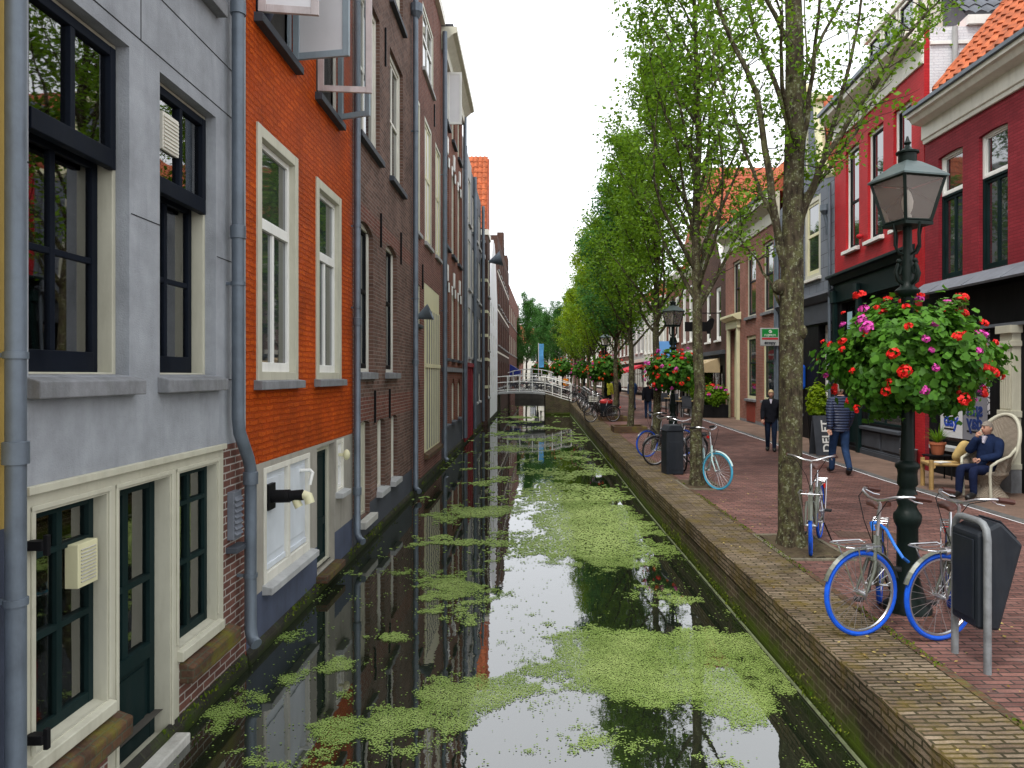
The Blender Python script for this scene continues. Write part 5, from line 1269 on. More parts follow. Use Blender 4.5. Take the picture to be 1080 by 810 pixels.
for (x, y, s_, lab) in ((-.6, 100, 1.15, 'broad tree at the far end of the canal, left of the others'), (2.0, 96, .95, 'tree at the far end of the canal beside the blue banner'), (1.0, 108, 1.1, 'rearmost tree closing the canal view'), (3.2, 88, .95, 'tree beyond the second bridge on the right bank'), (-1.7, 92, .8, 'small tree in front of the far left corner house')):
    dup(far_b, (x, y, .25), x * 3, lab, 'trees at the far end', s_)
# ================================================================== lamps and flower baskets
def make_lamp(label, loc, rz):
    r = thing('street_lamp', label, 'street lamp', loc, rz, 'lanterns along the quay')
    q = MB()
    q.lathe([(.20, -.03), (.20, .05), (.16, .09), (.135, .17), (.10, .28), (.092, .40), (.088, .74), (.108, .78), (.118, .82), (.116, .86), (.093, .89), (.075, .93), (.094, .985), (.09, 1.02), (.072, 1.07), (.066, 1.10), (.088, 1.13), (.080, 1.22), (.086, 1.26), (.104, 1.28), (.10, 1.31), (.060, 1.34), (.052, 1.6), (.048, 2.72), (.055, 2.8), (.10, 2.83), (.105, 2.86), (.06, 2.9), (.05, 2.95), (.065, 3.05), (.045, 3.15), (.05, 3.2), (.04, 3.24), (.036, 3.46)], 20)
    q.build('post', M['lampgreen'], r, smooth=True, angle=50)
    q = MB()
    for k in range(4):
        a = k * PI / 2; c, s_ = math.cos(a), math.sin(a)
        P = lambda rr, z: (c * rr, s_ * rr, z)
        q.tube([P(.05, 2.92), P(.10, 2.95), P(.125, 3.02), P(.10, 3.09), P(.07, 3.06), P(.085, 3.0)], [.018, .018, .016, .016, .02, .012], 8)
        q.tube([P(.04, 3.18), P(.10, 3.20), P(.135, 3.26), P(.13, 3.36), P(.15, 3.45)], .011, 6)
        q.ball(P(.09, 3.12), .022, 8, 6)
    q.build('scroll_ornament', M['lampgreen'], r, smooth=True)
    ln = MB()
    b, t_, z0, z1 = .13, .21, 3.46, 3.85
    ln.prism([(-b - .015, -b - .015), (b + .015, -b - .015), (b + .015, b + .015), (-b - .015, b + .015)], 'z', z0 - .03, z0)
    for sx in (-1, 1):
        for sy in (-1, 1): ln.tube([(sx * b, sy * b, z0), (sx * t_, sy * t_, z1)], .019, 4)
    for (x0, y0, x1, y1) in ((-1, -1, 1, -1), (1, -1, 1, 1), (1, 1, -1, 1), (-1, 1, -1, -1)):
        ln.tube([(x0 * t_, y0 * t_, z1), (x1 * t_, y1 * t_, z1)], .018, 4); ln.tube([(x0 * b, y0 * b, z0 + .01), (x1 * b, y1 * b, z0 + .01)], .014, 4)
    lo = ln.build('lantern', M['lampgreen'], r)
    gl = MB()
    for (x0, y0, x1, y1) in ((-1, -1, 1, -1), (1, -1, 1, 1), (1, 1, -1, 1), (-1, 1, -1, -1)):
        gl.poly([(x0 * b, y0 * b, z0 + .02), (x1 * b, y1 * b, z0 + .02), (x1 * t_, y1 * t_, z1 - .02), (x0 * t_, y0 * t_, z1 - .02)])
    gl.build('glass_pane', M['glass_lantern'], lo)
    rf = MB(); rf.lathe([(.33, 3.845), (.33, 3.86), (.22, 3.935), (.11, 4.00), (.085, 4.01)], 4, rot=PI / 4); rf.build('lantern_roof', M['lamproof'], lo)
    rf = MB(); rf.lathe([(.078, 4.0), (.078, 4.08), (.098, 4.085), (.098, 4.10), (.055, 4.115), (.028, 4.14), (.018, 4.16), (.032, 4.18), (.018, 4.20), (.007, 4.24)], 12); rf.build('finial', M['lampgreen'], lo, smooth=True)
    bl = MB(); bl.lathe([(.035, 3.46), (.035, 3.53), (.028, 3.54)], 10); bl.lathe([(.022, 3.54), (.045, 3.60), (.05, 3.66), (.03, 3.73), (.01, 3.76)], 12); bl.build('bulb', M['offwhite'], lo, smooth=True)
    return r
def leaf_ball(name, rng, n, rad, size, mat, parent, nseed):
    """rounded, notched leaves in a ragged ball, hanging over the rim"""
    u = rng.normal(0, 1, (n, 3)); u /= np.linalg.norm(u, axis=1)[:, None]
    lump = .86 + .30 * np.sin(u[:, 0] * 5 + nseed) * np.sin(u[:, 1] * 6 + 1.3 * nseed) * np.cos(u[:, 2] * 4) + rng.normal(0, .09, n)
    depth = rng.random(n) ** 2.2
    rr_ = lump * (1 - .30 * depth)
    P = u * rr_[:, None] * np.array(rad)
    P[:, 2] = np.where(P[:, 2] < -.8 * rad[2], P[:, 2] * .9, P[:, 2])
    nrm = u + rng.normal(0, .45, (n, 3)) + np.array([0, 0, .5]); nrm /= np.linalg.norm(nrm, axis=1)[:, None]
    a_ = np.cross(nrm, rng.normal(0, 1, (n, 3))); a_ /= np.linalg.norm(a_, axis=1)[:, None]; b_ = np.cross(nrm, a_)
    k = 9; ang = np.arange(k) * 2 * PI / k
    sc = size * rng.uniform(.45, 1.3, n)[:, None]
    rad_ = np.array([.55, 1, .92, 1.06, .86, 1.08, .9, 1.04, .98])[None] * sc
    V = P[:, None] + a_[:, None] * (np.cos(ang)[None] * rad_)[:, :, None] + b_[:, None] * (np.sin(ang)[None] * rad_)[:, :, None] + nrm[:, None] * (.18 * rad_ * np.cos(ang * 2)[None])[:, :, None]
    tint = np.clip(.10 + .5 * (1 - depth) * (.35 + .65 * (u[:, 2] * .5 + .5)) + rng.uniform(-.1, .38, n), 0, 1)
    return polys_object(name, V.reshape(-1, 3), k, mat, parent, np.stack([tint] * 3, -1))
def blossom_mesh(seed, mat, r=.052, np_=26):
    rng = np.random.default_rng(seed); V = []
    for i in range(np_):
        u = rng.normal(0, 1, 3); u[2] = abs(u[2]) * .9 - .15; u /= np.linalg.norm(u)
        c = u * r * rng.uniform(.75, 1.1) * np.array([1.15, 1.15, .85])
        nrm = u + rng.normal(0, .35, 3); nrm /= np.linalg.norm(nrm)
        a_ = np.cross(nrm, rng.normal(0, 1, 3)); a_ /= np.linalg.norm(a_); b_ = np.cross(nrm, a_)
        for k in range(6):
            t_ = 2 * PI * k / 6; V.append(c + (a_ * math.cos(t_) + b_ * math.sin(t_)) * r * .42 * (1.1 if k % 3 else .75) + nrm * .006 * math.cos(2 * t_))
    o = polys_object('blossom', np.array(V), 6, mat, None)
    me = o.data; bpy.data.objects.remove(o); return me
BL = {c: [blossom_mesh(40 + i * 7 + j, M['petal_' + c], .045 + .012 * j) for j in range(3)] for i, c in enumerate(('red', 'pink', 'orange'))}
def make_basket(label, loc, rad, nleaf, lsize, nb, seed, mix=('red', 'red', 'red', 'pink'), bs=1.0):
    r = thing('flower_basket', label, 'flower basket', loc, 0, 'flower baskets hung on the lamp posts')
    rng = np.random.default_rng(seed); rg = random.Random(seed)
    q = MB(); q.ball((0, 0, -.02), tuple(x * .62 for x in rad), 16, 12); q.build('shade_core', M['leafcore'], r, smooth=True)  # dark ball behind the leaves, their inner shade put into its colour
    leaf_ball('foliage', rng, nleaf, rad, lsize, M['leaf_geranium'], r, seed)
    q = MB()
    for i in range(nb):
        z = 1 - 1.75 * (i + .5) / nb; a = i * 2.39996 + rg.uniform(-.5, .5); s_ = math.sqrt(max(0, 1 - z * z))
        u = (s_ * math.cos(a), s_ * math.sin(a), max(-.95, min(1, z + rg.uniform(-.18, .18))))
        k = rg.uniform(.93, 1.14)
        c = mix[rg.randrange(len(mix))]; bsz = bs
        o = bpy.data.objects.new('blossom', BL[c][rg.randrange(3)]); COL.objects.link(o); o.parent = r
        o.location = (u[0] * rad[0] * k, u[1] * rad[1] * k, u[2] * rad[2] * k + .02)
        o.rotation_euler = (Vector((u[0], u[1], u[2] + .5))).to_track_quat('Z', 'Y').to_euler()
        o.scale = (bs * rg.uniform(.36, .72),) * 3
    return r
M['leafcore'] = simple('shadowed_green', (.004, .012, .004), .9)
LAMPS = [(3.37, 6.62), (3.88, 20.2), (3.72, 36.8), (3.75, 52.0)]
l_ = make_lamp('nearest black iron lantern post above the large flower basket', (*LAMPS[0], 0), R(14))
for i, (x, y) in enumerate(LAMPS[1:], 1):
    dup(l_, (x, y, gz(y)), R(14 + 25 * i), ['', 'second lantern post, between the trees beside the middle flower basket', 'third lantern post, beside the far bicycles', 'farthest lantern post near the white bridge'][i])
make_basket('largest flower basket, red and magenta geraniums on the nearest lamp post', (3.37, 6.62, 2.225), (.67, .67, .53), 9500, .034, 90, 3)
make_basket('second flower basket with red, pink and orange blooms on the second lamp post', (3.88, 20.2, 2.2), (.76, .76, .56), 3000, .055, 84, 9, ('red', 'red', 'orange', 'pink'), 1.25)
make_basket('third flower basket on the lamp post by the far bicycles', (3.72, 36.8, gz(36.8) + 2.25), (.9, .9, .68), 1800, .085, 60, 14, ('red', 'orange', 'orange', 'pink'), 1.5)
make_basket('fourth flower basket, small in the distance near the white bridge', (3.75, 52.0, 2.5), (.9, .9, .68), 1200, .10, 44, 21, ('red', 'orange', 'pink'), 1.7)
for (x, y, lab) in ((2.6, 61, 'distant flower basket left of the fourth one, beyond the bridge end'), (1.0, 74, 'distant round flower basket behind the second bridge'), (2.9, 82, 'farthest flower basket at the end of the canal')):
    bk = make_basket(lab, (x, y, 2.75), (.95, .95, .72), 700, .13, 30, int(y), ('red', 'orange'), 1.8)
    po = thing('post', 'plain iron post carrying the ' + lab.split(',')[0].replace('flower ', ''), 'post', (x, y, .25)); q = MB(); q.lathe([(.12, 0), (.06, .3), (.05, 2.4)], 8); q.build('shaft', M['lampgreen'], po)

# ================================================================== bicycles
chrome = simple('polished_steel', (.55, .56, .58), .28, .9); M['chrome'] = chrome
M['rubber'] = paint('black_rubber', (.014, .014, .015), .7, 0, .2, 20, .1, 90, .3)
M['tyre_blue'] = paint('blue_rubber', (.008, .095, .62), .6, 0, .2, 12, .1, 90, .2, .4, (.06, .07, .12))
M['tyre_pale'] = paint('pale_blue_rubber', (.06, .36, .55), .5, 0, .1, 12, .1, 90, .35)
M['frame_grey'] = paint('olive_grey_enamel', (.105, .115, .09), .35, .1, .12, 8, 0, 10, .6)
M['frame_pale'] = paint('pale_mint_enamel', (.42, .58, .58), .3, 0, .1, 8, 0, 10, .6)
M['frame_black'] = paint('black_enamel', (.014, .014, .016), .3, 0, .1, 8, 0, 10, .6)
M['leather'] = paint('brown_leather', (.065, .022, .015), .5, 0, .3, 20, .15, 90, .4)
M['strap_blue'] = simple('blue_strap', (.01, .16, .62), .55)
def make_bike(label, loc, heading, steer=0.0, lean=0.0, frame='frame_grey', tyre='tyre_blue', brown=True, rack=True, strap=False, crate=False, group='bicycles parked along the quay'):
    r = thing('bicycle', label, 'bicycle', loc, heading, group)
    r.rotation_euler = (lean, 0, heading) if lean else (0, 0, heading)
    RW, WB = .345, .53
    grip = 'leather' if brown else 'rubber'
    S = Matrix.Translation((.40, 0, 0)) @ Matrix.Rotation(steer, 4, 'Z') @ Matrix.Translation((-.40, 0, 0))
    def wheel(cx, mt, front):
        q = MB(); q.torus((cx, 0, RW), RW - .020, .020, 40, 8); k = len(q.v)
        w = q.xf(mt).build('wheel', M[tyre], r, smooth=True)
        q = MB(); q.torus((cx, 0, RW), RW - .045, .012, 40, 6); q.xf(mt).build('rim', M['chrome'], w, smooth=True)
        q = MB()
        for i in range(28):
            a = 2 * PI * i / 28; sd = .028 if i % 2 else -.028; a2 = a + (.35 if i % 4 < 2 else -.35)
            q.tube([(cx + .02 * math.cos(a2), sd, RW + .02 * math.sin(a2)), (cx + (RW - .05) * math.cos(a), 0, RW + (RW - .05) * math.sin(a))], .0022, 3, cap=False)
        q.xf(mt).build('spokes', M['chrome'], w)
        q = MB(); q.tube([(cx, -.06, RW), (cx, -.035, RW), (cx, .035, RW), (cx, .06, RW)], [.012, .022, .022, .012], 10); q.xf(mt).build('hub', M['chrome'], w, smooth=True)
        a0, a1 = ((R(20), R(165)) if front else (R(5), R(170)))
        q = MB(); n = 18
        for sy in (-1, 1):
            for i in range(n):
                A, B = a0 + (a1 - a0) * i / n, a0 + (a1 - a0) * (i + 1) / n
                f = lambda a, y, rr: (cx + rr * math.cos(a), y, RW + rr * math.sin(a))
                q.poly([f(A, 0, RW + .028), f(B, 0, RW + .028), f(B, sy * .026, RW + .012), f(A, sy * .026, RW + .012)])
        q.xf(mt).build('mudguard', M[frame], r, smooth=True)
    wheel(WB, S, True); wheel(-WB, Matrix.Identity(4), False)
    q = MB()
    hb, ht = (.425, 0, .60), (.375, 0, .80); BB = (-.06, 0, .29); st = (-.20, 0, .70); rh = (-WB, 0, RW)
    q.tube([hb, ht], .021, 10)
    q.tube([(.415, 0, .64), (.27, 0, .46), (.08, 0, .33), BB], .020, 10)
    q.tube([(.385, 0, .76), (.22, 0, .58), (.02, 0, .46), (-.115, 0, .45)], .016, 10)
    q.tube([BB, st], .017, 10)
    for sy in (-1, 1):
        q.tube([(-.06, sy * .03, .29), (-.3, sy * .05, .31), (-WB, sy * .058, RW)], .010, 6); q.tube([(-.19, sy * .02, .66), (-.3, sy * .05, .56), (-WB, sy * .058, RW)], .009, 6)
    q.build('frame', M[frame], r, smooth=True)
    q = MB()
    q.tube([(.415, 0, .62), (.425, -.0, .60)], .024, 8)
    for sy in (-1, 1): q.tube([(.420, 0, .61), (.428, sy * .045, .60), (.45, sy * .055, .53), (.50, sy * .058, .42), (WB, sy * .058, RW)], [.017, .017, .015, .012, .010], 8)
    q.xf(S).build('fork', M[frame], r, smooth=True)
    q = MB(); q.tube([(.375, 0, .80), (.345, 0, 1.05), (.37, 0, 1.085)], .013, 8)
    for sy in (-1, 1): q.tube([(.37, 0, 1.085), (.385, sy * .08, 1.10), (.36, sy * .18, 1.135), (.28, sy * .26, 1.145), (.12, sy * .28, 1.12)], .011, 8)
    for sy in (-1, 1): q.tube([(.29, sy * .235, 1.135), (.22, sy * .225, 1.10), (.15, sy * .235, 1.085)], .006, 5)
    hbr = q.xf(S).build('handlebar', M['chrome'], r, smooth=True)
    for sy in (-1, 1):
        q = MB(); q.tube([(.25, sy * .264, 1.142), (.20, sy * .270, 1.134), (.115, sy * .281, 1.119)], [.021, .023, .021], 8); q.xf(S).build('grip', M[grip], hbr, smooth=True)
    q = MB()
    for sy in (-1, 1): q.tube([(.28, sy * .25, 1.14), (.42, sy * .16, 1.10), (.46, sy * .05, .92), (.42, 0, .74)], .004, 5)
    q.xf(S).build('brake_cable', M['black'], r)
    q = MB(); q.tube([st, (-.265, 0, .90)], .013, 8); q.build('seat_post', M['chrome'], r, smooth=True)
    q = MB(); k = 0
    secs = [(-.405, .075, .93, .03), (-.38, .10, .955, .05), (-.33, .105, .965, .055), (-.27, .075, .962, .05), (-.20, .038, .957, .04), (-.135, .026, .95, .03), (-.12, .012, .94, .02)]
    rings = []
    for (x, w, z, hgt) in secs:
        kk = len(q.v)
        for (fy, fz) in ((-1, -.6), (-.95, 0), (-.6, .35), (0, .28), (.6, .35), (.95, 0), (1, -.6), (0, -.5)): q.v.append((x, fy * w, z + fz * hgt))
        rings.append(kk)
    for a, b in zip(rings, rings[1:]):
        for j in range(8): q.f.append((a + j, b + j, b + (j + 1) % 8, a + (j + 1) % 8)); q.m.append(0)
    q.f.append(tuple(rings[0] + j for j in range(8))); q.m.append(0); q.f.append(tuple(rings[-1] + j for j in reversed(range(8)))); q.m.append(0)
    q.build('saddle', M[grip], r, smooth=True, angle=60)
    q = MB()
    for sy in (-1, 1): q.tube([(-.23, sy * .05, .72), (-.35, sy * .065, .735), (-.83, sy * .065, .735)], .006, 6); q.tube([(-.70, sy * .065, .735), (-WB, sy * .065, RW)], .005, 5)
    for x in (-.40, -.52, -.64, -.76, -.83): q.tube([(x, -.065, .737), (x, .065, .737)], .005, 5)
    q.build('carrier', M['chrome'] if frame != 'frame_black' else M['black'], r)
    if rack:
        q = MB(); z = .745
        q.tube([(.42, -.09, z - .02), (.45, -.12, z), (.70, -.13, z), (.745, -.10, z), (.745, .10, z), (.70, .13, z), (.45, .12, z), (.42, .09, z - .02)], .007, 6)
        for sy in (-1, 1): q.tube([(.66, sy * .13, z), (.60, sy * .09, .55), (WB, sy * .07, RW)], .006, 6)
        for y_ in (-.05, .05): q.tube([(.44, y_, z), (.745, y_, z)], .005, 5)
        q.xf(S).build('front_rack', M['chrome'], r)
    q = MB(); q.tube([(.43, 0, .70), (.475, 0, .70), (.50, 0, .70)], [.02, .034, .036], 12); q.xf(S).build('headlight', M['chrome'], r, smooth=True)
    q = MB(); q.prism([(-.60, .29), (-.56, .40), (-.1, .38), (.04, .36), (.06, .24), (-.1, .20), (-.5, .30)], 'y', -.075, -.055); q.build('chain_guard', M['black'] if brown else M[frame], r, bevel=.006)
    q = MB(); q.tube([(-.06, -.09, .29), (-.06, .09, .29)], .012, 8); q.tube([(-.06, -.09, .29), (-.10, -.10, .13)], .011, 6); q.tube([(-.06, .09, .29), (-.02, .10, .45)], .011, 6); cr = q.build('crank', M['chrome'], r)
    for (x, sy, z) in ((-.10, -1, .13), (-.02, 1, .45)):
        q = MB(); q.box(x - .045, x + .045, sy * .15 - .04, sy * .15 + .04, z - .012, z + .012); q.build('pedal', M['rubber'], cr, bevel=.004)
    q = MB(); q.tube([(-.30, .05, .30), (-.36, .16, .01)], .009, 6); q.build('kickstand', M['black'], r)
    q = MB(); q.box(-.90, -.86, -.03, .03, .60, .66); q.build('tail_light', M['petal_red'], r, bevel=.006)
    if strap:
        q = MB(); q.tube([(-.20, .02, .78), (-.10, .07, .76), (.05, .14, .66), (.10, .20, .58), (.02, .24, .53)], .013, 8); q.tube([(-.21, 0, .80), (-.14, -.05, .80), (-.12, -.03, .74)], .018, 8); q.build('lock_strap', M['strap_blue'], r, smooth=True)
    if crate:
        q = MB()
        for z in (.76, .84, .92, 1.0):
            q.tube([(.44, -.17, z), (.80, -.17, z), (.80, .17, z), (.44, .17, z), (.44, -.17, z)], .012, 4)
        for (x, y_) in ((.44, -.17), (.8, -.17), (.8, .17), (.44, .17), (.62, -.17), (.62, .17)): q.tube([(x, y_, .75), (x, y_, 1.01)], .012, 4)
        q.poly([(.44, -.17, .755), (.8, -.17, .755), (.8, .17, .755), (.44, .17, .755)]); q.xf(S).build('basket', M['offwhite'], r)
    return r
def at_front(x, y, heading): return (x - .53 * math.cos(heading), y - .53 * math.sin(heading), gz(y) + .001)
def dirang(dx, dy): return math.atan2(dy, dx)
h = dirang(-.47, -.90); wh = dirang(-.96, -.27)
st_ = (wh - h + PI) % (2 * PI) - PI
def hub_front(x, y, h, steer):      # place so that the steered front hub lands on x, y
    dx = .40 + .13 * math.cos(steer); dy = .13 * math.sin(steer)
    return (x - dx * math.cos(h) + dy * math.sin(h), y - dx * math.sin(h) - dy * math.cos(h), gz(y) + .002)
b1 = make_bike('grey bicycle with bright blue tyres and blue lock strap, left of the lamp post', hub_front(2.66, 5.96, h, st_), h, st_, 0, strap=True)
b2_ = make_bike('grey bicycle with bright blue tyres between the lamp post and the near litter bin', hub_front(3.245, 5.86, h, st_), h, st_, 0)
h3_ = dirang(-.52, -1.0)
make_bike('grey bicycle with one blue tyre, leaning at the nearest tree trunk', hub_front(3.26, 8.62, h3_, .10), h3_, .10, .0)
h4_ = dirang(.03, -1.0); make_bike('light blue bicycle with pale blue tyres by the second tree', hub_front(3.42, 13.55, h4_, R(35)), h4_, R(35), 0, 'frame_pale', 'tyre_pale', False, False)
h5_ = dirang(-.95, -.30)
make_bike('bicycle with blue front tyre behind the black bicycle, left of the grey cabinet bin', hub_front(2.98, 19.0, h5_, .2), h5_, .2, 0, 'frame_black', 'tyre_blue', False, False)
bk0 = make_bike('black bicycle with black tyres just left of the grey cabinet bin', hub_front(2.88, 17.2, h5_, .1), h5_, .1, 0, 'frame_black', 'rubber', False, False)
h6_ = dirang(-.10, -1.0); bk1 = make_bike('black bicycle with chrome handlebar standing right of the grey cabinet bin', hub_front(3.35, 16.2, h6_, .1), h6_, .1, 0, 'frame_black', 'rubber', False, False)
bw = make_bike('bicycle with a pale wire front basket among the far bicycles', (3.25, 35.2, gz(35)), dirang(-.6, -.8), .3, 0, 'frame_black', 'rubber', False, True, crate=True)
FB = [(3.05, 31.8, 200, 'pale'), (3.2, 36.6, 215, ''), (3.25, 38.0, 225, ''), (3.3, 40.0, 210, ''), (3.35, 42.0, 220, ''), (3.45, 43.6, 205, ''), (3.5, 46.0, 215, ''), (3.55, 48.0, 220, ''), (3.3, 50.0, 200, ''), (3.0, 53.6, 120, ''), (2.4, 54.6, 190, ''), (1.6, 54.9, 170, ''), (.6, 54.6, 185, ''), (-.3, 54.7, 175, ''), (-1.2, 54.6, 190, ''), (3.4, 57, 210, ''), (3.2, 60, 205, '')]
for i, (x, y, a, k) in enumerate(FB):
    src = bk0 if i % 2 else bk1
    zz = .95 if (y > 54 and x < 1.1) else gz(y) + (.3 if 53 < y < 56 and x < 2.8 else 0)
    onb = 'on the white footbridge' if (y > 54 and x < 2.5) else 'in the far row along the quay'
    lab = ['black bicycle left of the black bin with red top', 'black bicycle just behind the bicycle with wire basket'][i] if i < 2 else ('dark bicycle leaning ' + onb + ' before the distant trees')
    dup(src, (x, y, zz), R(a), lab, 'bicycles parked on the far bridge' if 'bridge' in onb else 'bicycles parked in the far row')

# ================================================================== bins
lb = thing('litter_bin', 'near black plastic litter bin hung on a galvanised steel hoop', 'litter bin', (3.21, 5.40, 0))
q = MB(); q.tube([(0, -.20, -.1), (0, -.20, .94), (0, -.185, 1.01), (0, -.15, 1.045), (0, -.10, 1.055), (0, .10, 1.055), (0, .15, 1.045), (0, .185, 1.01), (0, .20, .94), (0, .20, -.1)], .026, 12); q.build('hoop', M['galv'], lb, smooth=True)
q = MB(); q.prism([(.0, .30), (.16, .285), (.33, .90), (.17, 1.06), (.0, .97)], 'y', -.165, .165); q.xf(Matrix.Translation((-.05, 0, 0))); bo = q.build('bin_body', M['binplastic'], lb, bevel=.022)
q = MB(); q.prism([(-.012, .36), (.0, .36), (.0, .93), (-.012, .93)], 'y', -.13, .13); q.xf(Matrix.Translation((-.05, 0, 0))); q.build('front_panel', M['binplastic'], lb, bevel=.008)
q = MB(); q.prism([(.182, 1.055), (.300, .935), (.308, .943), (.190, 1.063)], 'y', -.13, .13); q.xf(Matrix.Translation((-.05, 0, 0))); q.build('lid_panel', M['binplastic'], lb, bevel=.004)
b2b = thing('litter_bin', 'tall dark grey cabinet litter bin standing among the middle bicycles', 'litter bin', (3.02, 15.8, 0), R(8))
q = MB(); q.box(-.19, .19, -.19, .19, 0, .92); q.build('cabinet', M['binplastic'], b2b, bevel=.02)
q = MB(); q.prism([(-.21, .92), (.21, .92), (.12, 1.05), (-.12, 1.05)], 'y', -.21, .21); q.build('lid', M['binplastic'], b2b, bevel=.015); q = MB(); q.box(-.13, .13, -.194, -.18, .1, .70); q.build('door', M['binplastic'], b2b, bevel=.006)
b3 = thing('litter_bin', 'black litter bin with red band round its top by the far bicycles', 'litter bin', (3.32, 32.6, gz(32.6)))
q = MB(); q.lathe([(.24, 0), (.25, .02), (.27, .78)], 18); q.build('drum', M['binplastic'], b3, smooth=True); q = MB(); q.lathe([(.275, .78), (.285, .80), (.285, .88), (.2, .95), (.05, .97)], 18); q.build('lid', paint('red_plastic', (.5, .03, .03), .4), b3, smooth=True)
# ================================================================== people and street furniture
SKIN = paint('skin', (.50, .27, .19), .55, 0, .08, 8, 0, 10, .35); EYE_M = simple('eye_dark', (.02, .015, .012), .3); LIP = simple('lip', (.34, .12, .10), .5)
def skin_obj(verts, edges, radii, root=0, sub=2):
    me = bpy.data.meshes.new('body_skeleton'); me.from_pydata([tuple(v) for v in verts], edges, [])
    o = bpy.data.objects.new('tmp', me); COL.objects.link(o)
    o.modifiers.new('skin', 'SKIN')
    if not me.skin_vertices: raise RuntimeError('no skin layer')
    for i, d in enumerate(me.skin_vertices[0].data):
        rr_ = radii[i]; d.radius = rr_ if hasattr(rr_, '__len__') else (rr_, rr_); d.use_root = (i == root)
    o.modifiers['skin'].use_smooth_shade = True
    s = o.modifiers.new('sub', 'SUBSURF'); s.levels = sub; s.render_levels = sub
    bpy.context.view_layer.update()
    m2 = bpy.data.meshes.new_from_object(o.evaluated_get(bpy.context.evaluated_depsgraph_get()))
    V = [v.co.copy() for v in m2.vertices]; F = [tuple(p.vertices) for p in m2.polygons]; Nn = [v.normal.copy() for v in m2.vertices]
    bpy.data.objects.remove(o); bpy.data.meshes.remove(m2)
    return V, F, Nn
STAND = dict(pelvis=(0, 0, .95), spine=(0, .01, 1.15), chest=(0, .0, 1.33), neck0=(0, .01, 1.47), neck=(0, -.005, 1.56), head=(0, -.02, 1.66),
             sL=(.175, .0, 1.42), eL=(.225, .03, 1.14), wL=(.235, -.06, .90), sR=(-.175, .0, 1.42), eR=(-.225, .03, 1.14), wR=(-.235, -.06, .90),
             hL=(.09, 0, .92), kL=(.10, -.02, .50), aL=(.10, .03, .085), tL=(.12, -.13, .035), hR=(-.09, 0, .92), kR=(-.10, -.02, .50), aR=(-.10, .03, .085), tR=(-.12, -.13, .035))
WALK = dict(STAND, kL=(.09, -.16, .50), aL=(.09, -.20, .09), tL=(.10, -.36, .06), kR=(-.09, .02, .50), aR=(-.09, .27, .14), tR=(-.10, .14, .04),
            eL=(.225, .10, 1.15), wL=(.235, .14, .90), eR=(-.225, -.04, 1.15), wR=(-.23, -.20, .94))
SIT = dict(STAND, pelvis=(0, 0, .50), spine=(0, .06, .70), chest=(0, .10, .88), neck0=(0, .10, 1.02), neck=(0, .08, 1.09), head=(0, .05, 1.19),
           sL=(.18, .10, .97), sR=(-.18, .10, .97), eL=(.23, .0, .73), wL=(.10, -.24, .68), eR=(-.22, -.12, .78), wR=(-.08, -.10, 1.02),
           hL=(.10, -.03, .48), hR=(-.10, -.03, .48), kL=(.12, -.46, .50), kR=(-.11, -.46, .52), aL=(.12, -.44, .09), aR=(-.11, -.50, .09), tL=(.13, -.62, .04), tR=(-.12, -.68, .04))
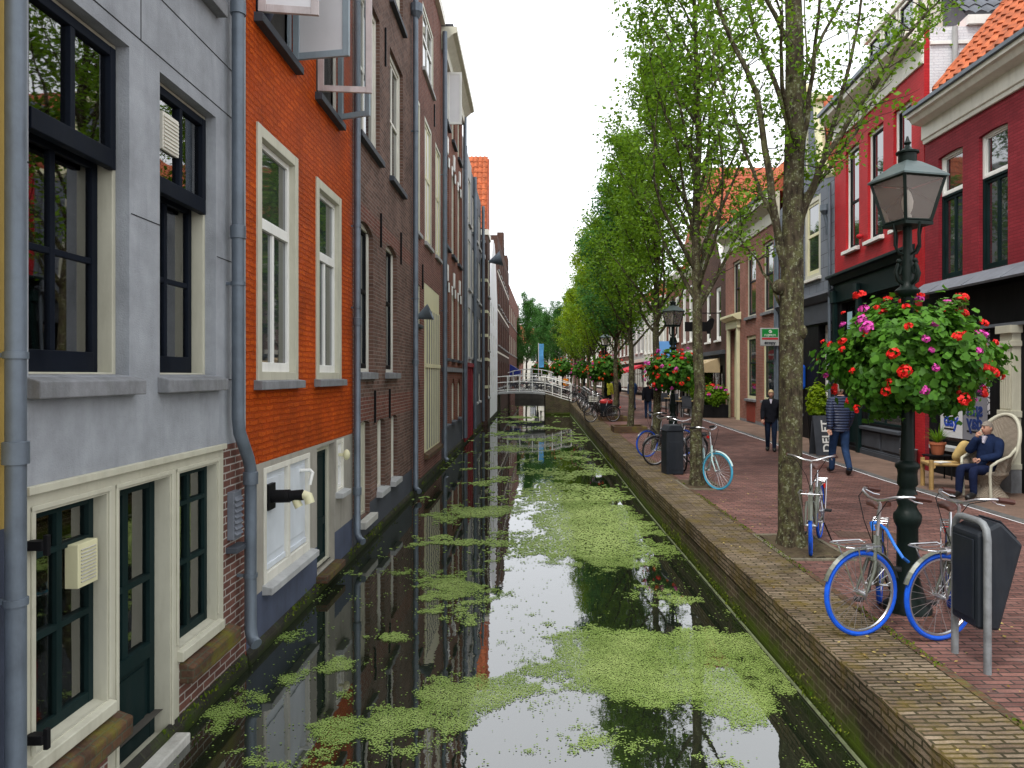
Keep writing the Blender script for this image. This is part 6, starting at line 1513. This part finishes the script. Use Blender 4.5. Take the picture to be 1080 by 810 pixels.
def person(label, loc, rz, J, jacket, trousers, shoe, hair, scale=1.0, headturn=0.0, female=False, group=None, shirt=None, bag=None):
    root = thing('person', label, 'person', loc, rz, group); root.scale = (scale,) * 3
    J = {k: Vector(v) for k, v in J.items()}
    names = ['pelvis', 'spine', 'chest', 'neck0', 'neck', 'sL', 'eL', 'wL', 'sR', 'eR', 'wR', 'hL', 'kL', 'aL', 'tL', 'hR', 'kR', 'aR', 'tR']
    rad = dict(pelvis=(.135, .115), spine=(.135, .11), chest=(.15, .115), neck0=(.075, .07), neck=.052, sL=.068, sR=.068, eL=.046, eR=.046, wL=.029, wR=.029, hL=.092, hR=.092, kL=.062, kR=.062, aL=.042, aR=.042, tL=.036, tR=.036)
    E = [('pelvis', 'spine'), ('spine', 'chest'), ('chest', 'neck0'), ('neck0', 'neck'), ('chest', 'sL'), ('sL', 'eL'), ('eL', 'wL'), ('chest', 'sR'), ('sR', 'eR'), ('eR', 'wR'),
         ('pelvis', 'hL'), ('hL', 'kL'), ('kL', 'aL'), ('aL', 'tL'), ('pelvis', 'hR'), ('hR', 'kR'), ('kR', 'aR'), ('aR', 'tR')]
    ix = {n: i for i, n in enumerate(names)}
    V, F, Nn = skin_obj([J[n] for n in names], [(ix[a], ix[b]) for a, b in E], [rad[n] for n in names], 0, 2)
    bones = []
    for a, b in E:
        k = 'leg' if b[0] in 'ka' and a[0] in 'hk' else 'shoe' if b[0] == 't' else 'hip' if a == 'pelvis' and b[0] == 'h' else 'neck' if b == 'neck' else 'arm' if b[0] in 'ew' else 'torso'
        ra = rad[a] if not hasattr(rad[a], '__len__') else max(rad[a]); rb = rad[b] if not hasattr(rad[b], '__len__') else max(rad[b])
        bones.append((J[a], J[b], ra, rb, k))
    def tagof(p):
        best = None; bd = 9
        for a, b, ra, rb, k in bones:
            ab = b - a; t_ = max(0, min(1, (p - a).dot(ab) / ab.length_squared)); d = (p - (a + ab * t_)).length - (ra + (rb - ra) * t_)
            if d < bd: bd = d; best = k; bt = t_
        if best == 'arm' and False: pass
        return best
    tags = [tagof(sum((V[i] for i in f), Vector()) / len(f)) for f in F]
    # head, face and hands joined into the same body mesh
    hb = MB()
    n, m = 20, 16; hc = J['head']
    k0 = len(hb.v)
    for i in range(m + 1):
        th = PI * i / m
        for j in range(n):
            ph = 2 * PI * j / n
            x, y, z = math.sin(th) * math.cos(ph), math.sin(th) * math.sin(ph), math.cos(th)
            jaw = 1.0 if z > -.1 else 1.0 - .28 * (-z - .1)
            fx = .074 * jaw; fy = .096 * (1.0 if y > 0 or z > -.1 else jaw * 1.04)
            hb.v.append((x * fx, y * fy - (.012 if z < -.3 and y < 0 else 0), z * .118))
    for i in range(m):
        for j in range(n):
            a, b = k0 + i * n + j, k0 + i * n + (j + 1) % n
            hb.f.append((a, a + n, b + n, b)); hb.m.append(0)
    hb.prism([(-.095, .012), (-.118, -.022), (-.112, -.034), (-.085, -.032)], 'x', -.013, .013)
    for s_ in (-1, 1):
        hb.ball((s_ * .029, -.088, .012), (.012, .008, .007), 8, 6, 1); hb.ball((s_ * .075, .008, -.005), (.010, .02, .03), 8, 6, 0); hb.box(s_ * .03 - .016, s_ * .03 + .016, -.096, -.085, .030, .036, 1)
    hb.ball((0, -.09, -.058), (.024, .009, .007), 10, 6, 2)
    hm = Matrix.Translation(hc) @ Matrix.Rotation(headturn, 4, 'Z')
    hb.xf(hm)
    hands = []
    for s_, w, e in ((1, 'wL', 'eL'), (-1, 'wR', 'eR')):
        d = (J[w] - J[e]).normalized(); side = d.cross(Vector((0, -1, 0)) if abs(d.y) < .9 else Vector((1, 0, 0))).normalized(); nrm = d.cross(side)
        p = J[w]
        hv = [p, p + d * .035, p + d * .075]; he = [(0, 1), (1, 2)]; hr = [(.024, .02), (.034, .018), (.036, .016)]
        for q_, (o_, ln) in enumerate(((-.030, .058), (-.011, .068), (.010, .064), (.028, .050))):
            b0 = len(hv); base = p + d * .072 + side * o_
            hv += [base, base + d * ln * .5 + nrm * .006, base + d * ln * .9 + nrm * .022]; he += [(2, b0), (b0, b0 + 1), (b0 + 1, b0 + 2)]; hr += [.0095, .009, .0075]
        b0 = len(hv); hv += [p + d * .03 - side * .034, p + d * .062 - side * .052 + nrm * .01, p + d * .088 - side * .050 + nrm * .02]; he += [(1, b0), (b0, b0 + 1), (b0 + 1, b0 + 2)]; hr += [.012, .010, .0085]
        hands.append(skin_obj(hv, he, hr, 0, 1))
    me = bpy.data.meshes.new('body'); VV = [tuple(v) for v in V]; FF = list(F); MM = [0] * len(F)
    for hv, hf, _ in hands:
        k = len(VV); VV += [tuple(v) for v in hv]; FF += [tuple(i + k for i in f) for f in hf]; MM += [0] * len(hf)
    k = len(VV); VV += hb.v; FF += [tuple(i + k for i in f) for f in hb.f]; MM += hb.m
    me.from_pydata(VV, [], FF)
    for q_ in (SKIN, EYE_M, LIP): me.materials.append(q_)
    me.polygons.foreach_set('material_index', MM); me.shade_smooth()
    body = bpy.data.objects.new('body', me); COL.objects.link(body); body.parent = root
    def shell(name, kinds, off, mat):
        sel = [f for f, t_ in zip(F, tags) if t_ in kinds]
        used = sorted({i for f in sel for i in f}); mp = {v: i for i, v in enumerate(used)}
        m_ = bpy.data.meshes.new(name); m_.from_pydata([tuple(V[i] + Nn[i] * off) for i in used], [], [tuple(mp[i] for i in f) for f in sel])
        m_.materials.append(mat); m_.shade_smooth(); box_uv(m_)
        o = bpy.data.objects.new(name, m_); COL.objects.link(o); o.parent = root
        so = o.modifiers.new('thick', 'SOLIDIFY'); so.thickness = .006; so.offset = 1
        return o
    shell('trousers', ('leg', 'hip'), .008, trousers); shell('jacket', ('torso', 'arm'), .022, jacket); shell('shoes', ('shoe',), .012, shoe)
    # jacket skirt over the hips, a collar and a hem
    q = MB(); pv = J['pelvis']
    if J is not None and abs(J['chest'].y - pv.y) < .08:
        q.lathe([(.175, -.10), (.172, .0), (.165, .12)], 18, (0, 0, 0)); 
        for i in range(len(q.v)): x, y, z = q.v[i]; q.v[i] = (x + pv.x, y * .80 + pv.y, z + pv.z)
        q.build('jacket_hem', jacket, root, smooth=True)
    q = MB(); q.lathe([(.085, -.03), (.078, .04), (.07, .045), (.066, -.03)], 14, tuple(J['neck0'] + Vector((0, 0, .02))))
    q.build('collar', jacket, root, smooth=True)
    q = MB()
    kk = len(q.v)
    n, m = 20, 12
    for i in range(m + 1):
        th = PI * .60 * i / m
        for j in range(n):
            ph = 2 * PI * j / n; x, y, z = math.sin(th) * math.cos(ph), math.sin(th) * math.sin(ph), math.cos(th)
            if y < -.25 and z < .45: z = .45 + (z - .45) * .15; 
            q.v.append((x * .081, y * .103 + .004, z * .126 + .002))
    for i in range(m):
        for j in range(n): q.f.append((kk + i * n + j, kk + (i + 1) * n + j, kk + (i + 1) * n + (j + 1) % n, kk + i * n + (j + 1) % n)); q.m.append(0)
    q.xf(hm).build('hair', hair, root, smooth=True)
    if shirt:
        q = MB(); c_ = J['chest']; q.prism([(-.042, .06), (.042, .06), (.012, -.07), (-.012, -.07)], 'y', -.150, -.10); q.xf(Matrix.Translation((c_.x, c_.y, c_.z + .09)) @ Matrix.Rotation(R(-14), 4, 'X')); q.build('shirt_front', shirt, root, bevel=.004)
    return root
cl = lambda n, c, **k: paint(n, c, .9, 0, .35, 9, .7, 16, .08)
navy = NT('navy_quilted_jacket'); v_ = navy.coord('Object'); sp = navy.node('ShaderNodeSeparateXYZ'); navy.set(sp.inputs[0], v_); wv = navy.math('ABSOLUTE', navy.math('SINE', navy.math('MULTIPLY', sp.outputs[2], 58.0)))
navy = navy.done(navy.mix(navy.mapr(wv, 0, .35), (.004, .006, .014), (.020, .030, .070)), .5, 0, navy.bump(wv, .8, .02), .35)
jeans = cl('blue_denim', (.022, .045, .105)); dk = cl('dark_cloth', (.012, .013, .018)); dkj = cl('dark_jeans', (.014, .022, .045)); blk = simple('black_shoe', (.012, .011, .011), .4)
blond = paint('blond_hair', (.50, .38, .20), .6, 0, .3, 30, .3, 80, .3); grey = paint('grey_hair', (.22, .19, .16), .6, 0, .3, 30, .3, 80, .3); brn = paint('brown_hair', (.045, .028, .018), .6, 0, .3, 30, .3, 80, .3)
lil = cl('pale_shirt', (.55, .52, .60)); tan = cl('tan_cloth', (.30, .22, .14)); blue = cl('blue_cloth', (.035, .07, .17)); yel = cl('yellow_vest', (.55, .55, .05)); orange_ = cl('orange_cloth', (.65, .22, .02)); wht = cl('white_cloth', (.6, .6, .62))
person('person with short blond hair in dark jacket walking towards the camera', (6.62, 20.4, gz(20.4)), R(-18), dict(WALK, kL=(.09, -.10, .50), aL=(.09, -.10, .09), tL=(.10, -.25, .05), aR=(-.09, .16, .10), tR=(-.10, .03, .04)), dk, dkj, blk, blond, .96, shirt=lil)
person('person in navy quilted jacket and jeans walking away behind the flower basket', (6.56, 15.7, 0), R(176), WALK, navy, jeans, blk, grey, 1.09)
person('person in dark blue jacket sitting in the wicker chair, hand at chin', (7.83, 12.75, 0), R(-68), SIT, cl('navy_cardigan', (.012, .022, .06)), cl('navy_trousers', (.012, .018, .05)), blk, grey, 1.0, R(-10), shirt=lil)
person('person in black jacket and blue jeans walking away on the far street', (5.35, 33.8, gz(33.8)), R(172), WALK, dk, jeans, blk, brn, .97)
person('person in blue jacket walking away farther up the street', (5.55, 40.5, gz(40.5)), R(184), dict(WALK, **{}), blue, jeans, blk, brn, 1.0)
person('person in dark coat at the left of the far walkers', (5.1, 44, gz(44)), R(178), WALK, dk, dk, blk, brn, 1.0)
person('person in yellow vest beside the far bicycles', (4.3, 41, gz(41)), R(150), STAND, yel, dk, blk, brn, 1.0)
person('person in orange top far along the quay', (3.1, 66, .3), R(10), STAND, orange_, dk, blk, brn, 1.0)
person('person in white top standing by the second bridge', (.6, 76, .3), R(20), STAND, wht, jeans, blk, brn, 1.0)
# wicker peacock chair
wk = NT('woven_wicker'); v_ = wk.coord('Object'); ch = wk.node('ShaderNodeTexWave', Scale=16.0, Distortion=.6, _bands_direction='Z'); wk.set(ch.inputs['Vector'], v_); ch2 = wk.node('ShaderNodeTexWave', Scale=13.0, Distortion=.6, _bands_direction='X'); wk.set(ch2.inputs['Vector'], v_)
hgt = wk.math('MULTIPLY', ch.outputs['Fac'], ch2.outputs['Fac'])
M['wicker'] = wk.done(wk.mix(hgt, (.22, .175, .13), (.60, .53, .43)), .7, 0, wk.bump(hgt, .9, .02), .3)
ck = thing('wicker_chair', 'pale wicker peacock chair with tall rounded back beside the cream pilaster', 'chair', (7.88, 12.74, 0), R(-68))
q = MB(); q.lathe([(.30, 0), (.30, .03), (.27, .06), (.18, .18), (.165, .22), (.20, .30), (.27, .38), (.30, .41), (.30, .45), (.27, .46)], 24); q.build('seat', M['wicker'], ck, smooth=True)
q = MB(); N = 26; th0 = None
def backpt(a, k=1.0):   # outline of the back, tilted away
    t_ = a; w = .37 * math.sin(t_) * k; z = .46 + (.47 * (1 - math.cos(t_))) * 1.02
    zc_ = .93; z = zc_ + (z - zc_) * k
    return (w, .20 + (z - .46) * .28 - .16 * (abs(w) / .37) ** 2 * .6, z)
outer = [backpt(PI * (.06 + .94 * i / N)) for i in range(N + 1)] + [(-backpt(PI * (.06 + .94 * (N - i) / N))[0], *backpt(PI * (.06 + .94 * (N - i) / N))[1:]) for i in range(1, N + 1)]
c0 = (0, .33, .95)
for a, b in zip(outer, outer[1:]):
    for (k0, k1) in ((0, .35), (.35, .7), (.7, 1.0)):
        L_ = lambda p, k: tuple(c0[i] + (p[i] - c0[i]) * k for i in range(3))
        if k0 == 0: q.poly([c0, L_(a, k1), L_(b, k1)])
        else: q.poly([L_(a, k0), L_(a, k1), L_(b, k1), L_(b, k0)])
q.build('backrest', M['wicker'], ck, smooth=True)
q = MB(); q.tube(outer, .032, 8); q.build('back_rim', M['cream'], ck, smooth=True)
for s_ in (-1, 1):
    q = MB(); q.tube([(s_ * .33, .25, .88), (s_ * .36, .02, .74), (s_ * .33, -.22, .66), (s_ * .27, -.30, .58), (s_ * .25, -.30, .42), (s_ * .25, -.28, .02)], .024, 8); q.build('armrest', M['cream'], ck, smooth=True)
    q = MB(); q.poly([(s_ * .33, .25, .86), (s_ * .36, .02, .72), (s_ * .30, .0, .46), (s_ * .24, .20, .46)]); q.poly([(s_ * .36, .02, .72), (s_ * .33, -.22, .64), (s_ * .25, -.2, .46), (s_ * .30, .0, .46)]); q.build('side_panel', M['wicker'], ck)
# bamboo bench with cushions, plant stand, plants
M['bamboo'] = paint('bamboo', (.42, .27, .10), .5, 0, .3, 8, .15, 40, .4, .3)
bn = thing('bamboo_bench', 'low bamboo bench beside the wicker chair, carrying cushions', 'bench', (7.95, 13.75, 0), R(-12))
q = MB()
for i in range(9): q.tube([(-.58, -.24 + i * .06, .46), (.58, -.24 + i * .06, .46)], .028, 8)
for x in (-.5, .5): q.tube([(x, -.28, .42), (x, .28, .42)], .03, 8)
q.build('seat', M['bamboo'], bn, smooth=True)
for x in (-.54, .54):
    for y_ in (-.26, .26): q = MB(); q.tube([(x, y_, 0), (x, y_, .54 if x < 0 else .47)], .04, 10); q.build('leg', M['bamboo'], bn, smooth=True)
cush = paint('mustard_cushion', (.55, .40, .16), .85, 0, .1, 8, .2, 70, .2); cush2 = paint('sand_cushion', (.60, .50, .28), .85, 0, .1, 8, .2, 70, .2)
for (x, y_, rz, lab, mm) in ((7.95, 13.58, R(20), 'mustard cushion leaning on the bamboo bench, left of the other', cush), (8.22, 13.52, R(40), 'paler sand coloured cushion on the bamboo bench nearest the wicker chair', cush2)):
    c = thing('cushion', lab, 'cushion', (x, y_, .5), rz)
    q = MB(); q.ball((0, 0, 0), (1, 1, 1), 20, 14)
    for i in range(len(q.v)):
        X, Y_, Z = q.v[i]; f = lambda t_: math.copysign(abs(t_) ** .45, t_); q.v[i] = (f(X) * .21, Y_ * .075 * (1.1 - .4 * abs(X * Z)), f(Z) * .21)
    q.xf(Matrix.Translation((0, 0, .19)) @ Matrix.Rotation(R(22), 4, 'X') @ Matrix.Rotation(R(18), 4, 'Y')); q.build('cover', mm, c, smooth=True)
mg = thing('magazine', 'open magazine lying on the left part of the bamboo bench', 'magazine', (7.60, 13.7, .492), R(25)); q = MB(); q.box(-.15, .0, -.1, .1, 0, .012); q.box(.002, .15, -.1, .1, 0, .010); q.build('pages', M['white'], mg)
sd = thing('plant_stand', 'black metal plant stand by the dark red shop window', 'stand', (8.22, 14.95, 0))
q = MB(); q.box(-.24, .24, -.16, .16, .47, .50); q.build('top', M['black'], sd, bevel=.005)
for x in (-.21, .21):
    for y_ in (-.13, .13): q = MB(); q.tube([(x, y_, 0), (x, y_, .47)], .015, 6); q.build('leg', M['black'], sd)
def blades(n, L, w, seed, name, mat, parent, z0=0.0, arch=.5, up=1.0):
    rng = np.random.default_rng(seed); V = []; T = []
    for i in range(n):
        a = rng.uniform(0, 2 * PI); l_ = L * rng.uniform(.6, 1.1); tn = rng.random(); d = np.array([math.cos(a), math.sin(a), 0]); s_ = np.array([-math.sin(a), math.cos(a), 0])
        e = rng.uniform(.3, 1.0)
        pt = lambda t_: d * l_ * e * t_ * .8 + np.array([0, 0, z0 + l_ * up * (t_ * (1.2 - e * .4) - arch * e * 1.2 * t_ * t_)])
        for k in range(5):
            t0, t1 = k / 5, (k + 1) / 5; w0, w1 = w * (1 - t0) ** .6 * min(1, .4 + 3 * t0), w * max(.02, 1 - t1) ** .6
            V += [pt(t0) - s_ * w0, pt(t0) + s_ * w0, pt(t1) + s_ * w1, pt(t1) - s_ * w1]; T.append(tn)
    return polys_object(name, np.array(V), 4, mat, parent, np.stack([np.array(T)] * 3, -1))
pp_ = thing('potted_plant', 'spiky green plant in a terracotta pot on the black stand', 'potted plant', (8.22, 14.95, .502))
q = MB(); q.lathe([(.10, 0), (.11, .02), (.145, .20), (.16, .205), (.16, .25), (.14, .25), (.12, .2)], 20); q.build('pot', paint('terracotta', (.42, .13, .06), .8, 0, .2), pp_, smooth=True); blades(60, .5, .014, 4, 'leaves', M['leaf'], pp_, .22)
def potted(label, loc, w, h_, hh, nl, seed, mat='leaf', flowers=None, round_=False):
    p = thing('planter', label, 'planter', loc)
    q = MB()
    if round_: q.lathe([(w * .7, 0), (w, h_), (w * .9, h_), (w * .8, h_ - .05)], 18)
    else: q.box(-w, w, -w * .6, w * .6, 0, h_)
    q.build('pot', M['black'], p, bevel=0 if round_ else .012)
    rng = np.random.default_rng(seed)
    f = leaf_ball('foliage', rng, nl, (w * 1.15, w * .95, hh), .06, M[mat], p, seed); f.location = (0, 0, h_ + hh * .7)
    if flowers:
        rg_ = random.Random(seed)
        for i in range(flowers):
            a = rg_.uniform(0, 2 * PI); z = rg_.uniform(0, 1); c = ('orange', 'red', 'pink')[i % 3]
            o = bpy.data.objects.new('blossom', BL[c][i % 3]); COL.objects.link(o); o.parent = p; s_ = math.sqrt(1 - z * z)
            o.location = (math.cos(a) * s_ * w * 1.15, math.sin(a) * s_ * w * .95, h_ + hh * .7 + z * hh); o.scale = (1.2,) * 3
    return p
potted('black planter of pale orange flowers in front of the narrow brown house', (8.6, 34.9, gz(35)), .62, .6, .55, 1400, 2, flowers=24)
potted('dense green shrub in a black planter beside the tan awning', (8.7, 38.0, gz(38)), .6, .6, 1.2, 1600, 6)
potted('tall shrub in a round black pot by the white shop door', (8.35, 21.6, 0), .28, .95, .55, 900, 8, 'leaf_lime', round_=True)
wb_ = thing('bucket', 'small zinc bucket standing at the foot of the bright red house', 'bucket', (8.55, 16.75, 0)); q = MB(); q.lathe([(.15, 0), (.19, .42), (.2, .43), (.18, .42), (.14, .05)], 18); q.build('shell', M['galv'], wb_, smooth=True); q = MB(); q.torus((0, 0, .42), .19, .008, 20, 6, 'x', a0=0, a1=PI); q.build('handle', M['galv'], wb_)
# street board
sb = thing('sandwich_board', 'dark street board reading DELFT in upright white letters', 'sign', (7.72, 19.6, 0), R(6))
for s_, nm in ((-1, 'panel'), (1, 'panel')):
    q = MB(); q.box(-.27, .27, -.012, .012, 0, 1.05); q.xf(Matrix.Translation((0, s_ * .20, 0)) @ Matrix.Rotation(R(s_ * 10.5), 4, 'X')); q.build(nm, M['plaster_dark'], sb, bevel=.004)
tx = text_mesh('DELFT', .30, M['white'], sb, bold=.006); tx.matrix_local = Matrix.Translation((.05, -.125, .50)) @ Matrix.Rotation(R(-10.5), 4, 'X') @ Matrix.Rotation(PI / 2, 4, 'X') @ Matrix.Rotation(PI / 2, 4, 'Z')
# terrace tables and chairs farther along
def terrace(x, y, lab):
    t_ = thing('terrace_table', lab, 'table', (x, y, gz(y)), .2, 'terrace tables by the tan awning')
    q = MB(); q.box(-.6, .6, -.35, .35, .72, .76); q.build('tabletop', M['bamboo'], t_, bevel=.006)
    for sx in (-.5, .5):
        for sy in (-.28, .28): q = MB(); q.box(sx - .025, sx + .025, sy - .025, sy + .025, 0, .72); q.build('leg', M['black'], t_)
    for k, (dx, dy, rz) in enumerate(((-.3, -.62, 0), (.3, -.62, 0), (.0, .62, PI))):
        c = thing('terrace_chair', 'grey terrace chair %s of the %s' % (('near left', 'near right', 'far side')[k], lab.replace(' in front of the pointed gable', '').replace(' under the tan awning', '').replace(' on the street', '')), 'chair', (x + dx, y + dy, gz(y)), rz, 'terrace chairs')
        q = MB(); q.box(-.22, .22, -.22, .22, .42, .46); q.build('seat', M['plaster_dark'], c); q = MB(); q.box(-.22, .22, -.24, -.20, .5, .88); q.build('backrest', M['plaster_dark'], c)
        for sx in (-.2, .2):
            for sy in (-.2, .2): q = MB(); q.box(sx - .015, sx + .015, sy - .015, sy + .015, 0, .42); q.build('leg', M['galv'], c)
terrace(7.6, 35.5, 'nearest terrace table in front of the pointed gable'); terrace(7.7, 39.0, 'middle terrace table under the tan awning'); terrace(7.8, 42.6, 'farthest terrace table on the street')
# banner by the far bridge
fl = thing('banner', 'tall light blue banner on a white pole beyond the footbridge', 'flag', (.75, 73, .3))
q = MB(); q.tube([(0, 0, 0), (0, 0, 5.0)], .04, 8); q.build('pole', M['white'], fl)
q = MB()
for i in range(8): q.poly([(.0, 0, 2.6 + i * .29), (.5 + .03 * math.sin(i), .05 * math.sin(i * 1.3), 2.6 + i * .29), (.5 + .03 * math.sin(i + 1), .05 * math.sin(i * 1.3 + 1.3), 2.6 + (i + 1) * .29), (.0, 0, 2.6 + (i + 1) * .29)])
q.build('cloth', simple('sky_blue_cloth', (.12, .42, .80), .8), fl)
ns = thing('street_sign', 'round red no entry sign on a pole among the far trees', 'sign', (4.6, 47, .2))
q = MB(); q.tube([(0, 0, 0), (0, 0, 3.4)], .035, 8); q.build('pole', M['galv'], ns); q = MB(); q.tube([(0, -.04, 3.2), (0, -.06, 3.2)], .33, 24); q.build('disc', simple('traffic_red', (.6, .02, .02), .4), ns); q = MB(); q.box(-.24, .24, -.065, -.058, 3.14, 3.26); q.build('bar', M['white'], ns)
# ================================================================== light, sky, camera
w = bpy.data.worlds.new('World'); scn.world = w; w.use_nodes = True
nt = w.node_tree; bg = nt.nodes['Background']
SUN_EL, SUN_AZ = 58.0, 215.0
sk = nt.nodes.new('ShaderNodeTexSky'); sk.sky_type = 'NISHITA'; sk.sun_disc = False
sk.sun_elevation = R(SUN_EL); sk.sun_rotation = R(SUN_AZ); sk.air_density = 1.0; sk.dust_density = 3.0
mx = nt.nodes.new('ShaderNodeMix'); mx.data_type = 'RGBA'; mx.inputs[0].default_value = .88
tc = nt.nodes.new('ShaderNodeTexCoord'); nz = nt.nodes.new('ShaderNodeTexNoise'); nz.inputs['Scale'].default_value = 2.2; nz.inputs['Detail'].default_value = 4
nt.links.new(tc.outputs['Generated'], nz.inputs['Vector'])
cr = nt.nodes.new('ShaderNodeMix'); cr.data_type = 'RGBA'; cr.inputs[6].default_value = (8.6, 8.9, 9.3, 1); cr.inputs[7].default_value = (10.2, 10.3, 10.4, 1)
nt.links.new(nz.outputs['Fac'], cr.inputs[0])
nt.links.new(sk.outputs[0], mx.inputs[6]); nt.links.new(cr.outputs[2], mx.inputs[7]); nt.links.new(mx.outputs[2], bg.inputs[0])
bg.inputs[1].default_value = .215
sl = bpy.data.lights.new('sun', 'SUN'); sl.energy = 2.6; sl.angle = R(14); sl.color = (1, .96, .90)
so = bpy.data.objects.new('sun', sl); COL.objects.link(so)
# the sky's rotation is measured clockwise from +Y seen from above
d = Vector((math.sin(R(SUN_AZ)) * math.cos(R(SUN_EL)), math.cos(R(SUN_AZ)) * math.cos(R(SUN_EL)), math.sin(R(SUN_EL))))
so.rotation_euler = d.to_track_quat('Z', 'Y').to_euler()
cd = bpy.data.cameras.new('camera'); cam = bpy.data.objects.new('camera', cd); COL.objects.link(cam)
cam.location = (0, 0, EYE); cam.rotation_euler = (PI / 2, 0, 0)
cd.sensor_width = 36; cd.lens = 26.0; cd.shift_x = -20 / 1080; cd.shift_y = -9 / 1080
cd.clip_start = .05; cd.clip_end = 2000
scn.camera = cam
scn.view_settings.view_transform = 'Standard'; scn.view_settings.look = 'None'; scn.view_settings.exposure = 0
scn.render.engine = 'CYCLES'
scn.cycles.max_bounces = 8; scn.cycles.transparent_max_bounces = 12
